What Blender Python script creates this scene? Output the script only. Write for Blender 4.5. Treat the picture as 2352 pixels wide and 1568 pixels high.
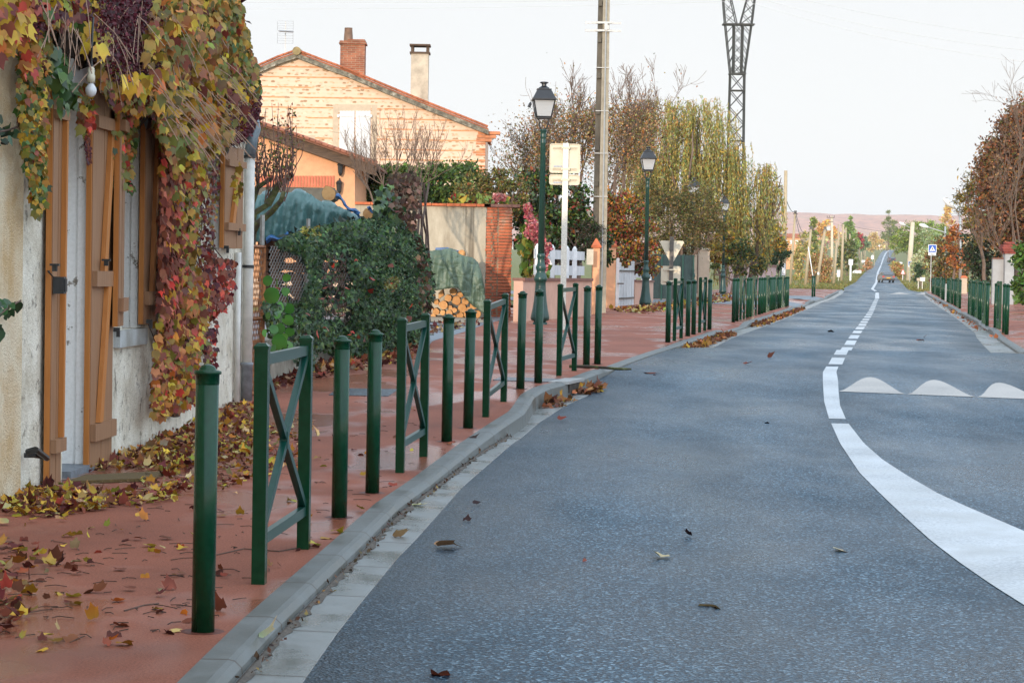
import bpy, math, random
import numpy as np
from mathutils import Vector, Matrix

for o in list(bpy.data.objects): bpy.data.objects.remove(o, do_unlink=True)
scene = bpy.context.scene
COL = scene.collection

# ---------------------------------------------------------------- camera
FPX = 5000.0                                   # focal length in photo pixels (photo 2352 wide)
PITCH = math.atan(158 / FPX); ROLL = math.asin(.0175)
CAM = np.array([0, 0, 1.45])
_Fw = np.array([0, math.cos(PITCH), -math.sin(PITCH)])
_R0 = np.array([1.0, 0, 0]); _U0 = np.array([0, math.sin(PITCH), math.cos(PITCH)])
_R = math.cos(ROLL) * _R0 + math.sin(ROLL) * _U0
_U = -math.sin(ROLL) * _R0 + math.cos(ROLL) * _U0
cd = bpy.data.cameras.new('camera'); cam = bpy.data.objects.new('camera', cd); COL.objects.link(cam)
cd.sensor_width = 36; cd.sensor_fit = 'HORIZONTAL'; cd.lens = 36 * FPX / 2352
cd.clip_start = .1; cd.clip_end = 20000
M = Matrix.Identity(4)
for i in range(3):
    M[i][0], M[i][1], M[i][2], M[i][3] = _R[i], _U[i], -_Fw[i], CAM[i]
cam.matrix_world = M
scene.camera = cam

# ---------------------------------------------------------------- world, sun, exposure
SUN_EL = math.radians(10); SUN_AZ = math.radians(18)     # sun low, behind the camera and to its left
w = bpy.data.worlds.new('World'); scene.world = w; w.use_nodes = True
nt = w.node_tree; nt.nodes.clear()
out = nt.nodes.new('ShaderNodeOutputWorld'); bg = nt.nodes.new('ShaderNodeBackground')
bg2 = nt.nodes.new('ShaderNodeBackground'); mx = nt.nodes.new('ShaderNodeMixShader')
sky = nt.nodes.new('ShaderNodeTexSky'); sky.sky_type = 'NISHITA'; sky.sun_disc = False
sky.sun_elevation = SUN_EL; sky.sun_rotation = math.pi + SUN_AZ
sky.air_density = 1.0; sky.dust_density = 1.5
bg.inputs['Strength'].default_value = .12
tc = nt.nodes.new('ShaderNodeTexCoord'); sx = nt.nodes.new('ShaderNodeSeparateXYZ')
nt.links.new(tc.outputs['Generated'], sx.inputs[0])
rp = nt.nodes.new('ShaderNodeValToRGB')            # thin cloud veil: brighter overhead, slightly blue up high
e = rp.color_ramp.elements
e[0].position = 0.0; e[0].color = (.80, .795, .785, 1)
e[1].position = 1.0; e[1].color = (.90, .99, 1.13, 1)
a = e.new(.125); a.color = (.74, .745, .75, 1)
a = e.new(.26); a.color = (.60, .78, .97, 1)
nt.links.new(sx.outputs['Z'], rp.inputs[0])
nz = nt.nodes.new('ShaderNodeTexNoise'); nz.inputs['Scale'].default_value = 2.2; nz.inputs['Detail'].default_value = 4
nt.links.new(tc.outputs['Generated'], nz.inputs['Vector'])
mr = nt.nodes.new('ShaderNodeMapRange'); mr.inputs[1].default_value = .3; mr.inputs[2].default_value = .7
mr.inputs[3].default_value = .96; mr.inputs[4].default_value = .86
nt.links.new(nz.outputs[0], mr.inputs[0])
# added brightening of the unseen sky behind and right of the camera, lifts the facade
dp = nt.nodes.new('ShaderNodeVectorMath'); dp.operation = 'DOT_PRODUCT'; dp.inputs[1].default_value = (.66, -.70, .28)
nt.links.new(tc.outputs['Generated'], dp.inputs[0])
mr2 = nt.nodes.new('ShaderNodeMapRange'); mr2.interpolation_type = 'SMOOTHSTEP'
for i_, q_ in enumerate((0.0, .9, 1.0, 2.1)): mr2.inputs[i_ + 1].default_value = q_
nt.links.new(dp.outputs['Value'], mr2.inputs[0])
vm = nt.nodes.new('ShaderNodeVectorMath'); vm.operation = 'SCALE'; nt.links.new(rp.outputs[0], vm.inputs[0]); nt.links.new(mr2.outputs[0], vm.inputs['Scale'])
nt.links.new(sky.outputs[0], bg.inputs[0]); nt.links.new(vm.outputs[0], bg2.inputs[0])
bg2.inputs['Strength'].default_value = 1.0
nt.links.new(mr.outputs[0], mx.inputs[0]); nt.links.new(bg.outputs[0], mx.inputs[1]); nt.links.new(bg2.outputs[0], mx.inputs[2])
nt.links.new(mx.outputs[0], out.inputs[0])
sl = bpy.data.lights.new('sun', 'SUN'); so = bpy.data.objects.new('sun', sl); COL.objects.link(so)
sl.energy = 2.5; sl.angle = math.radians(.6); sl.color = (1, .84, .66)
sdir = Vector((math.sin(SUN_AZ) * math.cos(SUN_EL), math.cos(SUN_AZ) * math.cos(SUN_EL), -math.sin(SUN_EL)))
so.rotation_euler = sdir.to_track_quat('-Z', 'Y').to_euler()
vs = scene.view_settings
scene.display_settings.display_device = 'sRGB'
vs.view_transform = 'Standard'; vs.look = 'None'; vs.exposure = 0.40; vs.gamma = 1.0; vs.use_curve_mapping = False
scene.cycles.max_bounces = 8; scene.cycles.transparent_max_bounces = 12
scene.cycles.volume_bounces = 0

# ---------------------------------------------------------------- calibration helpers
def at(px, py, Y):
    v = _Fw + (px - 1176) / FPX * _R - (py - 784) / FPX * _U
    return CAM + v * (Y / v[1])
SY = [-100, 15, 18, 19.5, 22, 24, 29, 38, 50, 79, 110, 158, 170, 200, 285, 460, 810, 1030, 1200, 1300]
SZ = [0, 0, .03, .06, .12, .2, .24, .29, .34, .42, .50, .55, .57, .62, 1.07, 2.9, 6.7, 11.8, 17.4, 19]
RY = [-100, 20, 22, 24.5, 26, 28.5, 36.4, 38.2, 50, 79, 110, 150, 154, 162, 166, 200, 285, 460, 810, 1030, 1200, 1300]
RZ = [-.06, -.06, -.02, .05, .09, .2, .255, .17, .22, .30, .38, .43, .54, .55, .46, .5, .97, 2.8, 6.6, 11.7, 17.3, 18.9]
def S(y): return float(np.interp(y, SY, SZ))
def Rd(y): return float(np.interp(y, RY, RZ))
_yy = np.concatenate([np.arange(5, 60, .02), np.arange(60, 1300, .2)])
_Sv = np.interp(_yy, SY, SZ); _Rv = np.interp(_yy, RY, RZ)
def gnd(px, py, road=False):
    v = _Fw + (px - 1176) / FPX * _R - (py - 784) / FPX * _U
    z = CAM[2] + v[2] / v[1] * _yy
    i = int(np.argmax(z <= (_Rv if road else _Sv)))
    return at(px, py, _yy[i])
def colz(px, Y, z):
    """the point at depth Y and height z that stands in photo column px"""
    py = 640.0
    for _ in range(6):
        q = at(px, py, Y); py -= (z - q[2]) * FPX / Y
    return at(px, py, Y)
def zat(py, px, Y): return at(px, py, Y)[2]

# ---------------------------------------------------------------- mesh builder
def rng_(s): return np.random.default_rng(s)
class MB:
    def __init__(s): s.v = []; s.f = []; s.mi = []; s.m = 0
    def add(s, vs_, fs_):
        b = len(s.v); s.v.extend([tuple(map(float, q)) for q in vs_])
        for f in fs_: s.f.append(tuple(b + i for i in f)); s.mi.append(s.m)
    def box(s, c, d, rz=0.0, taper=1.0):
        cx, cy, cz = c; dx, dy, dz = d[0] / 2, d[1] / 2, d[2] / 2
        co, si = math.cos(rz), math.sin(rz); vv = []
        for k, t in ((-1, 1.0), (1, taper)):
            for i, j in ((-1, -1), (1, -1), (1, 1), (-1, 1)):
                x, y = i * dx * t, j * dy * t
                vv.append((cx + x * co - y * si, cy + x * si + y * co, cz + k * dz))
        s.add(vv, [(3, 2, 1, 0), (4, 5, 6, 7), (0, 1, 5, 4), (1, 2, 6, 5), (2, 3, 7, 6), (3, 0, 4, 7)]); return s
    def hexa(s, q8):
        s.add(q8, [(3, 2, 1, 0), (4, 5, 6, 7), (0, 1, 5, 4), (1, 2, 6, 5), (2, 3, 7, 6), (3, 0, 4, 7)]); return s
    def tube(s, pts, rad, n=6, cap=True):
        pts = [np.array(p, float) for p in pts]
        if np.isscalar(rad): rad = [rad] * len(pts)
        b = len(s.v); up = None
        for i, p in enumerate(pts):
            t = pts[min(i + 1, len(pts) - 1)] - pts[max(i - 1, 0)]
            t = t / (np.linalg.norm(t) + 1e-9)
            if up is None:
                r = np.array([1.0, 0, 0]) if abs(t[0]) < .8 else np.array([0, 1.0, 0])
                up = np.cross(t, r)
            u = up - t * np.dot(up, t); u /= (np.linalg.norm(u) + 1e-9); up = u; w_ = np.cross(t, u)
            for k in range(n):
                a_ = 2 * math.pi * k / n
                s.v.append(tuple(p + rad[i] * (math.cos(a_) * u + math.sin(a_) * w_)))
        for i in range(len(pts) - 1):
            for k in range(n):
                k2 = (k + 1) % n
                s.f.append((b + i * n + k, b + i * n + k2, b + (i + 1) * n + k2, b + (i + 1) * n + k)); s.mi.append(s.m)
        if cap and n > 3:
            s.f.append(tuple(b + k for k in range(n - 1, -1, -1))); s.mi.append(s.m)
            s.f.append(tuple(b + (len(pts) - 1) * n + k for k in range(n))); s.mi.append(s.m)
        return s
    def lathe(s, prof, n=20, c=(0, 0, 0), sq=False):
        b = len(s.v)
        for r, z in prof:
            for k in range(n):
                a_ = 2 * math.pi * k / n
                s.v.append((c[0] + r * math.cos(a_), c[1] + r * math.sin(a_), c[2] + z))
        for i in range(len(prof) - 1):
            for k in range(n):
                k2 = (k + 1) % n
                s.f.append((b + i * n + k, b + i * n + k2, b + (i + 1) * n + k2, b + (i + 1) * n + k)); s.mi.append(s.m)
        s.f.append(tuple(b + k for k in range(n - 1, -1, -1))); s.mi.append(s.m)
        s.f.append(tuple(b + (len(prof) - 1) * n + k for k in range(n))); s.mi.append(s.m)
        return s
    def prism(s, poly, off):
        """poly: 3D points of one face, off: extrusion vector"""
        n = len(poly); off = np.array(off, float)
        vv = [np.array(p, float) for p in poly]; vv += [p + off for p in vv]
        s.add(vv, [tuple(range(n - 1, -1, -1)), tuple(range(n, 2 * n))] + [(i, (i + 1) % n, n + (i + 1) % n, n + i) for i in range(n)])
        return s
    def grid(s, P):
        """P: array rows x cols x 3"""
        P = np.asarray(P, float); r, c = P.shape[:2]
        s.add(P.reshape(-1, 3), [(i * c + j, i * c + j + 1, (i + 1) * c + j + 1, (i + 1) * c + j) for i in range(r - 1) for j in range(c - 1)])
        return s
    def build(s, name, mat, parent=None, smooth=False, pivot=None):
        me = bpy.data.meshes.new(name); v = np.array(s.v, float)
        loc = np.zeros(3)
        if parent is None:
            loc = np.array(pivot, float) if pivot is not None else np.array([(v[:, 0].min() + v[:, 0].max()) / 2, (v[:, 1].min() + v[:, 1].max()) / 2, v[:, 2].min()])
            v = v - loc
        me.from_pydata([tuple(q) for q in v], [], s.f)
        mats = mat if isinstance(mat, (list, tuple)) else [mat]
        for m_ in mats: me.materials.append(m_)
        if len(mats) > 1: me.polygons.foreach_set('material_index', s.mi)
        if smooth: me.polygons.foreach_set('use_smooth', [True] * len(me.polygons))
        me.update()
        return link(name, me, parent, loc)
def link(name, me, parent=None, loc=(0, 0, 0)):
    o = bpy.data.objects.new(name, me); COL.objects.link(o); o.location = loc
    if parent is not None:
        o.parent = parent
        if parent.type == 'EMPTY': o.matrix_parent_inverse = Matrix.Translation(-Vector(parent.location))
        elif parent.parent is None: o.matrix_parent_inverse = Matrix.Translation(-Vector(parent.location))
    return o
def tag(o, label=None, cat=None, group=None, kind=None):
    if label: o['label'] = label
    if cat: o['category'] = cat
    if group: o['group'] = group
    if kind: o['kind'] = kind
    return o
def thing(name, loc, label, cat, group=None, rz=0.0):
    o = bpy.data.objects.new(name, None); COL.objects.link(o); o.location = tuple(map(float, loc)); o.rotation_euler.z = rz
    o.empty_display_size = .2
    return tag(o, label, cat, group)
def copy_tree(o, parent=None):
    c = o.copy(); COL.objects.link(c)
    if parent is not None: c.parent = parent
    for ch in o.children: copy_tree(ch, c)
    return c
def struct(name, mb, mat, smooth=False): return tag(mb.build(name, mat, None, smooth), kind='structure')

# ---------------------------------------------------------------- materials
class NM:
    def __init__(s, name):
        s.m = bpy.data.materials.new(name); s.m.use_nodes = True; s.t = s.m.node_tree
        s.b = s.t.nodes['Principled BSDF']; s.o = s.t.nodes['Material Output']
    def n(s, kind, **kw):
        x = s.t.nodes.new('ShaderNode' + kind)
        for k, v_ in kw.items():
            if k in x.inputs: x.inputs[k].default_value = v_
            else: setattr(x, k, v_)
        return x
    def l(s, a_, b_): s.t.links.new(a_, b_)
    def coord(s, sc=(1, 1, 1)):
        g = s.n('NewGeometry'); mp = s.n('Mapping'); mp.inputs['Scale'].default_value = sc
        s.l(g.outputs['Position'], mp.inputs[0]); return mp.outputs[0]
    def noise(s, scale, detail=3, rough=.55, sc=(1, 1, 1)):
        x = s.n('TexNoise'); x.inputs['Scale'].default_value = scale; x.inputs['Detail'].default_value = detail
        x.inputs['Roughness'].default_value = rough; s.l(s.coord(sc), x.inputs['Vector']); return x.outputs[0]
    def ramp(s, fac, stops):
        r = s.n('ValToRGB'); el = r.color_ramp.elements
        while len(el) < len(stops): el.new(.5)
        for i, (p_, c_) in enumerate(stops): el[i].position = p_; el[i].color = (*c_, 1) if len(c_) == 3 else c_
        s.l(fac, r.inputs[0]); return r.outputs[0]
    def rng(s, fac, a0, a1, b0, b1):
        r = s.n('MapRange'); 
        for i, q in enumerate((a0, a1, b0, b1)): r.inputs[i + 1].default_value = q
        s.l(fac, r.inputs[0]); return r.outputs[0]
    def mix(s, fac, c1, c2, mode='MIX'):
        r = s.n('MixRGB', blend_type=mode)
        for i, q in ((0, fac), (1, c1), (2, c2)):
            if hasattr(q, 'is_linked') or hasattr(q, 'links'): s.l(q, r.inputs[i])
            elif i == 0: r.inputs[0].default_value = q
            else: r.inputs[i].default_value = (*q, 1)
        return r.outputs[0]
    def bump(s, h, strength, dist=.01):
        b_ = s.n('Bump'); b_.inputs['Strength'].default_value = strength; b_.inputs['Distance'].default_value = dist
        s.l(h, b_.inputs['Height']); s.l(b_.outputs[0], s.b.inputs['Normal'])
    def col(s, c): 
        if isinstance(c, tuple): s.b.inputs['Base Color'].default_value = (*c, 1)
        else: s.l(c, s.b.inputs['Base Color'])
    def rough(s, r):
        if isinstance(r, float): s.b.inputs['Roughness'].default_value = r
        else: s.l(r, s.b.inputs['Roughness'])
def simple(name, c, rough=.6, var=.25, scale=12, metal=0.0, bump=0.0, bscale=60, c2=None, sc=(1, 1, 1), spec=.5):
    m = NM(name); n = m.noise(scale, 4, .6, sc)
    lo = tuple(q * (1 - var) for q in c) if c2 is None else c2
    m.col(m.ramp(n, [(.3, lo), (.7, tuple(min(1, q * (1 + var * .5)) for q in c))]))
    m.rough(float(rough)); m.b.inputs['Metallic'].default_value = metal; m.b.inputs['Specular IOR Level'].default_value = spec
    if bump: m.bump(m.noise(bscale, 3), bump)
    return m.m
MAT = {}
# asphalt, damp after rain
m = NM('asphalt')
vo = m.n('TexVoronoi'); vo.inputs['Scale'].default_value = 80; m.l(m.coord(), vo.inputs['Vector'])
agg = m.ramp(vo.outputs['Color'], [(.10, (.001, .004, .009)), (.45, (.004, .022, .043)), (.70, (.018, .062, .100)), (.91, (.20, .30, .37))])
big = m.ramp(m.noise(.45, 4, .6, (1, .45, 1)), [(.3, (.55, .57, .60)), (.72, (1.3, 1.3, 1.3))])
la = m.n('Attribute'); la.attribute_name = 'lat'                    # wheel lanes: polished sheen painted in as lighter colour, edges darker
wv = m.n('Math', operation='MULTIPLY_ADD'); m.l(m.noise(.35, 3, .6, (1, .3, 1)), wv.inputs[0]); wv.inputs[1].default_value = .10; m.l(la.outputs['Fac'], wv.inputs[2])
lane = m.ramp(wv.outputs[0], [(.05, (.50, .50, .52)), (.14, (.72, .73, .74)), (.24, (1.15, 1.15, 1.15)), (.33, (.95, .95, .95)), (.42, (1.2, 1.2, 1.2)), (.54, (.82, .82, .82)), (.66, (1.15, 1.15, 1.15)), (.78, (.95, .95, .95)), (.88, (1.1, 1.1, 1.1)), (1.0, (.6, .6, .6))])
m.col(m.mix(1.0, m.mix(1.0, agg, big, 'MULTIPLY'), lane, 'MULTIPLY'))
m.rough(m.rng(m.noise(.6, 4, .6, (1, .35, 1)), .35, .7, .24, .50))
m.bump(vo.outputs['Distance'], .55, .007); m.b.inputs['Specular IOR Level'].default_value = .215; m.b.inputs['Specular Tint'].default_value = (.62, .86, 1, 1)
MAT['asphalt'] = m.m
# brick red surfacing of the pavements with damp patches
m = NM('red_paving')
fine = m.noise(95, 3, .75); big = m.noise(.9, 5, .6)
c1 = m.ramp(fine, [(.28, (.155, .047, .028)), (.5, (.295, .100, .059)), (.72, (.42, .160, .099))])
c2 = m.ramp(big, [(.3, (.72, .72, .72)), (.7, (1.1, 1.08, 1.05))])
sp_ = m.ramp(m.noise(75, 2, .5), [(.66, (0, 0, 0)), (.70, (.75, .75, .75))])
c3 = m.ramp(m.noise(.28, 4, .6), [(.35, (.82, .80, .80)), (.65, (1.08, 1.08, 1.08))])
m.col(m.mix(sp_, m.mix(1.0, m.mix(1.0, c1, c2, 'MULTIPLY'), c3, 'MULTIPLY'), (.07, .028, .022)))
wet = m.noise(.75, 3, .55, (1, .55, 1))
wf_ = m.ramp(wet, [(.485, (0, 0, 0)), (.57, (1, 1, 1))]); m.rough(m.rng(wf_, 0, 1, .74, .22)); m.l(m.rng(wf_, 0, 1, .30, .46), m.b.inputs['Specular IOR Level'])
m.bump(fine, .5, .006); m.l(m.rng(wf_, 0, 1, .5, .2), m.t.nodes['Bump'].inputs['Strength'])
MAT['red_paving'] = m.m
def concrete(name, c, joint=0.0, dark=.7, rough=.55, stain=(.8, .74, .62)):
    m = NM(name); fine = m.noise(120, 3, .7); big = m.noise(2.2, 5, .65)
    a_ = m.ramp(fine, [(.3, tuple(q * .86 for q in c)), (.7, tuple(q * 1.1 for q in c))])
    b_ = m.ramp(big, [(.32, tuple(dark * q for q in stain)), (.6, (1, 1, 1))])
    c_ = m.mix(1.0, a_, b_, 'MULTIPLY')
    if joint:
        g = m.n('NewGeometry'); sp = m.n('SeparateXYZ'); m.l(g.outputs['Position'], sp.inputs[0])
        mt = m.n('Math', operation='FRACT'); d_ = m.n('Math', operation='DIVIDE'); d_.inputs[1].default_value = joint
        m.l(sp.outputs['Y'], d_.inputs[0]); m.l(d_.outputs[0], mt.inputs[0])
        lt = m.n('Math', operation='LESS_THAN'); lt.inputs[1].default_value = .02; m.l(mt.outputs[0], lt.inputs[0])
        c_ = m.mix(lt.outputs[0], c_, (.055, .042, .03))
    m.col(c_); m.rough(m.rng(big, .35, .65, rough - .18, rough + .1)); m.bump(fine, .2, .003)
    return m.m
MAT['kerb'] = concrete('kerb_concrete', (.135, .146, .142), 1.0, .62)
MAT['gutter'] = concrete('gutter_concrete', (.20, .212, .208), 1.0, .58, .36)
MAT['line'] = concrete('road_paint', (.60, .63, .65), 0, .74, .6, (1, .99, .96))
MAT['tooth'] = concrete('hump_paint', (.50, .465, .425), 0, .80, .6, (1, .98, .95))
for k_ in ('line', 'tooth'):                           # aggregate wearing through the paint
    nt_ = MAT[k_].node_tree; b_ = nt_.nodes['Principled BSDF']; src = b_.inputs['Base Color'].links[0].from_socket; g_ = nt_.nodes.new('ShaderNodeNewGeometry')
    def nn_(sc_, det): x_ = nt_.nodes.new('ShaderNodeTexNoise'); x_.inputs['Scale'].default_value = sc_; x_.inputs['Detail'].default_value = det; nt_.links.new(g_.outputs['Position'], x_.inputs['Vector']); return x_.outputs[0]
    ad = nt_.nodes.new('ShaderNodeMath'); ad.operation = 'ADD'; nt_.links.new(nn_(60, 3), ad.inputs[0]); nt_.links.new(nn_(1.1, 4), ad.inputs[1])
    rm = nt_.nodes.new('ShaderNodeValToRGB'); rm.color_ramp.elements[0].position = .52; rm.color_ramp.elements[0].color = (0, 0, 0, 1); rm.color_ramp.elements[1].position = .72; rm.color_ramp.elements[1].color = (.55, .55, .55, 1)
    hv = nt_.nodes.new('ShaderNodeMath'); hv.operation = 'MULTIPLY'; hv.inputs[1].default_value = .55; nt_.links.new(ad.outputs[0], hv.inputs[0]); nt_.links.new(hv.outputs[0], rm.inputs[0])
    mx_ = nt_.nodes.new('ShaderNodeMixRGB'); mx_.inputs[2].default_value = (.12, .13, .135, 1); nt_.links.new(rm.outputs[0], mx_.inputs[0]); nt_.links.new(src, mx_.inputs[1]); nt_.links.new(mx_.outputs[0], b_.inputs['Base Color'])
MAT['grass'] = simple('verge_grass', (.16, .15, .03), .9, .6, 1.3, c2=(.07, .085, .018), bump=.6, bscale=8)
MAT['soil'] = simple('soil', (.09, .065, .04), .9, .4, 2)
MAT['gravel'] = simple('gravel', (.30, .24, .17), .9, .5, 40, bump=.5, bscale=50)
MAT['tar_path'] = simple('grey_tarmac', (.16, .185, .21), .5, .3, 20, bump=.2, bscale=90)
m = NM('render_old'); fine = m.noise(45, 4, .7); big = m.noise(3.5, 5, .7); dirt = m.noise(9, 6, .75)
c_ = m.ramp(big, [(.3, (.50, .44, .33)), (.62, (.78, .74, .63))])
c_ = m.mix(m.ramp(dirt, [(.56, (0, 0, 0)), (.64, (.8, .8, .8))]), c_, (.16, .13, .095))
m.col(c_); m.rough(.85); m.bump(fine, .9, .02); MAT['render_old'] = m.m
m = NM('render_cream'); fine = m.noise(60, 4, .7); big = m.noise(1.6, 5, .7)
m.col(m.ramp(big, [(.35, (.68, .47, .24)), (.6, (.86, .74, .54))])); m.rough(.9); m.bump(fine, 1.0, .03); MAT['render_cream'] = m.m
m = NM('peeling_white'); pat = m.noise(7, 6, .75); lines = m.noise(40, 3, .6)
c_ = m.mix(m.ramp(pat, [(.60, (0, 0, 0)), (.63, (1, 1, 1))]), (.90, .88, .84), (.26, .22, .17))
c_ = m.mix(m.ramp(lines, [(.3, (.25, .25, .25)), (.6, (0, 0, 0))]), c_, (.55, .52, .45))
m.col(c_); m.rough(.6); m.bump(pat, .25, .006); MAT['white_peel'] = m.m
m = NM('shutter_paint'); g_ = m.noise(5, 5, .6, (9, 9, .5)); k_ = m.noise(14, 5, .7, (2, 2, .5))
c_ = m.ramp(g_, [(.3, (.225, .110, .050)), (.7, (.305, .158, .078))])
c_ = m.mix(m.ramp(k_, [(.66, (0, 0, 0)), (.72, (1, 1, 1))]), c_, (.11, .05, .022))
m.col(c_); m.rough(.62); m.bump(g_, .15, .003); MAT['shutter'] = m.m
m = NM('shutter_edge'); g_ = m.noise(5, 5, .6, (9, 9, .5))
m.col(m.ramp(g_, [(.3, (.37, .125, .018)), (.7, (.46, .17, .032))])); m.rough(.55); MAT['shutter_edge'] = m.m
MAT['iron'] = simple('black_iron', (.02, .021, .022), .45, .4, 30)
MAT['pipe_white'] = simple('pipe_white', (.62, .60, .55), .45, .2, 9)
MAT['pipe_grey'] = simple('pipe_grey', (.20, .215, .23), .5, .35, 12)
MAT['zinc'] = simple('zinc', (.22, .27, .31), .4, .3, 10, metal=.3)
m = NM('green_paint'); n_ = m.noise(30, 4, .6)
m.col(m.ramp(n_, [(.35, (.0012, .031, .0115)), (.7, (.0022, .043, .017))])); m.rough(m.rng(n_, .3, .7, .18, .27)); m.b.inputs['Specular IOR Level'].default_value = .30
MAT['green'] = m.m
m = NM('green_paint_blue'); n_ = m.noise(30, 4, .6)
m.col(m.ramp(n_, [(.35, (.004, .042, .031)), (.7, (.006, .055, .042))])); m.rough(.28); m.b.inputs['Specular IOR Level'].default_value = .4
MAT['green_bar'] = m.m
MAT['lamp_green'] = simple('lamp_green', (.012, .05, .038), .32, .35, 25)
MAT['lamp_black'] = simple('lamp_black', (.016, .017, .02), .35, .3, 25)
m = NM('frosted_pane')
tr = m.n('BsdfTransparent'); tl = m.n('BsdfTranslucent'); ms = m.n('MixShader'); m.b.inputs['Base Color'].default_value = (.9, .9, .89, 1)
tr.inputs[0].default_value = (1, 1, 1, 1); tl.inputs[0].default_value = (.97, .97, .96, 1)
ms2 = m.n('MixShader'); ms.inputs[0].default_value = .35; m.l(tl.outputs[0], ms.inputs[1]); m.l(m.b.outputs[0], ms.inputs[2])
ms2.inputs[0].default_value = .8; m.l(tr.outputs[0], ms2.inputs[1]); m.l(ms.outputs[0], ms2.inputs[2]); m.l(ms2.outputs[0], m.o.inputs[0])
MAT['pane'] = m.m
MAT['sign_back'] = simple('sign_back', (.62, .54, .40), .45, .08, 6)
MAT['sign_pole'] = simple('sign_pole', (.68, .64, .55), .42, .3, 60, metal=.2)
MAT['galv'] = simple('galvanised', (.42, .42, .41), .4, .2, 30, metal=.4)
MAT['dark_steel'] = simple('dark_steel', (.10, .085, .07), .55, .3, 10)
MAT['white'] = simple('white_paint', (.74, .74, .73), .45, .1, 8)
MAT['white_old'] = simple('white_weathered', (.56, .57, .57), .6, .3, 8, sc=(1, 1, .3))
MAT['concrete_pole'] = simple('pole_concrete', (.33, .29, .22), .8, .25, 6, bump=.3, bscale=50)
m = NM('pole_side_dark'); n_ = m.noise(3, 5, .7, (1, 1, .3)); m.col(m.ramp(n_, [(.35, (.055, .046, .034)), (.65, (.13, .11, .08))])); m.rough(.8); MAT['pole_dark'] = m.m  # darker tone for the left flange of the pole
MAT['wood_pole'] = simple('pole_wood', (.46, .36, .23), .85, .35, 14, sc=(3, 3, .2))
MAT['far_concrete'] = simple('far_concrete', (.62, .52, .38), .8, .15, 2)
MAT['pylon'] = simple('pylon_steel', (.055, .055, .05), .6, .3, 8)
MAT['wire'] = simple('wire', (.05, .05, .05), .6, .2, 8)
MAT['wire_far'] = simple('wire_hazed', (.60, .60, .61), .5, .1, 8)  # haze over the thin wires painted in as a paler colour
MAT['rust'] = simple('rust_paint', (.33, .115, .025), .7, .5, 14, c2=(.10, .035, .014))
MAT['wire_mesh'] = simple('wire_mesh', (.30, .29, .27), .5, .3, 20, metal=.4)
m = NM('wall_concrete'); b1 = m.noise(1.4, 6, .7, (1, 1, .35)); b2 = m.noise(.8, 4, .7, (3, 3, .12))
c_ = m.ramp(b1, [(.3, (.24, .19, .13)), (.65, (.52, .45, .34))])
c_ = m.mix(m.ramp(b2, [(.50, (0, 0, 0)), (.62, (.85, .85, .85))]), c_, (.13, .10, .065))
m.col(c_); m.rough(.9); m.bump(m.noise(30, 4), .3, .01); MAT['wall_concrete'] = m.m
def bricks(name, c1, c2, mort, sc, vertical='Z', ratio=(.5, .1), msize=.02, axis='X', weather=None):
    m = NM(name); g = m.n('NewGeometry'); sp = m.n('SeparateXYZ'); cb = m.n('CombineXYZ'); m.l(g.outputs['Position'], sp.inputs[0])
    m.l(sp.outputs[axis], cb.inputs[0]); m.l(sp.outputs['Z'], cb.inputs[1])
    b_ = m.n('TexBrick'); m.l(cb.outputs[0], b_.inputs['Vector']); b_.inputs['Scale'].default_value = sc
    b_.inputs['Brick Width'].default_value = ratio[0]; b_.inputs['Row Height'].default_value = ratio[1]; b_.inputs['Mortar Size'].default_value = msize
    b_.inputs['Color1'].default_value = (*c1, 1); b_.inputs['Color2'].default_value = (*c2, 1); b_.inputs['Mortar'].default_value = (*mort, 1)
    b_.inputs['Mortar Smooth'].default_value = .3
    n_ = m.noise(2.0, 5, .7)
    c_ = m.mix(1.0, b_.outputs[0], m.ramp(n_, [(.3, (.55, .52, .5)), (.65, (1.1, 1.1, 1.1))]), 'MULTIPLY')
    if weather: 
        c_ = m.mix(m.ramp(m.noise(1.2, 5, .7, (1, 1, 1)), [(.55, (0, 0, 0)), (.66, (.8, .8, .8))]), c_, weather)
    m.col(c_); m.rough(.88); m.bump(b_.outputs['Fac'], .6, -.012); return m.m
MAT['brick_pier'] = bricks('pier_brick', (.50, .105, .035), (.36, .085, .04), (.34, .24, .15), 1.0, ratio=(.42, .075), msize=.012)
MAT['brick_pier_side'] = bricks('pier_brick_side', (.50, .105, .035), (.36, .085, .04), (.34, .24, .15), 1.0, ratio=(.42, .075), msize=.012, axis='Y')
MAT['brick_chimney'] = bricks('chimney_brick', (.40, .13, .06), (.26, .085, .045), (.34, .23, .15), 1.0, ratio=(.3, .075), msize=.012, weather=(.06, .035, .025))
m = NM('pebble_gable')                                  # rows of river pebbles between thin brick courses
g = m.n('NewGeometry'); sp = m.n('SeparateXYZ'); m.l(g.outputs['Position'], sp.inputs[0])
wob = m.n('Math', operation='MULTIPLY_ADD'); m.l(m.noise(1.0, 4), wob.inputs[0]); wob.inputs[1].default_value = .035; m.l(sp.outputs['Z'], wob.inputs[2])
dv = m.n('Math', operation='DIVIDE'); m.l(wob.outputs[0], dv.inputs[0]); dv.inputs[1].default_value = .36
fr = m.n('Math', operation='FRACT'); m.l(dv.outputs[0], fr.inputs[0])
course = m.n('Math', operation='LESS_THAN'); m.l(fr.outputs[0], course.inputs[0]); course.inputs[1].default_value = .14
gap = m.ramp(m.noise(1.1, 5, .7, (1, 1, 2.2)), [(.42, (0, 0, 0)), (.47, (1, 1, 1))])
cm = m.n('Math', operation='MULTIPLY'); m.l(course.outputs[0], cm.inputs[0]); m.l(gap, cm.inputs[1])
vo = m.n('TexVoronoi'); vo.inputs['Scale'].default_value = 6.5; m.l(m.coord((1, 1, 1.5)), vo.inputs['Vector'])
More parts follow.
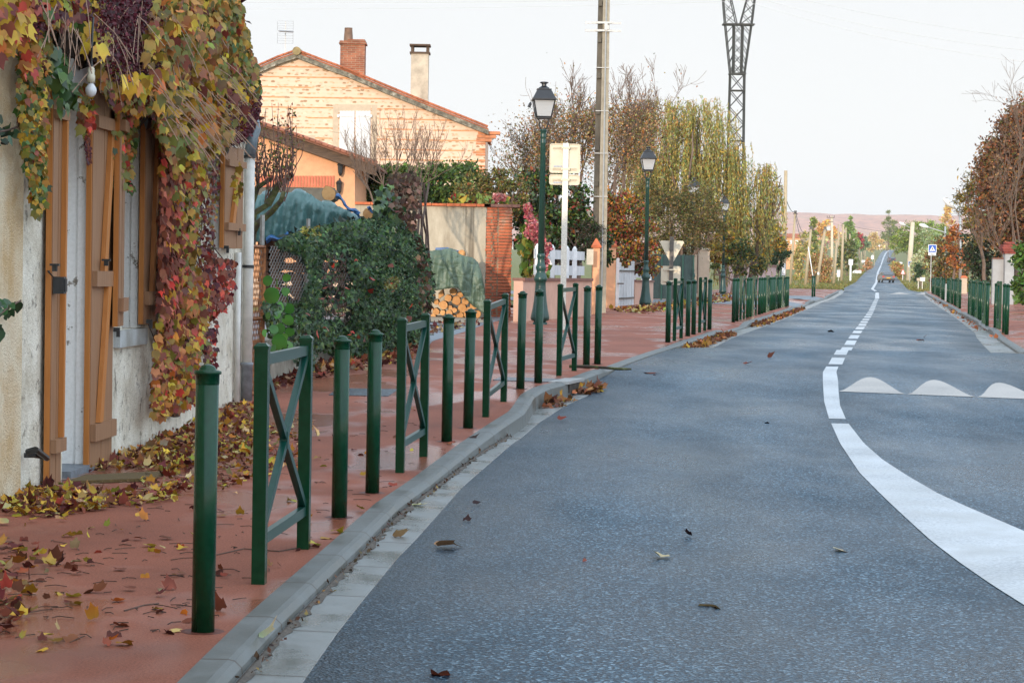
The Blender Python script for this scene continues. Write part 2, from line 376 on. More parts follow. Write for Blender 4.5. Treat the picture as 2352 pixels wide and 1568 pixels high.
peb = m.mix(m.ramp(vo.outputs['Distance'], [(.38, (1, 1, 1)), (.56, (0, 0, 0))]), (.70, .49, .36), m.ramp(vo.outputs['Color'], [(.2, (.34, .20, .11)), (.5, (.55, .35, .20)), (.9, (.74, .58, .43))]))
rowm = m.n('Math', operation='PINGPONG'); m.l(dv.outputs[0], rowm.inputs[0]); rowm.inputs[1].default_value = .19
peb = m.mix(m.ramp(rowm.outputs[0], [(.05, (.85, .85, .85)), (.12, (0, 0, 0))]), peb, (.71, .51, .38))
bc = m.ramp(m.noise(6, 3), [(.3, (.52, .20, .09)), (.7, (.70, .33, .15))])
m.col(m.mix(cm.outputs[0], peb, bc)); m.rough(.9); m.bump(vo.outputs['Distance'], .3, -.02)
MAT['gable'] = m.m
MAT['tile'] = simple('roof_tile', (.42, .12, .045), .8, .45, 3, bump=.3, bscale=12)
m = NM('verge_stone'); n_ = m.noise(5, 6, .8); m.col(m.ramp(n_, [(.38, (.055, .05, .04)), (.55, (.22, .19, .14)), (.72, (.62, .58, .5))])); m.rough(.9); MAT['verge'] = m.m
MAT['surround'] = simple('window_surround', (.52, .41, .30), .85, .12, 5)
MAT['shutter_white'] = simple('shutter_white', (.60, .60, .61), .5, .06, 5)
MAT['chimney_render'] = simple('chimney_render', (.50, .43, .33), .85, .4, 2.5)
MAT['peach'] = simple('peach_render', (.72, .36, .19), .9, .14, 5, bump=.5, bscale=40)
MAT['pink'] = simple('pink_render', (.55, .33, .24), .9, .16, 3, bump=.5, bscale=40)
MAT['rose'] = simple('rose_wall', (.48, .33, .30), .9, .18, 2)
MAT['terracotta'] = simple('terracotta', (.52, .13, .045), .8, .25, 8)
MAT['coping'] = simple('brown_coping', (.20, .085, .06), .7, .3, 8)
MAT['eave_wood'] = simple('eave_wood', (.10, .058, .034), .8, .5, 6, sc=(1, 1, 6))
MAT['grey_wall'] = simple('grey_wall', (.36, .36, .36), .85, .15, 3)
m = NM('tarp'); n_ = m.noise(3, 5, .6); cr = m.noise(9, 5, .65, (1, 1, 2.2))
m.col(m.ramp(n_, [(.3, (.06, .095, .06)), (.7, (.105, .15, .10))])); m.rough(.38); ve = m.n('TexVoronoi', feature='DISTANCE_TO_EDGE'); ve.inputs['Scale'].default_value = 3.2; m.l(m.coord((1, 1, 1.6)), ve.inputs['Vector']); m.bump(m.mix(.5, cr, m.ramp(ve.outputs['Distance'], [(.0, (0, 0, 0)), (.25, (1, 1, 1))])), .6, .05); MAT['tarp'] = m.m
m = NM('tarp_blue'); n_ = m.noise(3, 5, .6); cr = m.noise(5, 5, .65, (1, 1, 1.4))
m.col(m.ramp(n_, [(.3, (.05, .12, .112)), (.7, (.088, .18, .172))])); m.rough(.32); ve = m.n('TexVoronoi', feature='DISTANCE_TO_EDGE'); ve.inputs['Scale'].default_value = 2.2; m.l(m.coord((1, 1, 1.3)), ve.inputs['Vector']); m.bump(m.mix(.5, cr, m.ramp(ve.outputs['Distance'], [(.0, (0, 0, 0)), (.25, (1, 1, 1))])), .5, .06); MAT['tarp_blue'] = m.m
MAT['blue_sheet'] = simple('blue_sheet', (.03, .11, .27), .4, .3, 8)
MAT['bark'] = simple('log_bark', (.16, .10, .06), .9, .5, 14, bump=.6, bscale=30)
m = NM('log_end'); n_ = m.noise(9, 4, .6); m.col(m.ramp(n_, [(.3, (.48, .21, .07)), (.7, (.66, .37, .15))])); m.rough(.85); MAT['log_end'] = m.m
MAT['twig'] = simple('twig_bark', (.17, .115, .085), .9, .3, 6)
MAT['twig_red'] = simple('twig_red', (.16, .085, .065), .9, .3, 6)
m = NM('mossy_bark'); n_ = m.noise(9, 4, .6); m.col(m.ramp(n_, [(.4, (.055, .04, .03)), (.55, (.08, .085, .02)), (.7, (.17, .16, .09))])); m.rough(.95); m.bump(n_, .6, .02); MAT['moss'] = m.m
MAT['straw'] = simple('straw_stem', (.36, .22, .15), .7, .3, 30)
MAT['vine_stem'] = simple('vine_stem', (.10, .065, .05), .9, .5, 12, bump=.6, bscale=20)
MAT['vine_dark'] = simple('vine_tangle', (.05, .035, .025), .95, .6, 10, c2=(.012, .010, .008), bump=1.0, bscale=14)
MAT['doormat'] = simple('doormat', (.13, .085, .03), .95, .4, 60, bump=.8, bscale=120)
m = NM('tread_plate'); vo = m.n('TexVoronoi'); vo.inputs['Scale'].default_value = 38; m.l(m.coord((1.0, .6, 1)), vo.inputs['Vector'])
m.col(m.ramp(vo.outputs['Distance'], [(.2, (.20, .22, .25)), (.5, (.05, .058, .07))])); m.b.inputs['Metallic'].default_value = .5; m.rough(.35); m.bump(vo.outputs['Distance'], .8, -.006); MAT['tread'] = m.m
def leafmat(name, rough=.5, trans=.25, spec=.4):
    m = NM(name); at_ = m.n('Attribute'); at_.attribute_name = 'leafcol'
    m.l(at_.outputs['Color'], m.b.inputs['Base Color']); m.rough(float(rough)); m.b.inputs['Specular IOR Level'].default_value = spec
    tl_ = m.n('BsdfTranslucent'); m.l(at_.outputs['Color'], tl_.inputs[0]); x_ = m.n('MixShader'); x_.inputs[0].default_value = trans
    m.l(m.b.outputs[0], x_.inputs[1]); m.l(tl_.outputs[0], x_.inputs[2]); m.l(x_.outputs[0], m.o.inputs[0]); return m.m
MAT['leaf'] = leafmat('leaf'); MAT['leaf_gloss'] = leafmat('leaf_glossy', .32, .12, .5); MAT['leaf_dry'] = leafmat('leaf_dry', .75, .12, .2)

# ---------------------------------------------------------------- foliage helpers
LOBED = [(0, 0), (.22, -.13), (.46, .0), (.50, .26), (.54, .66), (.36, .62), (.22, .74), (0, 1.10), (-.20, .76), (-.34, .60), (-.53, .70), (-.50, .24), (-.44, .0), (-.22, -.13)]
DROOP = [(x * .62, y) for x, y in LOBED]
HEART = [(0, 0), (.28, -.1), (.46, .15), (.38, .5), (0, 1.0), (-.38, .5), (-.46, .15), (-.28, -.1)]
DIAM = [(0, 0), (.32, .45), (0, 1.0), (-.32, .45)]
LANCE = [(0, 0), (.14, .4), (0, 1.0), (-.14, .4)]
ROUND = [(math.sin(a_) * .5, .5 - math.cos(a_) * .5) for a_ in np.linspace(0, 2 * math.pi, 10, endpoint=False)]
def unit(a_): return a_ / (np.linalg.norm(a_, axis=1, keepdims=True) + 1e-9)
def palette(pal, n, r, jit=.28):
    c = np.array([p[0] for p in pal], float); wt = np.array([p[1] for p in pal], float)
    k = r.choice(len(pal), n, p=wt / wt.sum())
    return np.clip(c[k] * (1 + jit * r.standard_normal((n, 1))) * (1 + .10 * r.standard_normal((n, 3))), .002, .9)
def leaf_mesh(name, P, size, pal, seed, mat, parent=None, shape=DIAM, axis=None, axj=1.0, normal=None, nj=1.0, curl=.25, jit=.28, cols=None):
    """many single leaves as one mesh; P: leaf positions, axis/normal: preferred directions with jitter"""
    r = rng_(seed); P = np.asarray(P, float); n = len(P)
    ax = r.standard_normal((n, 3)) * axj
    if axis is not None: ax = ax + np.asarray(axis, float)
    ax = unit(ax); nn = r.standard_normal((n, 3)) * nj
    if normal is not None: nn = nn + np.asarray(normal, float)
    nn = nn - ax * np.sum(nn * ax, 1, keepdims=True); nn = unit(nn); bx = np.cross(ax, nn)
    sz = np.asarray(size, float) * np.ones(n) if np.ndim(size) else size * (.6 + .8 * r.random(n))
    k = len(shape); T = np.array(shape, float)
    cu = curl * r.standard_normal(n)[:, None]; fo = (.15 + .35 * r.random(n))[:, None] * np.sign(r.standard_normal(n))[:, None] * (curl > 0)
    zz = cu * (T[None, :, 1] ** 2) + fo * np.abs(T[None, :, 0])
    V = P[:, None, :] + sz[:, None, None] * (bx[:, None, :] * T[None, :, 0, None] + ax[:, None, :] * T[None, :, 1, None] + nn[:, None, :] * zz[:, :, None])
    V = V.reshape(-1, 3)
    loc = np.zeros(3)
    if parent is None:
        loc = np.array([(V[:, 0].min() + V[:, 0].max()) / 2, (V[:, 1].min() + V[:, 1].max()) / 2, V[:, 2].min()]); V = V - loc
    me = bpy.data.meshes.new(name); me.vertices.add(n * k); me.loops.add(n * k); me.polygons.add(n)
    me.vertices.foreach_set('co', V.ravel()); me.loops.foreach_set('vertex_index', np.arange(n * k, dtype=np.int32))
    me.polygons.foreach_set('loop_start', np.arange(0, n * k, k, dtype=np.int32))
    c = palette(pal, n, r, jit) if cols is None else cols
    ca = np.ones((n, k, 4)); ca[:, :, :3] = c[:, None, :] * (1 + (.55 * r.random((n, 1, 1)) - .15) * (T[None, :, 1, None] - .45) * np.array([.6, -.9, -1.0]) + .12 * r.standard_normal((n, k, 1))); ca[:, :, :3] = np.clip(ca[:, :, :3], .002, .9)
    at_ = me.color_attributes.new('leafcol', 'FLOAT_COLOR', 'POINT'); at_.data.foreach_set('color', ca.ravel())
    me.materials.append(mat); me.update(calc_edges=True); me.validate()
    return link(name, me, parent, loc)
def crown_points(blobs, n, seed, clump=.22, shell=.55, nclump=None):
    """leaf positions gathered into clumps near the surface of ellipsoid blobs; returns points and clump centres"""
    r = rng_(seed); B = np.array([b[0] for b in blobs], float); Rr = np.array([b[1] for b in blobs], float)
    wt = (Rr[:, 0] * Rr[:, 2]) ** 1.0; wt /= wt.sum()
    nc = nclump or max(12, n // 70)
    kb = r.choice(len(blobs), nc, p=wt); d = unit(r.standard_normal((nc, 3))); rad = (shell + (1 - shell) * r.random((nc, 1)) ** .6)
    cc = B[kb] + d * rad * Rr[kb]
    k = r.integers(0, nc, n); sg = clump * Rr[kb][k].mean(1, keepdims=True) * (.5 + .9 * r.random((nc, 1)))[k]
    return cc[k] + r.standard_normal((n, 3)) * sg * np.array([1, 1, .75]), cc
def pxblobs(Y, L, dz=.8):
    """blobs given by where they stand in the photo at depth Y: (px, py, rx, ry[, dY])"""
    o = []
    for b in L:
        yy = Y + (b[4] if len(b) > 4 else 0); c = at(b[0], b[1], yy); s_ = yy / FPX
        o.append((c, (b[2] * s_, b[2] * s_ * dz, b[3] * s_)))
    return o
def limb(mb, p0, p1, r0, r1, r, bend=.12, n=5, seg=4):
    p0 = np.array(p0, float); p1 = np.array(p1, float); L = np.linalg.norm(p1 - p0)
    k = r.standard_normal(3) * bend * L; k[2] = abs(k[2]) * .5
    pts = [p0 + (p1 - p0) * t + k * math.sin(math.pi * t) * .5 + (r.standard_normal(3) * .02 * L if 0 < t < 1 else 0) for t in np.linspace(0, 1, seg + 1)]
    mb.tube(pts, [r0 + (r1 - r0) * t for t in np.linspace(0, 1, seg + 1)], n, cap=False); return pts
def tree(name, label, cat, Y, L, pal, n, size, seed, trunk_px=None, group=None, trunk_r=.12, shape=DIAM, mat='leaf', clump=.22, shell=.5, dz=.8, tmat='twig', nl=26, nclump=None, axis=None, axj=1.0, gz=None, twig=.012):
    bl = pxblobs(Y, L, dz); r = rng_(seed + 77)
    tp = trunk_px if trunk_px is not None else L[0][0]
    base = colz(tp, Y, gz if gz is not None else S(Y) - .05)
    t = thing(name, base, label, cat, group)
    P, cc = crown_points(bl, n, seed, clump, shell, nclump)
    g0 = (gz if gz is not None else S(Y)) + .03
    P = P[P[:, 2] > g0]
    leaf_mesh('crown', P, size, pal, seed + 1, MAT[mat], t, shape, axis, axj)
    mb = MB(); top = np.mean([b[0] for b in bl], 0); fork = base + (top - base) * .45
    limb(mb, base - np.array([0, 0, .1]), fork, trunk_r, trunk_r * .7, r, .05, 7)
    for b in bl: limb(mb, fork, b[0], trunk_r * .6, trunk_r * .25, r, .15, 5)
    for q in cc[r.permutation(len(cc))[:nl]]:
        b = bl[int(np.argmin([np.linalg.norm(q - b_[0]) for b_ in bl]))]; limb(mb, b[0] * .8 + fork * .2, q, trunk_r * .25, twig, r, .15, 4, 3)
    mb.build('trunk', MAT[tmat], t, True); return t
def twig_tree(mb, p, d, L, rad, depth, r, spread=.5, up=.25, nseg=3, kids=(2, 4), tips=None, rmin=.004, n=4, shrink=.68):
    d = d / np.linalg.norm(d); pts = [p]
    for i in range(nseg):
        d = d + r.standard_normal(3) * .12 + np.array([0, 0, up * .2]); d /= np.linalg.norm(d); pts.append(pts[-1] + d * L / nseg)
    mb.tube(pts, [max(rmin, rad * (1 - .5 * i / nseg)) for i in range(nseg + 1)], n if depth > 1 else 3, cap=False)
    if depth == 0:
        if tips is not None: tips.append(pts[-1])
        return
    for k in range(r.integers(kids[0], kids[1] + 1)):
        i = r.integers(1, nseg + 1); q = pts[i]
        dd = d + r.standard_normal(3) * spread + np.array([0, 0, up])
        twig_tree(mb, q, dd, L * shrink * (.75 + .5 * r.random()), max(rmin, rad * .55), depth - 1, r, spread, up, nseg, kids, tips, rmin, n, shrink)

# ================================================================ GROUND, ROAD, PAVEMENTS
def tab(pts, road): 
    q = np.array([gnd(*p, road) for p in pts]); return q[:, 1], q[:, 0]
_k = tab([(408, 1567), (552.6, 1427), (634, 1356), (770, 1238), (862, 1157), (1055.6, 1018.8), (1113.5, 979.5), (1169, 944.7), (1194.5, 907.7), (1217.7, 893.8), (1254.7, 882.2), (1305.6, 869.5), (1345, 854.5), (1375, 846.4), (1428, 826.7), (1484, 808), (1530, 794.3), (1548, 787)], False)
KY = np.concatenate([[-40, 0], _k[0], [46.3, 53.1, 62.6, 78.4, 98.2, 113.2, 154.6, 172]]); KX = np.concatenate([[-1.6, -1.33], _k[1], [4.35, 5.62, 7.35, 10.08, 13.47, 16.2, 23.0, 25.9]])
def Kx(y): return float(np.interp(y, KY, KX))
_a = tab([(694, 1567), (770, 1458.5), (825, 1388), (914, 1280), (953, 1241), (1060, 1120), (1173.7, 1021), (1240.8, 968), (1298.7, 931), (1352, 907.7)], True)
AY = np.concatenate([[-40, 0], _a[0], [26.2]]); AX = np.concatenate([[-1.1, -.85], _a[1], [.95]])
def Ax(y):
    k = Kx(y) + .17
    if y < 26.2: return max(k, float(np.interp(y, AY, AX)))
    if y < 36.5: return k
    return k + .42 - .10 * min(1.0, max(0.0, (y - 38) / 6))
RX = ([-40, 8, 12, 20, 28, 35, 36.4, 36.6, 43, 47.7, 51.5, 63, 70.8, 84.6, 109.2, 144.8, 172], [5.2, 5.55, 5.7, 6.15, 7.05, 8.3, 8.6, 8.15, 9.3, 10.18, 10.95, 12.97, 14.34, 16.72, 20.95, 27.29, 32.0])
def ARx(y): return float(np.interp(y, *RX))
KRX = ([-40, 8, 12, 20, 28, 36, 38.1, 45.5, 49, 58.8, 76, 111, 146.6, 172], [5.85, 6.2, 6.35, 6.8, 7.7, 8.75, 9.05, 10.35, 11.0, 12.75, 15.7, 21.79, 27.95, 32.6])
def KRx(y): return float(np.interp(y, *KRX))
FLl = ([0, 46.0, 47.0, 52.0, 53.2, 79.2, 80.4, 90, 91, 98, 99.5, 113, 114.5, 200], [0, 0, 1, 1, 0, 0, 1, 1, 0, 0, 1, 1, 0, 0])
def KT(y):      # top of the left kerb
    s = S(y) - (.0 if y < 28 else .012); r_ = Rd(y)
    f = float(np.interp(y, *FLl)); return s * (1 - f) + (r_ + .025) * f
FLr = ([0, 48.5, 49.8, 52, 53, 58.5, 59.5, 73, 74.5, 77, 78, 107, 109, 112, 113, 200], [1, 1, 0, 0, 1, 1, 0, 0, 1, 1, 0, 0, 1, 1, 0, 0])
def KTR(y):
    f = float(np.interp(y, *FLr)); return (S(y) - .012) * (1 - f) + (Rd(y) + .05) * f
ys1 = np.unique(np.concatenate([np.arange(-12, 40, .25), np.arange(40, 172.1, .5)]))
ys2 = np.unique(np.concatenate([np.arange(-12, 172, .5), np.arange(172, 460, 8), np.arange(460, 1301, 20)]))
# far carriageway: centre line through photo columns
CY = [172, 200, 285, 460, 810, 1030, 1130, 1200, 1300]; CPX = [2010, 2011, 2018, 2019.5, 2025.5, 2031, 2036, 2043, 2060]
CXf = [float(colz(px_, y_, Rd(y_))[0]) for px_, y_ in zip(CPX, CY)]
CXf[0] = (Ax(172) + ARx(172)) / 2
def Cx(y): return float(np.interp(y, CY, CXf))
def road_edges(y):
    if y <= 172: return Ax(y), ARx(y)
    hw = 3.0; return Cx(y) - hw, Cx(y) + hw
mb = MB(); P = []
for y in ys2:
    l_, r_ = road_edges(y); P.append([(l_ + (r_ - l_) * t, y, Rd(y)) for t in np.linspace(0, 1, 17)])
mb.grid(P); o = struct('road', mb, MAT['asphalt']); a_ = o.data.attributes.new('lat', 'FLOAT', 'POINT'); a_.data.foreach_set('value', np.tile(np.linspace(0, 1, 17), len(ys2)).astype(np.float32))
# terrain below everything
TY = np.concatenate([np.arange(-120, 180, 6), np.arange(180, 1301, 20), [1500, 2000, 2600, 3000, 3600, 4300, 5200]])
def Tz(y):
    if y < 150: return S(y) - .32
    if y < 1300: return float(np.interp(y, [150, 176, 1300], [.2, Rd(176) - .05, 0])) if y < 176 else Rd(y) - .05
    return float(np.interp(y, [1300, 1500, 2000, 3000, 6000], [18.8, 14, 6, 4, 4]))
TX = np.concatenate([[-1800, -900, -400, -150], np.arange(-60, 81, 10), np.arange(90, 420, 20), [600, 1200, 2400]])
mb = MB(); r = rng_(3)
mb.grid([[(x, y, Tz(y) + (.0 if y < 300 else .0)) for x in TX] for y in TY]); struct('ground', mb, MAT['grass'])
def sidewalk(side):
    mb = MB(); P = []
    for y in ys1:
        if side < 0:
            k = Kx(y); kt = KT(y); wx = -6.5 if y < 56 else k - 8
            xs = [wx, (wx + k) * .5, k - 1.0, k - .5, k]; zs = [S(y)] * 3 + [S(y) * .5 + kt * .5, kt]
        else:
            k = KRx(y); kt = KTR(y); xs = [k, k + .5, k + 1.0, k + 3.2]; zs = [kt, kt * .5 + S(y) * .5, S(y), S(y)]
        P.append([(x, y, z) for x, z in zip(xs, zs)])
    mb.grid(P); return struct('sidewalk', mb, MAT['red_paving'])
sidewalk(-1); sidewalk(1)
def kerb(side):
    mb = MB(); P = []; G = []
    for y in ys1:
        r_ = Rd(y)
        if side < 0: k, kt, sg, ax = Kx(y), KT(y), 1, Ax(y)
        else: k, kt, sg, ax = KRx(y), KTR(y), -1, ARx(y)
        kt = max(kt, r_ + .012); kt += .004
        P.append([(k - sg * .004, y, kt - .05), (k, y, kt), (k + sg * .10, y, kt), (k + sg * .125, y, kt - .006), (k + sg * .15, y, kt - min(.03, (kt - r_) * .5)), (k + sg * .165, y, r_ - .08)])
        if side < 0 and (y < 26.3 or y > 36.5) or side > 0:
            i0 = k + sg * .15; lf_ = .022 if y < 20 else .0; G.append([(i0, y, r_ - .012 + lf_), (i0 + sg * .03, y, r_ - .012 + lf_), (ax, y, r_ + .004), (ax + sg * .02, y, r_ - .03)])
        elif G:
            G.append(None)
    mb.grid(P); struct('kerb', mb, MAT['kerb'])
    mb = MB(); run = []
    for g_ in G + [None]:
        if g_ is None:
            if len(run) > 1: mb.grid(run)
            run = []
        else: run.append(g_)
    struct('gutter', mb, MAT['gutter'])
kerb(-1); kerb(1)
mb = MB(); r = rng_(4); mb.grid([[(Kx(y) + .158, y, Rd(y) + .013), (Kx(y) + .172, y, Rd(y) + .019), (Kx(y) + .194 + .012 * r.standard_normal(), y, Rd(y) + .0115)] for y in np.arange(-4, 20, .08)]); struct('gutter_silt', mb, simple('silt', (.10, .085, .07), .9, .5, 30, bump=.8, bscale=90))
# grey tarmac apron and gravel in front of the wood pile
ap = [gnd(994.7, 783), gnd(1066, 762.6), gnd(1116.7, 744), gnd(1162.7, 732.6)]
def sheet(name, poly, mat, dz):
    mb = MB(); mb.add([(p[0], p[1], S(p[1]) + dz) for p in poly], [tuple(range(len(poly)))]); return struct(name, mb, MAT[mat])
P = []
for y in np.arange(35.0, 54.2, .6):
    xr = float(np.interp(y, [q[1] for q in ap], [q[0] for q in ap])); P.append([(-6.4, y, S(y) + .005), (xr - .6, y, S(y) + .005), (xr, y, S(y) + .005)])
mb = MB(); mb.grid(P); struct('driveway', mb, MAT['tar_path'])
P = []; r = rng_(5)
for y in np.arange(47.2, 53.4, .4):
    P.append([(-4 + 3.4 * t + (.12 * r.standard_normal() if t == 1 else 0), y, S(y) + .011 + .02 * math.sin(math.pi * t)) for t in np.linspace(0, 1, 6)])
mb = MB(); mb.grid(P); struct('gravel_strip', mb, MAT['gravel'])
P = []
for y in np.arange(80.6, 90, .6): P.append([(Kx(y) - 22, y, S(y) + .006), (Kx(y) - 8, y, S(y) + .006), (Kx(y) - .6, y, S(y) + .006), (Kx(y) - .02, y, KT(y) + .006)])
mb = MB(); mb.grid(P); struct('side_street', mb, MAT['tar_path'])
P = []
for y in np.arange(99.8, 113, .6): P.append([(Kx(y) - 22, y, S(y) + .006), (Kx(y) - 8, y, S(y) + .006), (Kx(y) - .6, y, S(y) + .006), (Kx(y) - .02, y, KT(y) + .006)])
mb = MB(); mb.grid(P); struct('side_street', mb, MAT['tar_path'])
# markings: every painted piece lies 4 mm above the road
LE = [(2352, 1391), (2278, 1344), (2205, 1293), (2138.6, 1242.5), (2082.8, 1192), (2030.5, 1143), (1974.6, 1087), (1931, 1021), (1908.5, 971.6)]
RE = [(2352, 1220), (2285, 1192), (2215.4, 1162), (2152.6, 1132.6), (2083, 1092.4), (2027, 1056), (1987, 1021), (1948, 971.6)]
lq = np.array([gnd(*p, True) for p in LE]); rq = np.array([gnd(*p, True) for p in RE])
def line_piece(ya, yb, fl, fr_, mat='line', n=None, dz=.004):
    mb = MB(); P = []
    for y in np.linspace(ya, yb, n or max(3, int((yb - ya) / .25))): P.append([(fl(y), y, Rd(y) + dz), (fr_(y), y, Rd(y) + dz)])
    mb.grid(P); return struct('road_marking', mb, MAT[mat])
def lx(y): return float(np.interp(y, np.concatenate([[2, 7], lq[:, 1]]), np.concatenate([[2.55, 2.42], lq[:, 0]])))
def rx(y): return float(np.interp(y, np.concatenate([[2, 9], rq[:, 1]]), np.concatenate([[3.5, 3.3], rq[:, 0]])))
line_piece(2, 22.0, lx, rx)
l2 = np.array([gnd(*p, True) for p in [(1904, 962), (1893, 922.6), (1890, 876), (1890, 855), (1898, 842)]]); r2 = np.array([gnd(*p, True) for p in [(1943, 963.4), (1929.5, 932), (1926, 899), (1925, 876), (1921, 855), (1926, 842)]])
line_piece(22.5, 30.4, lambda y: float(np.interp(y, l2[:, 1], l2[:, 0])), lambda y: float(np.interp(y, r2[:, 1], r2[:, 0])))
dY = [31.06, 34.34, 36.9, 41.48, 45.2, 49.06, 52.44, 55.86, 59.48, 62.6, 66.4, 70.2, 74, 78, 119.6, 151, 165]; dX = [4.62, 5.18, 5.62, 6.43, 7.08, 7.76, 8.36, 8.97, 9.6, 10.15, 10.82, 11.49, 12.15, 12.85, 20.01, 25.26, 27.6]
def dcx(y): return float(np.interp(y, dY, dX))
for ya, yb in [(31.1, 33.3), (34.35, 36.3), (37.6, 40.2), (41.4, 44.1), (45.2, 47.7), (49, 51.2), (52.4, 54.9), (55.9, 58.4), (59.4, 61.6), (62.7, 64.9), (66.3, 68.6), (70.1, 72.5), (74, 76.4), (78, 80.6)] + [(82 + 3.9 * i, 84.5 + 3.9 * i) for i in range(9)]:
    line_piece(ya, yb, lambda y: dcx(y) - .10, lambda y: dcx(y) + .10)
line_piece(117.5, 152.5, lambda y: dcx(y) - .12, lambda y: dcx(y) + .12)
line_piece(158, 1280, lambda y: (dcx(y) if y < 165 else float(np.interp(y, [165, 200], [27.6, Cx(200) - .3])) if y < 200 else Cx(y) - .3) - (.09 + y * .00022), lambda y: (dcx(y) if y < 165 else float(np.interp(y, [165, 200], [27.6, Cx(200) - .3])) if y < 200 else Cx(y) - .3) + (.09 + y * .00022), n=160, dz=.02)
def teeth(x0, y0, step, n, w_, d_, slope):
    for i in range(n):
        mb = MB(); P = []
        for t in np.linspace(0, 1, 15):
            x = x0 + step * i + w_ * t; yb = y0 + slope * (x - x0); hgt = d_ * (max(0, math.sin(math.pi * t)) ** 1.5)
            P.append([(x + .155 * hgt * q, yb + hgt * q, Rd(yb + hgt * q) + .0045) for q in np.linspace(0, 1, 6)])
        mb.grid(P); struct('hump_marking', mb, MAT['tooth'])
teeth(3.93, 26.08, .78, 4, .76, 2.1, -.30)
for i in range(3):
    mb = MB(); x0 = 25.9 + i * 1.75; P = []
    for t in np.linspace(0, 1, 9):
        x = x0 + 1.6 * t; h = 3.6 * max(0, math.sin(math.pi * t)) ** 1.5; P.append([(x + .16 * h * q, 149.9 + h * q, Rd(149.9 + h * q) + .006) for q in np.linspace(0, 1, 6)])
    mb.grid(P); struct('hump_marking', mb, MAT['tooth'])
for i in range(3):
    mb = MB(); x0 = Cx(272) + .5 + i * 1.0; mb.add([(x0, 268, Rd(268) + .03), (x0 + .9, 268, Rd(268) + .03), (x0 + .6, 273, Rd(273) + .03), (x0 + .3, 273, Rd(273) + .03)], [(0, 1, 2, 3)]); struct('hump_marking', mb, MAT['tooth'])
# far wooded ridge
mb = MB(); r = rng_(11); P = []; xs = np.linspace(-1500, 4200, 240)
def ridge(x): return 127 + 1.2 * math.sin(x * .0021 + 1) + .6 * math.sin(x * .0063) + .5 * math.sin(x * .017)
for i, (y, h) in enumerate([(3300, 0), (3500, .18), (3700, .42), (3900, .66), (4100, .88), (4250, 1.0), (4500, .93), (5000, .6)]):
    P.append([(x, y + 8 * r.standard_normal(), 4 + (ridge(x) - 4) * h + (.7 * r.standard_normal() if 0 < h else 0)) for x in xs])
mb.grid(P)
m = NM('autumn_wood'); n_ = m.noise(.012, 6, .7, (1, .4, 2.5)); n2 = m.noise(.06, 4, .7, (1, .5, 2))
c_ = m.ramp(n_, [(.3, (.42, .17, .11)), (.5, (.58, .28, .18)), (.7, (.44, .28, .16))]); m.col(m.mix(.5, c_, m.ramp(n2, [(.35, (.20, .10, .08)), (.65, (.66, .34, .20))]))); m.rough(1.0); MAT['autumn_wood'] = m.m
struct('hills', mb, MAT['autumn_wood'], True)

# ================================================================ BOLLARDS AND CROSSED BARRIERS
BH = 1.06
post = thing('bollard', (0, 0, 0), 'x', 'bollard')
mb = MB(); mb.lathe([(.046, -.05), (.046, BH - .03)], 20); mb.build('post', MAT['green'], post, True)
mb = MB(); mb.lathe([(.046, BH - .075), (.0475, BH - .07), (.0475, BH - .036), (.053, BH - .034), (.055, BH - .03), (.055, BH - .024), (.052, BH - .02), (.036, BH - .017), (.033, BH - .01), (.026, BH - .002), (.015, BH + .004), (.004, BH + .006)], 20); mb.build('cap', MAT['green'], post, True)
mb = MB(); mb.lathe([(.046, .0005), (.074, .002), (.086, .0006)], 24); mb.build('base_ring', simple('damp_ring', (.13, .040, .027), .5, .5, 30, spec=.2), post)
bar = thing('crossed_barrier', (0, 0, 0), 'x', 'barrier')       # unit barrier along local x, 1.25 m between posts
BW = 1.27
for sx_ in (0, BW):
    mb = MB(); mb.box((sx_, 0, .515), (.062, .062, 1.13)); p_ = mb.build('post', MAT['green'], bar)
    mb = MB(); mb.box((sx_, 0, 1.087), (.070, .070, .014)); mb.box((sx_, 0, 1.101), (.066, .066, .014), 0, .55); mb.build('cap', MAT['green'], p_)
for z_ in (1.03, .20):
    mb = MB(); mb.box((BW / 2, 0, z_), (BW - .062, .032, .05)); mb.build('rail', MAT['green_bar'], bar)
def brace(x0, z0, x1, z1):
    mb = MB(); d = np.array([x1 - x0, 0, z1 - z0]); d /= np.linalg.norm(d); nrm = np.array([-d[2], 0, d[0]]) * .019; yv = np.array([0, .016, 0])
    a_, b_ = np.array([x0, 0, z0]), np.array([x1, 0, z1])
    mb.hexa([a_ - nrm - yv, b_ - nrm - yv, b_ - nrm + yv, a_ - nrm + yv, a_ + nrm - yv, b_ + nrm - yv, b_ + nrm + yv, a_ + nrm + yv]); return mb
xm, zm = BW / 2, .615
for x0, z0 in ((.03, 1.0), (BW - .03, 1.0), (.03, .23), (BW - .03, .23)):
    s_ = .055 / abs(xm - x0); brace(x0, z0, xm + (x0 - xm) * s_ * .3, zm + (z0 - zm) * s_ * .6).build('brace', MAT['green_bar'], bar)
mb = MB(); mb.box((xm, 0, zm), (.05, .04, .085)); mb.build('crossing_plate', MAT['green_bar'], bar)
used = {'b': False, 'x': False}
def put_bollard(p, label, group):
    o = post if not used['b'] else copy_tree(post); used['b'] = True
    o.location = (p[0], p[1], S(p[1])); o['label'] = label; o['group'] = group; h_ = math.sin(p[0] * 91.7 + p[1] * 37.3); g_ = math.sin(p[0] * 53.1 - p[1] * 71.9); o.rotation_euler = (.007 * h_, .007 * g_, 3 * h_); return o
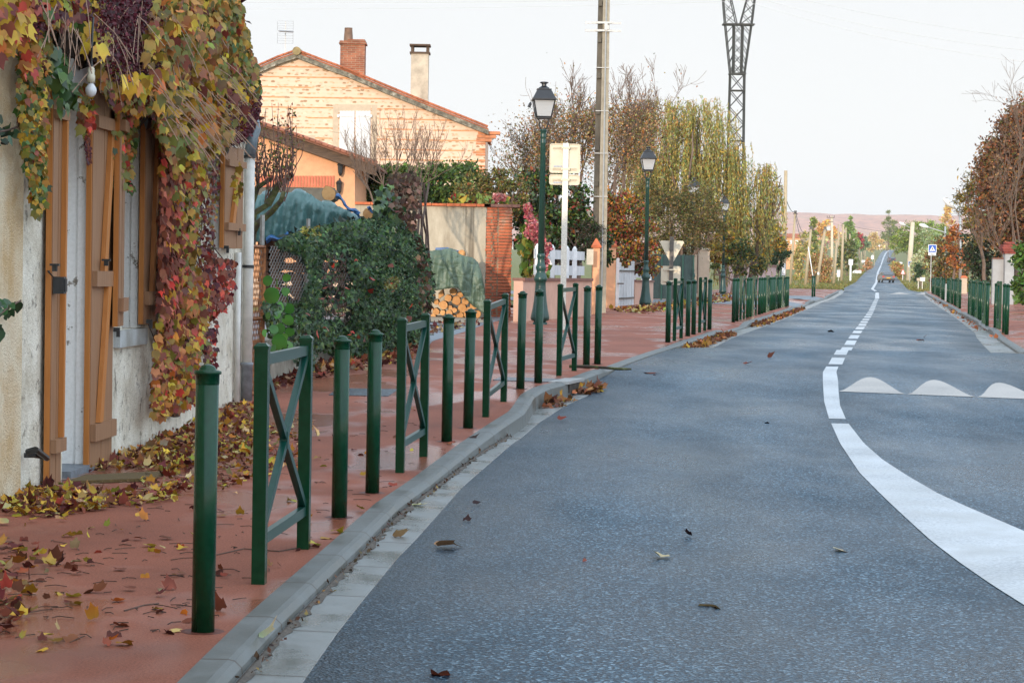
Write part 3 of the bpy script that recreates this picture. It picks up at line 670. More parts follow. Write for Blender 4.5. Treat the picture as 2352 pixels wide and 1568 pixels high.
def put_barrier(a_, b_, label, group):
    o = bar if not used['x'] else copy_tree(bar); used['x'] = True
    L = math.hypot(b_[0] - a_[0], b_[1] - a_[1]); za, zb = S(a_[1]), S(b_[1])
    o.location = (a_[0], a_[1], za); o.rotation_euler = (0, -math.atan2(zb - za, L), math.atan2(b_[1] - a_[1], b_[0] - a_[0])); o.scale = (L / BW, 1, 1); o['label'] = label; o['group'] = group; return o
GB = 'green bollards along the near left kerb'; GX = 'green crossed barriers along the left kerb'
for p, lb in [((466, 1450), 'tall dark green bollard nearest the camera, foremost on the red pavement'), ((779, 1188), 'green bollard just beyond the nearest crossed barrier'), ((855, 1132), 'green bollard just before the second crossed barrier from the camera'),
              ((1026, 1014), 'green bollard just beyond the second crossed barrier'), ((1075, 983), 'green bollard just before the third crossed barrier'), ((1195, 892.7), 'green bollard just beyond the third crossed barrier, left of the manhole cover'),
              ((1236, 879.5), 'green bollard standing in line with the foot of the nearest street lamp'), ((1346.6, 843.6), 'green bollard just beyond the barrier in front of the pale sign pole'), ((1372, 834.8), 'green bollard ending the near row before the gap at the raised crossing')]:
    put_bollard(gnd(*p), lb, GB)
for a_, b_, lb in [((595, 1340), (697, 1260), 'nearest green crossed barrier with a wet lower rail'), ((919, 1085), (973, 1048), 'second green crossed barrier from the camera'), ((1116, 957), (1157, 922), 'third green crossed barrier, in front of the brick pier'), ((1284, 862.6), (1319, 851.7), 'fourth green crossed barrier, in front of the pale sign pole')]:
    put_barrier(gnd(*a_), gnd(*b_), lb, GX)
# middle group on the left
GB2 = 'green bollards in the middle group on the left kerb'
for p, lb in [((1533.8, 785), 'green bollard first in the middle left group, before the square sign back'), ((1579.5, 771), 'green bollard in the middle left group, first of the pair between two barriers'), ((1592.7, 767.2), 'green bollard in the middle left group, second of the pair between two barriers'), ((1629.4, 754.6), 'green bollard last in the middle left group, before the pavement gap')]:
    put_bollard(gnd(*p), lb, GB2)
put_barrier(gnd(1549, 780.4), gnd(1564.3, 775.7), 'green crossed barrier first in the middle left group, before the square sign back', GX)
put_barrier(gnd(1606.8, 762.5), gnd(1618.5, 758.4), 'green crossed barrier second in the middle left group, near its far end', GX)
def on_kerb(px, kx, off, y0, y1):
    """the spot on the kerb line that stands in photo column px"""
    lo, hi = y0, y1
    f = lambda y: kx(y) + off - colz(px, y, S(y))[0]
    a0 = f(lo)
    for _ in range(50):
        md = (lo + hi) / 2
        if (f(md) > 0) == (a0 > 0): lo = md
        else: hi = md
    return np.array([kx(lo) + off, lo, S(lo)])
GB3 = 'green bollards in the far left cluster'; GX3 = 'green crossed barriers in the far left cluster'
ykL = lambda px: np.interp(px, [1684.3, 1692.4, 1743.6, 1787, 1809, 1865.8, 1870.5], [53.2, 54.4, 62.6, 73.3, 79.0, 110, 112])
def kp(px): y = float(ykL(px)); return np.array([colz(px, y, S(y))[0], y, S(y)])
for px in (1684.3, 1692.4, 1716.3, 1722.9, 1743.6, 1749.6, 1755.4, 1769.5, 1773, 1777, 1787.2, 1791.5, 1805.3, 1809):
    put_bollard(kp(px), 'green bollard in the dense far left cluster before the side street', GB3)
for pa, pb in ((1700.7, 1708.4), (1728.5, 1735.7), (1760.5, 1764.9), (1780.6, 1784), (1796, 1800.6)):
    put_barrier(kp(pa), kp(pb), 'green crossed barrier in the dense far left cluster before the side street', GX3)
put_bollard(kp(1865.8), 'left bollard of the close green pair on the island beyond the side street', 'green bollard pair on the island')
put_bollard(kp(1870.5), 'right bollard of the close green pair on the island beyond the side street', 'green bollard pair on the island')
GB4 = 'green bollards along the right kerb'; GX4 = 'green crossed barriers along the right kerb'
ykR = lambda px: np.interp(-px, [-2312, -2306, -2267, -2225.5, -2204.5, -2176, -2168, -2141], [47.8, 49.0, 55.2, 69.5, 80.5, 99, 106, 147])
def kq(px): y = float(ykR(px)); return np.array([colz(px, y, S(y))[0], y, S(y)])
for i, px in enumerate((2312, 2306, 2286, 2267, 2253, 2249, 2238, 2234, 2225.5)):
    put_bollard(kq(px), ['green bollard nearest on the right pavement, foremost by the laurel hedge', 'green bollard second nearest on the right pavement, half behind the foremost', 'green bollard just beyond the nearest barrier on the right pavement'][i] if i < 3 else 'green bollard in the second cluster on the right pavement', GB4)
put_barrier(kq(2296), kq(2290.5), 'green crossed barrier nearest on the right pavement', GX4)
for pa, pb in ((2261, 2257), (2244.5, 2241), (2230.5, 2228)): put_barrier(kq(pa), kq(pb), 'green crossed barrier in the second cluster on the right pavement', GX4)
for px in (2204.5, 2196, 2192.5, 2187, 2179.5, 2176): put_bollard(kq(px), 'green bollard in the third cluster on the right pavement', GB4)
for pa, pb in ((2200.5, 2198.5), (2184, 2182.3)): put_barrier(kq(pa), kq(pb), 'green crossed barrier in the third cluster on the right pavement', GX4)
for px in (2168, 2164, 2157, 2154, 2150.5, 2144, 2141): put_bollard(kq(px), 'green bollard in the farthest cluster on the right, beside the crossing sign', GB4)
for pa, pb in ((2161.5, 2159.7), (2147.8, 2146.5)): put_barrier(kq(pa), kq(pb), 'green crossed barrier in the farthest cluster on the right, beside the crossing sign', GX4)
q = kq(2172); mb = MB(); mb.lathe([(.05, -.02), (.05, .78), (.03, .8)], 10, q); o = mb.build('marker_post', MAT['galv']); tag(o, 'short pale marker post in a gap between right bollard clusters', 'post')

# ================================================================ STREET LAMPS
lamp = thing('street_lamp', (0, 0, 0), 'x', 'street lamp')
mb = MB(); mb.box((0, 0, -.02), (.30, .30, .14)); mb.lathe([(.13, .05), (.135, .07), (.20, .10), (.205, .16), (.19, .24), (.165, .36), (.142, .52), (.128, .66), (.118, .82), (.112, .9), (.125, .94), (.142, .96), (.146, 1.0), (.132, 1.05), (.10, 1.12), (.092, 1.16), (.105, 1.2), (.112, 1.24), (.10, 1.29), (.082, 1.33), (.076, 1.42), (.082, 1.46), (.094, 1.48), (.088, 1.52), (.074, 1.55)], 24)
mb.build('base', MAT['lamp_green'], lamp, True)
mb = MB(); mb.lathe([(.074, 1.54), (.058, 3.92), (.066, 3.94), (.066, 3.97), (.057, 4.0), (.060, 4.06), (.066, 4.08), (.066, 4.10), (.058, 4.13), (.07, 4.2), (.082, 4.215), (.082, 4.235), (.05, 4.25)], 20); mb.build('mast', MAT['lamp_green'], lamp, True)
mb = MB()
for sx_, sy_ in ((1, 1), (1, -1), (-1, 1), (-1, -1)):
    mb.tube([(sx_ * .03, sy_ * .03, 4.24), (sx_ * .075, sy_ * .075, 4.27), (sx_ * .10, sy_ * .10, 4.38), (sx_ * .115, sy_ * .115, 4.50)], .011, 6)
mb.build('bracket', MAT['lamp_black'], lamp)
lan = MB(); z0, z1, h0, h1 = 4.50, 4.885, .150, .232
def sqr(mb, za, ha, zb, hb, hollow=None):
    mb.add([(-ha, -ha, za), (ha, -ha, za), (ha, ha, za), (-ha, ha, za), (-hb, -hb, zb), (hb, -hb, zb), (hb, hb, zb), (-hb, hb, zb)], [(3, 2, 1, 0), (4, 5, 6, 7), (0, 1, 5, 4), (1, 2, 6, 5), (2, 3, 7, 6), (3, 0, 4, 7)])
sqr(lan, z0 - .03, h0 + .004, z0, h0 + .006)
for sx_, sy_ in ((1, 1), (1, -1), (-1, 1), (-1, -1)): lan.tube([(sx_ * h0, sy_ * h0, z0 - .01), (sx_ * h1, sy_ * h1, z1)], .014, 4)
for k in range(4):
    c_, s_ = math.cos(k * math.pi / 2), math.sin(k * math.pi / 2)
    for zz, hh in ((z0 + .012, h0), (z1 - .012, h1 - .004)): lan.tube([(-hh * c_ - hh * s_, -hh * s_ + hh * c_, zz), (hh * c_ - hh * s_, hh * s_ + hh * c_, zz)], .013, 4)
lf = lan.build('lantern', MAT['lamp_black'], lamp)
mb = MB(); sqr(mb, z1 - .01, h1 + .03, z1 + .015, h1 + .03); sqr(mb, z1 + .015, h1 + .018, z1 + .215, .148); sqr(mb, z1 + .215, .158, z1 + .232, .158)
mb.lathe([(.13, z1 + .232), (.115, z1 + .262), (.07, z1 + .29), (.052, z1 + .30), (.050, z1 + .34), (.075, z1 + .355), (.094, z1 + .366), (.094, z1 + .378), (.07, z1 + .388), (.02, z1 + .395)], 20)
mb.build('lantern_roof', MAT['lamp_black'], lf)
mb = MB()
for k in range(4):
    c_, s_ = math.cos(k * math.pi / 2), math.sin(k * math.pi / 2); a0, a1 = h0 - .008, h1 - .008
    mb.add([(-a0 * c_ - a0 * s_, -a0 * s_ + a0 * c_, z0 + .005), (a0 * c_ - a0 * s_, a0 * s_ + a0 * c_, z0 + .005), (a1 * c_ - a1 * s_, a1 * s_ + a1 * c_, z1 - .005), (-a1 * c_ - a1 * s_, -a1 * s_ + a1 * c_, z1 - .005)], [(0, 1, 2, 3)])
mb.build('glass', MAT['pane'], lf)
LAMPS = [(1240, 47.5, 'green cast street lamp with black lantern nearest the camera, left of the sign backs', 1.0), (1482, 70.6, 'second street lamp from the camera, beside the white garden gate', .985), (1588.5, 95.5, 'street lamp half hidden in the olive bush, third from the camera', 1.0), (1660, 115.0, 'fourth street lamp, before the willow and the yellow shrub', .98), (1762, 153, 'fifth street lamp, dark against the yellow tree beyond the far bollards', .98), (1794, 180, 'farthest street lamp, small beside the leaning wooden poles', .98)]
for i, (px, Y, lb, sc_) in enumerate(LAMPS):
    o = lamp if i == 0 else copy_tree(lamp); q = colz(px, Y, S(Y)); o.location = (q[0], q[1], S(Y)); o['label'] = lb; o['group'] = 'street lamps along the left pavement'; o.rotation_euler.z = math.radians(3); o.scale = (sc_,) * 3
q = lamp.location; mb = MB(); mb.tube([(q.x - .245, q.y - .2, q.z + 4.87), (q.x - .275, q.y - .2, q.z + 4.85), (q.x - .30, q.y - .2, q.z + 4.80)], .008, 5); mb.tube([(q.x - .295, q.y - .2, q.z + 4.81), (q.x - .31, q.y - .2, q.z + 4.77), (q.x - .335, q.y - .2, q.z + 4.70)], [.018, .032, .036], 8)
mb.build('festive_socket', MAT['lamp_black'], lamp)

# ================================================================ SIGN BACKS
def rrect(w_, h_, r_, n=5):
    pts = []
    for cx, cz, a0 in ((w_ / 2 - r_, h_ / 2 - r_, 0), (-w_ / 2 + r_, h_ / 2 - r_, 90), (-w_ / 2 + r_, -h_ / 2 + r_, 180), (w_ / 2 - r_, -h_ / 2 + r_, 270)):
        for k in range(n): a_ = math.radians(a0 + 90 * k / (n - 1)); pts.append((cx + r_ * math.cos(a_), cz + r_ * math.sin(a_)))
    return pts
def panel(mb, c, w_, h_, r_=.05, t=.02, poly=None):
    pts = poly or rrect(w_, h_, r_); mb.prism([(c[0] + x, c[1], c[2] + z) for x, z in pts], (0, t, 0))
Y = 43.6; q = gnd(1292, 757); k = q[1] / FPX; g0 = S(q[1])
t = thing('road_sign', q, 'pale back of a square road sign with a smaller plate below, on a white pole', 'road sign')
ztop = zat(329, 1299, q[1]); mb = MB(); mb.box((q[0], q[1] - .02, (ztop + g0 - .1) / 2), (.115, .05, ztop - g0 + .1)); mb.build('pole', MAT['sign_pole'], t)
zc1 = (zat(330, 1300, q[1]) + zat(398, 1300, q[1])) / 2; zc2 = (zat(401, 1300, q[1]) + zat(425, 1300, q[1])) / 2; W_ = 70 * k
for zc, hh in ((zc1, 67 * k), (zc2, 24 * k)):
    mb = MB(); panel(mb, (q[0] - .015, q[1] + .01, zc), W_, hh, .05); pn = mb.build('sign_panel', MAT['sign_back'], t)
    mb = MB()                                               # raised rim, stiffening rails and clamps
    pts = rrect(W_, hh, .05); pts2 = rrect(W_ - .03, hh - .03, .04); n = len(pts)
    vv = [(q[0] - .015 + x, q[1] - .006, zc + z) for x, z in pts] + [(q[0] - .015 + x, q[1] - .006, zc + z) for x, z in pts2] + [(q[0] - .015 + x, q[1] + .012, zc + z) for x, z in pts] + [(q[0] - .015 + x, q[1] + .012, zc + z) for x, z in pts2]
    mb.add(vv, [(i, (i + 1) % n, n + (i + 1) % n, n + i) for i in range(n)] + [(i, 2 * n + i, 2 * n + (i + 1) % n, (i + 1) % n) for i in range(n)] + [(n + i, n + (i + 1) % n, 3 * n + (i + 1) % n, 3 * n + i) for i in range(n)])
    mb.build('rim', MAT['sign_back'], pn)
    for dz_ in ((.36 * hh, -.36 * hh) if hh > .4 else (0,)):
        mb = MB()
        for sx_ in (-1, 1):
            cx = q[0] - .015 + sx_ * (.06 + (W_ * .80 - .12) / 4)
            mb.box((cx, q[1] - .004, zc + dz_ + .012), (W_ * .30, .018, .008)); mb.box((cx, q[1] - .004, zc + dz_ - .012), (W_ * .30, .018, .008))
            mb.box((q[0] + sx_ * .075, q[1] - .03, zc + dz_), (.025, .06, .05))
        mb.box((q[0], q[1] - .05, zc + dz_), (.14, .008, .035)); mb.build('clamp_rail', MAT['sign_back'], pn)
    mb = MB(); mb.box((q[0] - W_ * .24, q[1] + .006, zc - (.275 * hh if hh > .4 else .28 * hh)), (W_ * .30, .010, .034)); mb.build('maker_sticker', simple('sticker', (.40, .42, .45), .5, .35, 40), pn)
Y = 77.0; q = colz(1538, Y, S(Y)); k = Y / FPX
t = thing('road_sign', q, 'back of a triangular road sign over a square plate beneath the olive bush', 'road sign')
zt = zat(543, 1541, Y); mb = MB(); mb.box((q[0] + .03, Y - .03, (zt + S(Y) - .1) / 2), (.14, .06, zt - S(Y) + .1)); mb.build('pole', MAT['dark_steel'], t)
zA = zat(556, 1541, Y); zB = zat(604, 1541, Y); wT = 56 * k
mb = MB(); panel(mb, (q[0] + .04, Y + .005, 0), 0, 0, poly=[(-wT / 2, zA), (-wT / 2 + .05, zA + .05), (wT / 2 - .05, zA + .05), (wT / 2, zA), (.05, zA - wT * .84), (-.05, zA - wT * .84)]); mb.build('sign_panel', MAT['sign_back'], t)
zc = (zat(611, 1541, Y) + zat(654, 1541, Y)) / 2; mb = MB(); panel(mb, (q[0] + .02, Y + .005, zc), 45 * k, 43 * k, .06); pn = mb.build('sign_panel', MAT['sign_back'], t)
mb = MB()
for dz_ in (.2, -.2): mb.box((q[0] + .02, Y - .02, zc + dz_), (.5, .03, .04)); mb.box((q[0] + .03, Y - .075, zc + dz_), (.2, .02, .05))
mb.build('clamp_rail', MAT['sign_back'], pn)

# ================================================================ CONCRETE POLE, LATTICE PYLON, WIRES
Y = 61.0; b = colz(1374, Y, S(Y)); hgt = 11.5; k = Y / FPX
t = thing('utility_pole', b, 'tall grey concrete utility pole with metal brackets and a cable up its face', 'utility pole')
def plr(z): return .205 - .0055 * z        # half width
mb = MB(); zz = np.linspace(-.2, hgt, 12)
for i in range(11):
    z0_, z1_ = zz[i], zz[i + 1]
    for (xa, xb, ya, yb) in ((-.20, 1.0, -.45, .45),):
        P8 = []
        for z in (z0_, z1_):
            h_ = plr(z); P8 += [(b[0] + xa * h_, Y + ya * h_ * 2, S(Y) + z), (b[0] + xb * h_, Y + ya * h_ * 2, S(Y) + z), (b[0] + xb * h_, Y + yb * h_ * 2, S(Y) + z), (b[0] + xa * h_, Y + yb * h_ * 2, S(Y) + z)]
        mb.hexa(P8)
mb.build('shaft', MAT['concrete_pole'], t)
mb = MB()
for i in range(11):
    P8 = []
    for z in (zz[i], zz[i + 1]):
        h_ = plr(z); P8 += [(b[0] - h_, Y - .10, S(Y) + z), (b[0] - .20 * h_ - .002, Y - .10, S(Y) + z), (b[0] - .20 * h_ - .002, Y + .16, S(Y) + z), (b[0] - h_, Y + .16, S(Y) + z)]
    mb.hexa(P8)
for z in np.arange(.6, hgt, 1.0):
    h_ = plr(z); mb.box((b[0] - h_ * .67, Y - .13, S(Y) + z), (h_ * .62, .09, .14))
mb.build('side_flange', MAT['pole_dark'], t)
mb = MB(); mb.tube([(b[0] + plr(z) * .35, Y - plr(z) - .02, S(Y) + z) for z in np.linspace(.5, 9.0, 6)], .022, 6); mb.tube([(b[0] + plr(z) * .8, Y - plr(z) - .02, S(Y) + z) for z in np.linspace(9.0, hgt, 4)], .022, 6); mb.build('cable_conduit', MAT['galv'], t)
mb = MB()
for py in (157, 256, 353, 452): z = zat(py, 1378, Y); h_ = plr(z - S(Y)) + .012; mb.box((b[0], Y - .01, z), (2 * h_, 2 * h_ * .95, .02))
mb.build('steel_band', MAT['galv'], t)
for py in (54, 72):
    z = zat(py, 1380, Y); mb = MB(); mb.box((b[0] + .0, Y - .20, z), (1.06 * .42, .03, .055)); mb.box((b[0] - .31, Y - .17, z - .01), (.42, .03, .055)); mb.box((b[0] + .31, Y - .17, z - .01), (.34, .03, .055)); mb.build('bracket', MAT['galv'], t)
z = zat(63, 1384, Y); mb = MB(); mb.box((b[0] + .06, Y - .22, z), (.09, .06, .2)); mb.box((b[0] + .12, Y - .22, z - .02), (.06, .05, .12)); mb.build('junction_box', MAT['galv'], t)
# pylon
Y = 135.0; b = colz(1683, Y, S(Y)); k = Y / FPX; hw = .44
t = thing('lattice_pylon', b, 'dark steel lattice pylon with a forked top rising behind the willow', 'pylon')
zk = zat(170, 1686, Y); zj = zat(57, 1686, Y); ztop = zat(-40, 1686, Y)
mb = MB()
def pw(z): return hw * (1.25 - .25 * min(1, (z - S(Y)) / (zk - S(Y))))
for sx_ in (-1, 1):
    for sy_ in (-1, 1): mb.tube([(b[0] + sx_ * pw(S(Y)), Y + sy_ * .4, S(Y) - .2), (b[0] + sx_ * pw(zk), Y + sy_ * .4, zk)], .045, 4)
n = 13; zs = np.linspace(S(Y), zk, n + 1)
for i in range(n):
    for sy_ in (-.42, .42):
        a_, c_ = pw(zs[i]), pw(zs[i + 1])
        mb.tube([(b[0] - a_, Y + sy_, zs[i]), (b[0] + c_, Y + sy_, zs[i + 1])], .026, 4); mb.tube([(b[0] + a_, Y + sy_, zs[i]), (b[0] - c_, Y + sy_, zs[i + 1])], .026, 4)
for i in range(0, n + 1, 3): mb.box((b[0], Y, zs[i]), (2 * pw(zs[i]), .9, .05))
mb.build('mast', MAT['pylon'], t)
mb = MB()
for sx_ in (-1, 1):
    xo = b[0] + sx_ * .86; xi = b[0] + sx_ * .33
    for sy_ in (-.4, .4):
        mb.tube([(b[0] + sx_ * hw, Y + sy_, zk), (xo, Y + sy_, zj + .4), (xo + sx_ * .22, Y + sy_, ztop)], .04, 4); mb.tube([(b[0] + sx_ * hw * .55, Y + sy_, zk), (b[0] + sx_ * hw * .62, Y + sy_, zj)], .055, 4)
        mb.tube([(b[0] + sx_ * .1, Y + sy_, zj), (b[0] + sx_ * .75, Y + sy_, ztop)], .035, 4)
        for u in np.linspace(0, .8, 5):
            za = zk + (zj - zk) * u; zb = zk + (zj - zk) * (u + .2); xa = hw + (.86 - hw) * u; xb = hw + (.86 - hw) * (u + .2)
            mb.tube([(b[0] + sx_ * xa, Y + sy_, za), (b[0] + sx_ * hw * .6, Y + sy_, zb)], .024, 4); mb.tube([(b[0] + sx_ * hw * .6, Y + sy_, za), (b[0] - sx_ * hw * .6, Y + sy_, zb)], .024, 4)
        for u in np.linspace(0, .75, 4):
            za, zb = zj + (ztop - zj) * u, zj + (ztop - zj) * (u + .25); mb.tube([(xo + sx_ * .22 * u, Y + sy_, za), (b[0] + sx_ * (.1 + .65 * (u + .25)), Y + sy_, zb)], .02, 4); mb.tube([(xo + sx_ * .22 * (u + .25), Y + sy_, zb), (b[0] + sx_ * (.1 + .65 * u), Y + sy_, za)], .02, 4)
mb.box((b[0], Y, zj), (1.95, .85, .08)); mb.box((b[0], Y, zk), (1.05, .85, .08)); mb.build('fork', MAT['pylon'], t)
def wire(px0, py0, Y0, px1, py1, Y1, sag, rad, lb, mat='wire_far', group='power lines across the sky'):
    a_, b_ = at(px0, py0, Y0), at(px1, py1, Y1); pts = [a_ + (b_ - a_) * u - np.array([0, 0, sag * 4 * u * (1 - u)]) for u in np.linspace(0, 1, 14)]
    mb = MB(); mb.tube(pts, rad, 4); o = mb.build('overhead_wire', MAT[mat]); tag(o, lb, 'power line', group)
wire(300, 19, 135, 1670, 4, 133, .2, .012, 'thin overhead wire running left from the lattice pylon, lower one')
wire(300, 3, 135, 1660, -6, 133, .2, .012, 'thin overhead wire running left from the lattice pylon, upper one')
wire(1695, -2, 135, 2500, 158, 120, .6, .014, 'thin overhead wire falling right from the pylon, lowest of three')
wire(1715, -12, 135, 2500, 128, 120, .6, .014, 'thin overhead wire falling right from the pylon, middle of three')
wire(1810, -8, 135, 2500, 105, 120, .3, .014, 'thin overhead wire falling right from the pylon, highest of three')

# ================================================================ CREEPER-COVERED HOUSE ON THE LEFT
def FX(y): return -3.07 + .0405 * (y - 13.56)
def fac(px, py, off=0.0):
    v = _Fw + (px - 1176) / FPX * _R - (py - 784) / FPX * _U
    return CAM + v * ((-3.07 + off - .0405 * 13.56) / (v[0] - .0405 * v[1]))
def fy(px): return float(fac(px, 650)[1])
def fhex(mb, ya, yb, za, zb, oa, ob, oa2=None, ob2=None):
    """block along the facade from ya to yb, za to zb, between offsets oa (inner) and ob (outer); second pair at the far end"""
    oa2 = oa if oa2 is None else oa2; ob2 = ob if ob2 is None else ob2
    q = []
    for z in (za, zb): q += [(FX(ya) + oa, ya, z), (FX(ya) + ob, ya, z), (FX(yb) + ob2, yb, z), (FX(yb) + oa2, yb, z)]
    mb.hexa(q); return mb
yc = fy(41); yd0, yd1 = fy(147), fy(198); yw0, yw1 = fy(281), fy(318); yv1 = fy(502); yv0 = yv1 - .65; yE = fy(560)
zDT = 2.62; zWB = zat(752, 318, yw1); zWT = 2.66; zVB = zat(575, 502, yv1); zVT = 2.60; EZ = 3.05
house = thing('house', (FX(16), 16, 0), 'low house covered in red and yellow creeper, with orange shutters', 'house')
mb = MB()
for a_, b_, z0_, z1_ in ((yc, yd0, -.1, EZ), (yd0, yd1, zDT, EZ), (yd1, yw0, -.1, EZ), (yw0, yw1, -.1, zWB), (yw0, yw1, zWT, EZ), (yw1, yv0, -.1, EZ), (yv0, yv1, -.1, zVB), (yv0, yv1, zVT, EZ), (yv1, yE, -.1, EZ)):
    n = max(1, int((b_ - a_) / .5))
    for i in range(n): fhex(mb, a_ + (b_ - a_) * i / n, a_ + (b_ - a_) * (i + 1) / n, z0_, z1_, -.36, 0)
fhex(mb, yE - .3, yE, -.1, EZ, -7.5, -.361); fhex(mb, yc, yE - .3, -.1, EZ, -7.6, -7.3)
mb.build('wall', MAT['render_old'], house)
mb = MB()                                       # roof: two slopes, ridge along the street
for (o0, z0_, o1, z1_) in ((.10, EZ - .02, -3.8, EZ + 2.1), (-3.8, EZ + 2.1, -8.0, EZ - .02)):
    q = []
    for dz_ in (0, .12):
        q += [(FX(9) + o0, 9, z0_ + dz_), (FX(yE) + o0, yE - .15, z0_ + dz_), (FX(yE) + o1, yE - .15, z1_ + dz_), (FX(9) + o1, 9, z1_ + dz_)]
    mb.hexa(q)
mb.build('roof', MAT['tile'], house)
def jamb(y, zb, zt, name):
    mb = MB(); fhex(mb, y - .03, y - .001, zb, zt, -.30, .006); fhex(mb, y - .055, y - .03, zb, zt, -.05, .006); fhex(mb, y, y + .07, zb, zt, .001, .008); return mb.build(name, MAT['white_peel'], house)
jamb(yd1, .0, zDT, 'door_jamb'); jamb(yw1, zWB, zWT, 'window_jamb'); jamb(yv1, zVB, zVT, 'window_jamb')
mb = MB(); fhex(mb, yd0 + .001, yd1 - .04, .02, zDT - .01, -.34, -.28); dr = mb.build('door', MAT['white_old'], house)
mb = MB(); fhex(mb, yd0, yd1 + .1, -.05, .055, -.3, .06); mb.build('door_step', MAT['tar_path'], house)
for a_, b_, z0_, z1_ in ((yw0, yw1, zWB, zWT), (yv0, yv1, zVB, zVT)):
    mb = MB(); fhex(mb, a_ + .001, b_ - .04, z0_ + .02, z1_ - .01, -.33, -.27); wn = mb.build('window', MAT['white_old'], house)
    mb = MB(); fhex(mb, a_ + .05, b_ - .1, z0_ + .08, z1_ - .08, -.27, -.262); mb.build('pane', simple('dark_glass', (.02, .025, .03), .08, .2), wn)
mb = MB(); ys0 = fy(262); fhex(mb, ys0, fy(326), zWB - .13, zWB - .005, -.3, .05); mb.build('window_sill', concrete('sill_stone', (.42, .44, .44), 0, .6, .7), house)
mb = MB(); fhex(mb, yd0 + .05, yd1 + .12, zDT - .02, zDT + .36, .001, .03); fhex(mb, yd0 + .05, yd1 + .14, zDT - .07, zDT - .02, .001, .06); mb.build('lintel_board', MAT['white_peel'], house)
nb = thing('neighbouring_house', (FX(-8), -8, 0), 'cream roughcast corner of the adjoining house at the left edge of the photo', 'house')
mb = MB()
for i in range(24): fhex(mb, -34 + (yc + 34) * i / 24, -34 + (yc + 34) * (i + 1) / 24, -.1, 6.2, -.36, .03)
fhex(mb, -34, yc - .01, -.1, 6.2, -9.5, -9.2); fhex(mb, yc - .3, yc - .005, -.1, 6.2, -9.19, -.361); fhex(mb, -34, -33.7, -.1, 6.2, -9.19, -.361)
mb.build('wall', MAT['render_cream'], nb)
mb = MB()
for (o0, z0_, o1, z1_) in ((.45, 6.1, -4.7, 8.6), (-4.7, 8.6, -9.9, 6.1)):
    q = []
    for dz_ in (0, .14): q += [(FX(-34) + o0, -34.3, z0_ + dz_), (FX(yc) + o0, yc + .1, z0_ + dz_), (FX(yc) + o1, yc + .1, z1_ + dz_), (FX(-34) + o1, -34.3, z1_ + dz_)]
    mb.hexa(q)
for y in (-34, yc - .3): mb.prism([(FX(y) - .3, y, 6.15), (FX(y) - 9.4, y, 6.15), (FX(y) - 4.8, y, 8.55)], (0, .28, 0))
mb.build('roof', MAT['tile'], nb)
def off_at(px, y): return float(colz(px, y, 1.4)[0] - FX(y))
def shutter(name, ya, oa, yb, ob, z0_, z1_, ledges, braces, planks=4, label=None):
    """ya/oa: near end and its distance from the wall, yb/ob: far end"""
    T = .04
    def blk(mb, ua, ub, za, zb, t0, t1, zsk=0.0):
        q = []
        for dz_, base in ((0, za), (0, zb)):
            for (u, t) in ((ua, t0), (ua, t1), (ub, t1), (ub, t0)):
                y = ya + (yb - ya) * u; o_ = oa + (ob - oa) * u; q.append((FX(y) + o_ + t, y, base))
        mb.hexa(q)
    mb = MB(); 
    for i in range(planks): blk(mb, i / planks + (.004 if i else 0), (i + 1) / planks, z0_ - .004 * (i % 2), z1_, 0, T - .003 * (i % 2))
    sh = mb.build(name, MAT['shutter'], house)
    if label: sh['label'] = label
    mb = MB(); blk(mb, -.03, .0, z0_, z1_, -.002, T - .006); mb.build('edge_batten', MAT['shutter_edge'], sh)
    for za, zb in ledges:
        mb = MB(); blk(mb, .02, .98, za, zb, T + .001, T + .036); mb.build('ledge', MAT['shutter'], sh)
    for (u0, za, u1, zb) in braces:
        mb = MB(); wd = .07; q = []
        for z_, u in ((za, u0), (zb, u1)):
            for (du, t) in ((-wd, T + .001), (-wd, T + .034), (wd, T + .034), (wd, T + .001)):
                y = ya + (yb - ya) * (u + du); o_ = oa + (ob - oa) * (u + du); q.append((FX(y) + o_ + t, y, z_))
        mb.hexa(q); mb.build('brace', MAT['shutter_edge'], sh)
    return sh
Z = lambda py, px: float(fac(px, py)[2])
ya = fy(191); yb = ya + .64; s1 = shutter('shutter', ya, .02, yb, off_at(262, yb) - .04, Z(1075, 200) + .02, Z(217, 230), [(Z(302, 230), Z(274, 230)), (Z(657, 230), Z(622, 230)), (Z(1000, 230), Z(962, 230))], [(.42, Z(622, 225), .72, Z(304, 250)), (.30, Z(962, 225), .62, Z(657, 245))], label='tall orange door shutter with diagonal braces, right leaf')
ya = fy(95); s0 = shutter('shutter', ya, .03, fy(121), .03, Z(1120, 110) + .02, Z(195, 125), [(Z(278, 125), Z(258, 125)), (Z(1030, 125), Z(1000, 125))], [(.72, Z(1000, 120), .82, Z(280, 130))], label='tall orange door shutter seen almost edge-on, left leaf')
ya = fy(311); yb = ya + .54; s2 = shutter('shutter', ya, .03, yb, off_at(361, yb) - .04, Z(742, 330), Z(238, 340), [(Z(305, 340), Z(275, 340)), (Z(698, 340), Z(668, 340))], [(.42, Z(668, 335), .78, Z(305, 350))], label='orange window shutter right of the white jamb')
yb = fy(264); s3 = shutter('shutter', yb - .5, .10, yb, .03, Z(745, 270), Z(256, 270), [(Z(310, 270), Z(285, 270)), (Z(712, 270), Z(682, 270))], [], label='orange window shutter mostly hidden behind the door shutter')
ya = fy(497); yb = ya + .64; s4 = shutter('shutter', ya, .03, yb, off_at(556, yb) - .04, Z(570, 515), Z(340, 520), [(Z(387, 525), Z(372, 525)), (Z(531, 525), Z(514, 525))], [(.32, Z(514, 515), .66, Z(388, 535))], 3, label='short orange shutter of the farther window, beside the downpipe')
mb = MB()
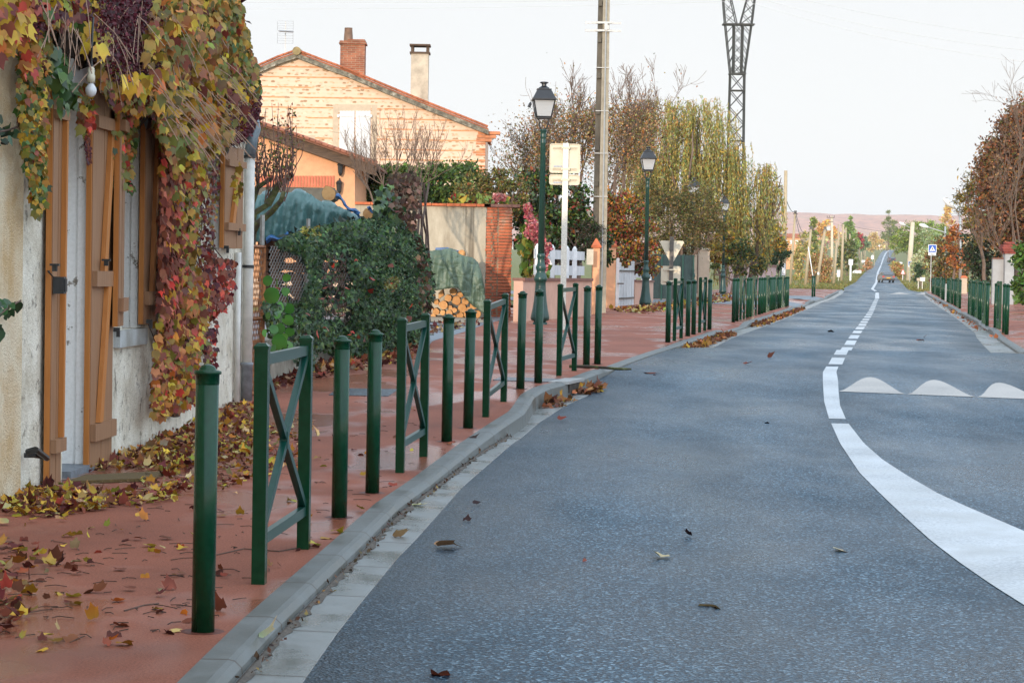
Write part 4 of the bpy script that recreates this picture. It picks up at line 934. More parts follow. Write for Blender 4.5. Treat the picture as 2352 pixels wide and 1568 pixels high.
for px, py, sh in ((244, 597, s1), (126, 608, s0)):
    q = fac(px, py, .12); mb = MB(); mb.box(q, (.06, .04, .014)); mb.box(q - np.array([0, 0, .022]), (.03, .02, .04)); mb.build('latch', MAT['iron'], sh)
for px, py, sh in ((343, 738, s2), (268, 757, s3), (520, 568, s4), (547, 528, s4)):
    q = fac(px, py, .13); mb = MB(); mb.box(q, (.045, .03, .03)); mb.box(q + np.array([.012, 0, -.03]), (.025, .025, .045)); mb.build('shutter_stop', MAT['iron'], sh)
q = fac(137, 655, .11); mb = MB(); mb.box(q, (.07, .08, .11)); mb.box(q + np.array([.038, 0, 0]), (.012, .06, .085)); mb.tube([q + np.array([-.03, 0, .04]), q + np.array([-.06, -.08, .09]), fac(125, 625, .06)], .006, 4); mb.build('lock_box', MAT['iron'], s0)
mb = MB(); a_, b_ = fac(55, 1045, .02), fac(108, 1050, .12); mb.tube([a_, a_ + np.array([.06, .02, .0]), b_], .016, 6); mb.tube([fac(62, 1038, .06), fac(82, 1032, .12), fac(108, 1052, .12)], .02, 6); mb.build('wall_hook', MAT['iron'], house)
yp = fy(553) + .02
mb = MB(); x0 = FX(yp) + .07; mb.lathe([(.052, .45), (.052, 2.62)], 16, (x0, yp, 0)); dp = mb.build('downpipe', MAT['pipe_white'], house, True)
mb = MB(); mb.lathe([(.058, .05), (.058, .47), (.064, .475), (.064, .50)], 16, (x0, yp, 0)); mb.build('pipe_foot', MAT['pipe_grey'], dp, True)
for z in (1.45, 2.55): mb = MB(); mb.lathe([(.060, z), (.060, z + .03)], 16, (x0, yp, 0)); mb.build('pipe_collar', MAT['iron'], dp)
mb = MB(); mb.tube([(x0, yp, 2.58), (x0 + .02, yp, 2.74), (x0 + .05, yp, 2.84), (x0 + .03, yp, 2.96), (x0 - .08, yp - .05, 3.04)], .058, 12); mb.build('pipe_elbow', MAT['zinc'], dp, True)
mb = MB(); x1 = FX(yp - .42) + .04; mb.lathe([(.03, .1), (.03, 1.6)], 12, (x1, yp - .42, 0)); mb.build('thin_pipe', MAT['pipe_white'], house, True)
# bulb
q = fac(209, 190, .34); b_ = thing('hanging_bulb', q, 'bare light bulb hanging on a cable above the orange door shutters', 'light bulb')
mb = MB(); mb.tube([q + np.array([.0, .05, .42]), q + np.array([0, .02, .3]), q + np.array([0, 0, .10])], .008, 6); mb.build('cable', MAT['iron'], b_)
mb = MB(); mb.lathe([(.012, .10), (.022, .09), (.022, .05), (.026, .045), (.026, .0)], 14, q); mb.build('socket', simple('socket_cream', (.62, .56, .42), .4, .1), b_, True)
mb = MB(); mb.lathe([(.014, .0), (.02, -.012), (.034, -.035), (.037, -.055), (.030, -.078), (.014, -.09), (.002, -.093)], 16, q); mb.build('glass_bulb', simple('bulb_glass', (.62, .62, .62), .08, .05), b_, True)
# doormat
mm = [gnd(150, 1113), gnd(196, 1098), gnd(388, 1088), gnd(345, 1106)]
mb = MB(); mb.prism([(p[0], p[1], S(p[1]) + .004) for p in mm], (0, 0, .02)); o = mb.build('doormat', MAT['doormat']); tag(o, 'flat brown doormat lying on the pavement below the orange door shutter', 'doormat')
# ---- creeper
r = rng_(21)
def inpoly(poly, n, r):
    poly = np.array(poly, float); lo, hi = poly.min(0), poly.max(0); out_ = []
    while len(out_) < n:
        p = lo + (hi - lo) * r.random(2); c_ = False; j = len(poly) - 1
        for i in range(len(poly)):
            if (poly[i, 1] > p[1]) != (poly[j, 1] > p[1]) and p[0] < (poly[j, 0] - poly[i, 0]) * (p[1] - poly[i, 1]) / (poly[j, 1] - poly[i, 1]) + poly[i, 0]: c_ = not c_
            j = i
        if c_: out_.append(p)
    return np.array(out_)
YEL, OCH, ORA, OLI = (.52, .32, .028), (.36, .19, .022), (.42, .125, .02), (.17, .155, .026)
RED, MAR, BRN, GRN = (.52, .06, .035), (.085, .008, .016), (.21, .05, .028), (.06, .12, .025)
creeper = thing('creeper', (FX(18), 18, 0), 'autumn creeper in red, yellow and olive hanging over the house front', 'climbing plant')
_sd = [100]
def patch(poly, n, size, pal, o0, o1, shape=LOBED, droop=1.0, name='leaves', mat='leaf', dst=None, jit=.25):
    _sd[0] += 3; r = rng_(_sd[0]); px = inpoly(poly, n, r); o_ = o0 + (o1 - o0) * r.random(n)
    P = np.array([fac(a_, b_, c_) for (a_, b_), c_ in zip(px, o_)])
    return leaf_mesh(name, P, size, pal, _sd[0] + 1, MAT[mat], dst or creeper, shape, (.12, -.1, -1.3 * droop), .45, (.75, -.8, .25), .5, .3, jit)
CAN = [(150, -14), (546, -14), (556, 50), (580, 130), (597, 195), (600, 245), (585, 300), (556, 305), (540, 325), (505, 330), (490, 380), (470, 330), (440, 385), (420, 345), (400, 400), (375, 330), (350, 262), (330, 235), (290, 250), (262, 240), (232, 195), (205, 110), (175, 70), (150, 50)]
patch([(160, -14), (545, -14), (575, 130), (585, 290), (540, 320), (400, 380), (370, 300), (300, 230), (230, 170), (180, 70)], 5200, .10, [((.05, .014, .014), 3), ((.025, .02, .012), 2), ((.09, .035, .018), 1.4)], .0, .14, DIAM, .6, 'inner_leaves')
patch([(360, -10), (545, -10), (580, 130), (592, 200), (560, 280), (520, 330), (440, 370), (400, 390), (372, 320), (360, 200), (330, 100)], 2400, .074, [(OCH, 3), (YEL, 1.3), (ORA, 1.2), (OLI, 3.4), (BRN, 1.4), ((.33, .13, .04), 1.6), ((.40, .24, .05), 2)], .12, .42)
patch([(360, -10), (545, -10), (585, 150), (560, 290), (440, 380), (372, 320)], 2400, .047, [(OCH, 2), (OLI, 3), (BRN, 1.5), (ORA, 1), (GRN, .6)], .10, .36, HEART)
patch([(500, -12), (546, -12), (580, 130), (598, 200), (585, 240), (540, 160), (510, 60)], 1300, .052, [(OLI, 4), (OCH, 2), (ORA, .6), (GRN, 1)], .14, .42, HEART)
patch([(220, -10), (372, -10), (372, 190), (345, 205), (260, 190), (225, 130)], 5200, .020, [(MAR, 5), ((.12, .012, .022), 3), ((.05, .006, .01), 3)], .12, .36, ROUND, .2, 'berries')
patch([(535, 175), (598, 195), (600, 250), (580, 305), (545, 330), (530, 280), (520, 230)], 2400, .020, [(MAR, 5), ((.10, .01, .02), 3)], .12, .42, ROUND, .2, 'berries')
patch([(470, 240), (560, 260), (545, 330), (480, 330), (400, 300), (340, 200), (420, 210)], 1500, .02, [(MAR, 5), ((.10, .01, .02), 2)], .08, .25, ROUND, .2, 'berries')
patch([(225, 120), (370, 180), (375, 330), (345, 262), (290, 250), (262, 240), (230, 190)], 900, .05, [(OLI, 3), (OCH, 2.2), (ORA, 1.2), (BRN, 1.6), (MAR, 1)], .08, .3, LOBED)
patch([(270, 165), (400, 175), (380, 200), (290, 195)], 26, .095, [(YEL, 3), (ORA, 2)], .3, .42)
patch([(180, 40), (240, 70), (235, 120), (195, 120)], 8, .11, [(YEL, 3), ((.42, .36, .05), 2)], .25, .4)
patch([(-10, -10), (80, -10), (60, 60), (20, 110), (-10, 130)], 170, .07, [(ORA, 2.4), (YEL, 1.6), (OCH, 3), (RED, .4), (BRN, 1.6)], .15, .4)
patch([(60, -10), (230, -10), (225, 60), (150, 60), (90, 40)], 420, .055, [(OLI, 2), (BRN, 2), (YEL, 1), (GRN, 1), (MAR, 1.5)], .08, .3)
patch([(60, -10), (200, -10), (120, 60), (80, 90)], 1100, .018, [(MAR, 4), ((.12, .012, .022), 2)], .08, .3, ROUND, .2, 'berries')
STR = [(48, 60), (108, 60), (118, 150), (112, 250), (105, 360), (106, 440), (96, 495), (82, 500), (70, 430), (60, 380), (46, 320), (42, 200)]
patch(STR, 950, .04, [(OLI, 4), (YEL, 1.8), (GRN, 2), (OCH, 2), (ORA, .8), (BRN, .4)], .04, .2)
patch([(50, 50), (82, 60), (84, 160), (52, 170)], 90, .055, [(RED, 1.2), (ORA, 2.4), (OCH, 2), (BRN, 1)], .12, .24)
patch([(85, 150), (105, 150), (100, 210), (84, 200)], 500, .016, [(MAR, 3), ((.15, .02, .03), 1)], .08, .16, ROUND, .2, 'berries')
patch([(118, 100), (150, 110), (175, 205), (165, 230), (140, 260), (128, 190)], 75, .075, [(GRN, 5), ((.04, .085, .02), 3)], .06, .2, HEART, name='leaves', mat='leaf_gloss')
patch([(180, 190), (215, 190), (205, 290), (190, 300), (178, 250)], 45, .06, [(OLI, 2), (YEL, 2), (ORA, 2)], .06, .16)
patch([(200, 250), (218, 255), (212, 300), (202, 300)], 40, .042, [(RED, 3), (ORA, 1)], .1, .2)
patch([(194, 300), (206, 300), (210, 370), (200, 375)], 120, .03, [(MAR, 3), (BRN, 3)], .07, .12, DIAM)
patch([(262, 200), (318, 215), (312, 330), (300, 440), (285, 450), (282, 330), (262, 320)], 170, .05, [(OLI, 3), (ORA, 1.6), (RED, 1), (GRN, 1), (OCH, 1)], .03, .14)
patch([(262, 300), (280, 320), (274, 450), (262, 455)], 50, .04, [(OLI, 3), (GRN, 2)], .06, .12)
patch([(372, 300), (408, 330), (414, 500), (420, 650), (402, 770), (364, 700), (368, 480)], 1700, .066, [(BRN, 4), ((.30, .10, .06), 3), ((.12, .03, .02), 3), (OCH, .7), (RED, .25)], .03, .26, DROOP, 1.4, mat='leaf_dry')
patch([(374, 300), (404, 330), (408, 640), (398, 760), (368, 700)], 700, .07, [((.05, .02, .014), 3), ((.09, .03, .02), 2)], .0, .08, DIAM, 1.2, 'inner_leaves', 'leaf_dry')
patch([(395, 330), (470, 340), (478, 420), (455, 470), (440, 640), (402, 640)], 560, .058, [(OCH, 3), (OLI, 2.5), (YEL, 2), (RED, 1.2), (BRN, 2)], .05, .28)
patch([(445, 400), (500, 340), (505, 420), (490, 600), (470, 640), (445, 620)], 420, .035, [(MAR, 2), (BRN, 3), (OLI, 1.2), (OCH, .8)], .02, .12, HEART)
patch([(395, 600), (470, 620), (480, 700), (450, 860), (452, 920), (370, 955), (352, 955), (356, 820), (362, 740)], 1300, .054, [(OCH, 2.8), (YEL, 1.5), (ORA, 1.6), (RED, .6), (BRN, 3.6), (OLI, 1), ((.36, .12, .04), 1.6)], .03, .25)
patch([(375, 690), (462, 690), (448, 860), (360, 940)], 420, .06, [(BRN, 4), ((.10, .03, .02), 3), (OCH, 1.4)], .0, .1, HEART)
patch([(470, 560), (505, 590), (545, 600), (535, 680), (500, 720), (475, 720)], 260, .055, [(BRN, 4), (RED, 1.8), (MAR, 2)], .03, .2)
patch([(478, 700), (505, 700), (495, 830), (470, 880), (452, 880), (462, 780)], 120, .05, [(BRN, 3), (RED, 1), (MAR, 2), (OLI, 1)], .02, .12)
patch([(532, 360), (556, 370), (556, 470), (540, 455)], 26, .055, [(YEL, 2), (OCH, 2), (OLI, 1)], .2, .26)
mb = MB(); r = rng_(44)                                        # dangling leaf stalks left bare
for i in range(85):
    px, py = inpoly([(330, 190), (430, 150), (520, 150), (560, 260), (500, 310), (400, 300), (350, 240)], 1, r)[0]; a_ = fac(px, py, .18 + .25 * r.random()); d = np.array([.14 + .10 * r.random(), .25 + .2 * r.random(), -.16 - .14 * r.random()]) * (.7 + .6 * r.random())
    mb.tube([a_, a_ + d * .5 + np.array([0, 0, .02]), a_ + d], .0042, 3, False)
for i in range(120):
    px, py = inpoly([(60, -10), (520, -10), (560, 120), (380, 160), (240, 120)], 1, r)[0]; a_ = fac(px, py, .18 + .22 * r.random()); d = np.array([.10 * r.standard_normal(), .25 * r.standard_normal(), -.25 - .1 * r.random()])
    mb.tube([a_, a_ + d * .5 + np.array([0, 0, .03]), a_ + d], .0036, 3, False)
mb.build('leaf_stalks', MAT['straw'], creeper)
mb = MB()
def vine(pts, rad, off=.05, n=6): mb.tube([fac(a_, b_, off) for a_, b_ in pts], rad, n, False)
vine([(402, 955), (398, 820), (410, 700), (402, 560), (415, 430), (405, 330), (380, 240), (400, 100), (440, -20)], [.045, .045, .04, .04, .04, .036, .035, .03, .03], .05, 8)
vine([(420, 940), (430, 800), (424, 640), (436, 520), (428, 400), (440, 300)], .028, .06)
vine([(380, 950), (372, 760), (380, 560), (372, 400), (385, 280)], .022, .05)
for k in range(26):
    x0 = 360 + 130 * r.random(); y0 = 330 + 300 * r.random(); vine([(x0, y0), (x0 + 14 * r.standard_normal(), y0 + 60), (x0 + 18 * r.standard_normal(), y0 + 130), (x0 + 20 * r.standard_normal(), y0 + 200)], .006, .03, 4)
for k in range(10):
    x0 = 60 + 45 * r.random(); vine([(x0, 20), (x0 + 8 * r.standard_normal(), 140), (x0 + 8 * r.standard_normal(), 280), (x0 + 5 * r.standard_normal() + 6, 430)], .006, .04, 4)
mb.build('vines', MAT['vine_stem'], creeper)
P = []                                                         # tangle of old wood lying over the eaves
for y in np.linspace(yc + .1, yE - .25, 46):
    row = []
    for j, (o_, z) in enumerate(((-.9, 4.2), (-.45, 4.25), (-.1, 4.0), (.10, 3.6), (.16, 3.2), (.12, 2.95), (.02, 2.78))):
        f = 1 if y < yE - 1.2 else max(.55, 1 - (y - yE + 1.2) * .30); row.append((FX(y) + o_ * 1.0 + .05 * r.standard_normal(), y + .06 * r.standard_normal(), 2.78 + (z - 2.78) * f + .07 * r.standard_normal()))
    P.append(row)
mb = MB(); mb.grid(P); mb.build('tangle', MAT['vine_dark'], creeper)
# ivy sprigs at the left edge
sp = thing('ivy_sprig', fac(10, 320, .1), 'dark green leafy sprigs on the cream wall at the left edge', 'plant')
for poly, n in (([(-12, 270), (36, 278), (30, 325), (-12, 345)], 16), ([(-12, 690), (50, 680), (30, 720), (-8, 775)], 18)):
    patch(poly, n, .052, [((.02, .06, .025), 3), ((.035, .085, .03), 2)], .05, .16, HEART, .4, 'leaves', 'leaf_gloss', sp)
for p_ in ([(-14, 305), (15, 300), (40, 292)], [(-14, 735), (20, 705), (48, 690)]): mb = MB(); mb.tube([fac(a_, b_, .07 + .02 * i_) for i_, (a_, b_) in enumerate(p_)], .006, 4); mb.build('stem', MAT['vine_stem'], sp)

# ================================================================ RUSTY GATE, IVY FENCE, NASTURTIUM
def fxe(y): return float(np.interp(y, [21.5, 23.0, 28.3, 36.4, 40], [-2.73, -2.60, -2.47, -1.55, -1.1]))
_fy = np.linspace(21.5, 40, 300)
def proj(x, y, z):
    d = np.array([x, y, z]) - CAM; w_ = d @ _Fw; return 1176 + FPX * (d @ _R) / w_, 784 - FPX * (d @ _U) / w_
_fpx = np.array([proj(fxe(y), y, 1.2)[0] for y in _fy])
def fen(px, py, off=0.0):
    y = float(np.interp(px, _fpx, _fy))
    for _ in range(3): y = float(np.interp(px - off * .97 * FPX / y, _fpx, _fy))
    p = at(px - off * .97 * FPX / y, py, y); return p + np.array([off * .97, -off * .12, 0])
g = thing('garden_gate', (fxe(22.4), 22.4, S(22.4)), 'rusty orange wire gate between the white downpipe and the ivy fence', 'gate')
ga, gb, gz0, gz1 = 22.06, 22.92, S(22.4) - .08, zat(562, 585, 22.5)
def gp(y, z): return np.array([fxe(y) - .02, y, z])
mb = MB()
for y in (ga, gb): mb.tube([gp(y, gz0 - .05), gp(y, gz1)], .022, 4)
for z in (gz0 + .1, (gz0 + gz1) / 2 + .05, gz1 - .02): mb.tube([gp(ga, z), gp(gb, z)], .02, 4)
fr_ = mb.build('frame', MAT['rust'], g)
mb = MB()
for i in range(-16, 12):
    for sg in (1, -1):
        pts = []
        for u in (0, 1):
            y = ga + (gb - ga) * u; z = gz0 + .1 + (i + (16 if sg > 0 else 16)) * .0 + i * .12 + (gb - ga) * 1.6 * (u if sg > 0 else 1 - u); pts.append((y, z))
        (y0, z0_), (y1, z1_) = pts
        lo, hi = gz0 + .1, gz1; t0 = 0.0; t1 = 1.0; dz_ = z1_ - z0_
        if abs(dz_) > 1e-6:
            ta, tb = sorted(((lo - z0_) / dz_, (hi - z0_) / dz_)); t0, t1 = max(0, ta), min(1, tb)
        if t1 - t0 > .05: mb.tube([gp(y0 + (y1 - y0) * t0, z0_ + dz_ * t0), gp(y0 + (y1 - y0) * t1, z0_ + dz_ * t1)], .004, 3, False)
mb.build('wire_mesh', MAT['rust'], fr_)
mb = MB(); P = []
lw = thing('low_wall', (fxe(29), 29, S(29)), 'low grey concrete wall under the ivy-covered wire fence', 'wall')
for i in range(15):
    y0, y1 = 23.05 + i * .9, 23.05 + (i + 1) * .9; q = []
    for z in (-.2, .52):
        q += [(fxe(y0) - .14, y0, S(y0) + z), (fxe(y0), y0, S(y0) + z), (fxe(y1), y1, S(y1) + z), (fxe(y1) - .14, y1, S(y1) + z)]
    mb.hexa(q)
mb.build('coping_wall', concrete('low_wall_concrete', (.36, .33, .27), 0, .45, .8), lw)
wf = thing('wire_fence', (fxe(29), 29, S(29)), 'grey chain-link fence on the low wall, mostly buried in ivy', 'fence')
for y in (23.1, 27.2, 31.0, 34.0, 36.4): mb = MB(); mb.tube([(fxe(y) - .07, y, S(y) + .4), (fxe(y) - .07, y, S(y) + 1.85)], .028, 6); mb.build('post', MAT['wire_mesh'], wf)
for (x0, x1, y0, y1, stp) in ((618, 705, 565, 705, 6.5), (735, 815, 555, 745, 5.5)):
    h_ = y1 - y0; mb = MB()
    for sg in (1, -1):
        for c_ in np.arange(-h_ * .5, (x1 - x0) + h_ * .5, stp):
            pts = []
            for u in np.linspace(0, 1, 2):
                pts.append((x0 + c_ + sg * .45 * h_ * (u - .5) + 0, y0 + h_ * u))
            (a0, b0), (a1, b1) = pts; t0, t1 = 0., 1.
            if a0 != a1:
                ta, tb = sorted(((x0 - a0) / (a1 - a0), (x1 - a0) / (a1 - a0))); t0, t1 = max(0, ta), min(1, tb)
            if t1 - t0 > .04: mb.tube([fen(a0 + (a1 - a0) * t0, b0 + (b1 - b0) * t0, -.05), fen(a0 + (a1 - a0) * t1, b0 + (b1 - b0) * t1, -.05)], .0045, 3, False)
    mb.build('chain_link', MAT['wire_mesh'], wf)
ivy = thing('ivy', (fxe(30), 30, S(30)), 'dome of dark green ivy smothering the wire fence beside the wood pile', 'climbing plant')
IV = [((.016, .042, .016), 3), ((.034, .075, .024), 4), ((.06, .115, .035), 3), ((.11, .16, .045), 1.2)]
DOME = [(632, 560), (660, 540), (700, 528), (760, 512), (830, 502), (880, 498), (925, 508), (962, 535), (985, 590), (998, 660), (985, 720), (985, 790), (930, 805), (860, 822), (770, 812), (735, 800), (690, 740), (690, 690), (712, 640), (700, 590)]
GAP = [(735, 590), (800, 570), (812, 640), (795, 735), (745, 745)]
def ivy_pts(poly, n, seed, o0, o1, keepgap=True):
    r = rng_(seed); px = inpoly(poly, n, r); o_ = o0 + (o1 - o0) * r.random(n)
    k = np.ones(n, bool)
    if keepgap: 
        k = ~((px[:, 0] > 738 - 0) & (px[:, 0] < 806 + 8 * np.sin(px[:, 1] * .09)) & (px[:, 1] > 575) & (px[:, 1] < 740 + 8 * np.sin(px[:, 0] * .2)) & (r.random(n) > .09))
    bul = np.interp(px[:, 0], [630, 700, 800, 900, 980, 1000], [0, .1, .25, .4, .3, .2]) * np.interp(px[:, 1], [500, 600, 720, 820], [.6, 1, .8, .5])
    lump = .10 * np.sin(px[:, 0] * .085 + px[:, 1] * .05) + .08 * np.sin(px[:, 0] * .031 - px[:, 1] * .07)
    return np.array([fen(a_, b_, c_ + d_ + e_) for (a_, b_), c_, d_, e_ in zip(px[k], o_[k], bul[k], lump[k])])
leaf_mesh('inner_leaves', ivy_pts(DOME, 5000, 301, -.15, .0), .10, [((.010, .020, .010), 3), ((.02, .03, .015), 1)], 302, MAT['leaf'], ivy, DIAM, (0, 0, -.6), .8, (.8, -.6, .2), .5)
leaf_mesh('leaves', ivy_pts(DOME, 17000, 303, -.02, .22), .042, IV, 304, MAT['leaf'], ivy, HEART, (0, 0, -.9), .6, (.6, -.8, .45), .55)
leaf_mesh('leaves', ivy_pts([(600, 690), (690, 690), (735, 800), (720, 850), (680, 830), (640, 800), (615, 760)], 1500, 305, 0, .12), .042, IV, 306, MAT['leaf_gloss'], ivy, HEART, (0, 0, -.9), .6, (.6, -.8, .45), .55)
leaf_mesh('leaves', ivy_pts([(872, 430), (905, 420), (925, 470), (930, 520), (860, 520), (862, 470)], 420, 307, -.1, .15), .075, IV + [((.09, .17, .03), 2)], 308, MAT['leaf_gloss'], ivy, LOBED, (0, 0, -.9), .6, (.6, -.8, .45), .55)
leaf_mesh('blossoms', ivy_pts([(690, 520), (740, 520), (735, 545), (690, 545)], 160, 309, .1, .2), .03, [((.28, .26, .05), 1)], 310, MAT['leaf'], ivy, ROUND)
leaf_mesh('blossoms', ivy_pts([(885, 635), (915, 635), (912, 660), (885, 660)], 90, 311, .45, .55), .03, [((.16, .15, .04), 1)], 312, MAT['leaf'], ivy, ROUND)
mb = MB(); r = rng_(61)
for k in range(60):
    px, py = inpoly([(735, 560), (815, 560), (800, 740), (745, 740)], 1, r)[0]; mb.tube([fen(px, py, .02), fen(px + 5 * r.standard_normal(), py + 25, .05), fen(px + 8 * r.standard_normal(), py + 50, .03)], .006, 3, False)
mb.build('vines', MAT['twig_red'], ivy)
leaf_mesh('red_leaves', ivy_pts([(680, 560), (960, 560), (960, 790), (700, 790)], 26, 313, .2, .3, False), .075, [(RED, 1), (BRN, 2)], 314, MAT['leaf'], ivy, HEART)
dv = thing('dead_vine', fen(935, 600), 'withered brown vine clinging to a post above the ivy', 'climbing plant')
leaf_mesh('dry_leaves', ivy_pts([(895, 400), (955, 395), (965, 440), (950, 520), (985, 600), (988, 720), (965, 720), (955, 560), (920, 500), (890, 440)], 900, 315, -.15, .2, False), .075, [((.17, .095, .06), 3), ((.09, .05, .035), 3), ((.28, .17, .11), 1.4)], 316, MAT['leaf_dry'], dv, LOBED, (0, 0, -1), .7)
mb = MB()
for k in range(9): x0 = 925 + 40 * r.random(); mb.tube([fen(x0 + 25, 740, -.02), fen(x0 + 20 + 6 * r.standard_normal(), 640, 0), fen(x0 + 10 + 8 * r.standard_normal(), 540, 0), fen(x0 + 10 * r.standard_normal(), 420, 0)], .02, 5, False)
mb.build('vines', MAT['vine_stem'], dv)
nas = thing('nasturtium', fen(650, 790, .1), 'bright green round-leaved plant climbing in front of the wire mesh', 'plant')
r = rng_(71); px = [(633, 660, 17), (620, 632, 10), (655, 628, 9), (640, 690, 12), (662, 695, 12), (648, 740, 16), (668, 722, 13), (640, 765, 18), (655, 780, 14), (624, 745, 10), (668, 752, 10), (620, 715, 8), (658, 660, 9), (632, 712, 9), (650, 764, 10), (612, 755, 8), (630, 790, 9)]
leaf_mesh('leaves', [fen(a_, b_, .22) for a_, b_, c_ in px], np.array([c_ * 2.1 * 24.5 / FPX for a_, b_, c_ in px]), [((.09, .25, .04), 3), ((.06, .18, .035), 2)], 72, MAT['leaf'], nas, ROUND, (0, 0, -1), .35, (.5, -.9, .4), .5, .25, .15)
mb = MB(); mb.tube([fen(645, 800, .1), fen(640, 720, .14), fen(636, 640, .16)], .008, 4); mb.tube([fen(640, 760, .1), fen(662, 700, .15), fen(655, 630, .16)], .006, 4); mb.build('stem', simple('green_stem', (.1, .2, .04), .6), nas)
leaf_mesh('flower', [fen(641, 660, .28), fen(765, 605, .3), fen(830, 610, .3)], np.array([.05, .06, .04]), [((.62, .035, .012), 1)], 73, MAT['leaf'], nas, HEART)

# ================================================================ WOOD PILES UNDER TARPAULINS
MAT['bark_dark'] = simple('shaded_bark', (.035, .022, .015), .9, .5, 14); MAT['log_end_dark'] = simple('shaded_log_end', (.12, .058, .032), .9, .4, 9)  # shade under the tarpaulin overhang put into these darker log colours
def log(px, py, rpx, Y, L, label, group=None, split=False, seed=0, tilt=0.0, mats=('bark', 'log_end')):
    r = rng_(900 + seed); c = at(px, py, Y); rad = rpx * Y / FPX; n = 12 if not split else 4
    t = thing('log', (c[0], c[1], c[2] - rad), label, 'log', group); ph = r.random() * 6
    rr = [rad * (1 + .07 * r.standard_normal()) for _ in range(n)] if not split else [rad * 1.15, rad * .75, rad * 1.1, rad * .5]
    ring = lambda y, s_: [(c[0] + rr[k] * s_ * math.cos(ph + 2 * math.pi * k / n) + (y - c[1]) * tilt, y, c[2] + rr[k] * s_ * math.sin(ph + 2 * math.pi * k / n)) for k in range(n)]
    mb = MB(); vv = ring(c[1] + .012, 1) + ring(c[1] + L, .97); mb.add(vv, [(k, (k + 1) % n, n + (k + 1) % n, n + k) for k in range(n)] + [tuple(range(2 * n - 1, n - 1, -1))]); mb.build('bark', MAT[mats[0]], t)
    mb = MB(); mb.prism(ring(c[1] - .003 * 1, .97), (0, .02, 0)); mb.build('cut_end', MAT[mats[1]], t); return t
LG = [(305, 1130, 38, 0), (405, 1100, 44, 1), (530, 1080, 36, 0), (478, 1140, 34, 0), (560, 1165, 44, 0), (430, 1210, 42, 0), (497, 1238, 38, 1), (620, 1240, 44, 0), (735, 1215, 38, 0), (360, 1275, 34, 0), (425, 1285, 25, 0), (298, 1235, 36, 1), (595, 1310, 33, 0), (490, 1288, 30, 0), (770, 1300, 36, 0), (670, 1305, 32, 0), (650, 1172, 34, 0), (605, 1105, 30, 0), (690, 1255, 26, 0), (360, 1180, 26, 0), (545, 1262, 24, 0), (330, 1320, 26, 0), (530, 1325, 26, 0)]
for i, (a_, b_, c_, sp_) in enumerate(LG):
    log(918.8 + .2301 * a_, 422 + .2301 * b_, .2301 * c_ * 1.08, 51.6 + .05 * ((i * 7) % 5), .9, 'sawn log end in the stack under the green tarpaulin by the concrete wall', 'stacked logs under the green tarpaulin', bool(sp_), i)
log(1060.5, 581.8, 9.4, 51.5, .7, 'single log lying on top of the green tarpaulin against the concrete wall', None, False, 50)
def tarp(name, label, mat, cols, Yf, depth, seed, back=.0, amp=.06):
    """cols: (px, top py, hem py); the sheet lies over the pile and hangs to the hem in front"""
    r = rng_(seed); pxs = np.linspace(cols[0][0], cols[-1][0], 90); top = np.interp(pxs, [c_[0] for c_ in cols], [c_[1] for c_ in cols]); hem = np.interp(pxs, [c_[0] for c_ in cols], [c_[2] for c_ in cols])
    fold = np.cumsum(r.standard_normal(90)); fold = (fold - np.linspace(fold[0], fold[-1], 90)); fold = fold / (abs(fold).max() + 1e-6)
    P = []
    for i, px in enumerate(pxs):
        row = []
        for u in np.linspace(0, 1, 26):
            if u < .3:
                t_ = u / .3; y = Yf + depth * (1 - t_); zz = zat(top[i], px, Yf) - .10 * (1 - t_) ** 2 + .05 * math.sin(px * .09 + t_ * 3)
            else:
                t_ = (u - .3) / .7; y = Yf - .10 * math.sin(min(1, t_ * 2.5) * math.pi / 2) + amp * fold[i] * min(1, t_ * 2) + .03 * math.sin(px * .22 + 5 * t_) - amp * .45 * abs(math.sin(px * .055 + 1.3 * t_)) ** .6 * min(1, t_ * 3) - amp * .25 * abs(math.sin(px * .13 - 2.2 * t_ + .7)) ** .5 * min(1, t_ * 2); zt = zat(top[i], px, Yf); zh = zat(hem[i], px, Yf); zz = zt + (zh - zt) * t_ ** 1.15 - (0 if t_ > .15 else 0)
            q = colz(px, y, 2.0); row.append((q[0] + .005 * r.standard_normal(), y + .005 * r.standard_normal(), zz + .004 * r.standard_normal()))
        P.append(row)
    mb = MB(); mb.grid(P); o = mb.build(name, MAT[mat], None, True); md = o.modifiers.new('thick', 'SOLIDIFY'); md.thickness = .012; tag(o, label, 'tarpaulin'); return o
tarp('tarpaulin', 'green tarpaulin over the log stack beside the brick pier', 'tarp', [(960, 582, 668), (985, 576, 668), (1005, 572, 667), (1020, 573, 664), (1048, 577, 660), (1056, 583, 664), (1068, 586, 680), (1085, 590, 700), (1098, 606, 708), (1108, 632, 716), (1115, 668, 722)], 51.35, 1.3, 31)
mb = MB(); a_, b_ = at(1000, 572, 51.9), at(1055, 578, 51.9); mb.tube([a_, (a_ + b_) / 2 + np.array([0, 0, .02]), b_], [.03, .05, .02], 6); o = mb.build('blue_sheet', MAT['blue_sheet']); tag(o, 'strip of blue sheet showing along the top of the green tarpaulin', 'plastic sheet')
tarp('tarpaulin', 'blue-green tarpaulin over the tall log pile behind the ivy', 'tarp_blue', [(540, 470, 560), (572, 454, 556), (600, 444, 556), (640, 440, 550), (690, 440, 540), (712, 444, 545), (735, 462, 540), (770, 470, 545), (800, 482, 540), (828, 505, 545), (848, 530, 552)], 32.5, 2.2, 37, amp=.10)
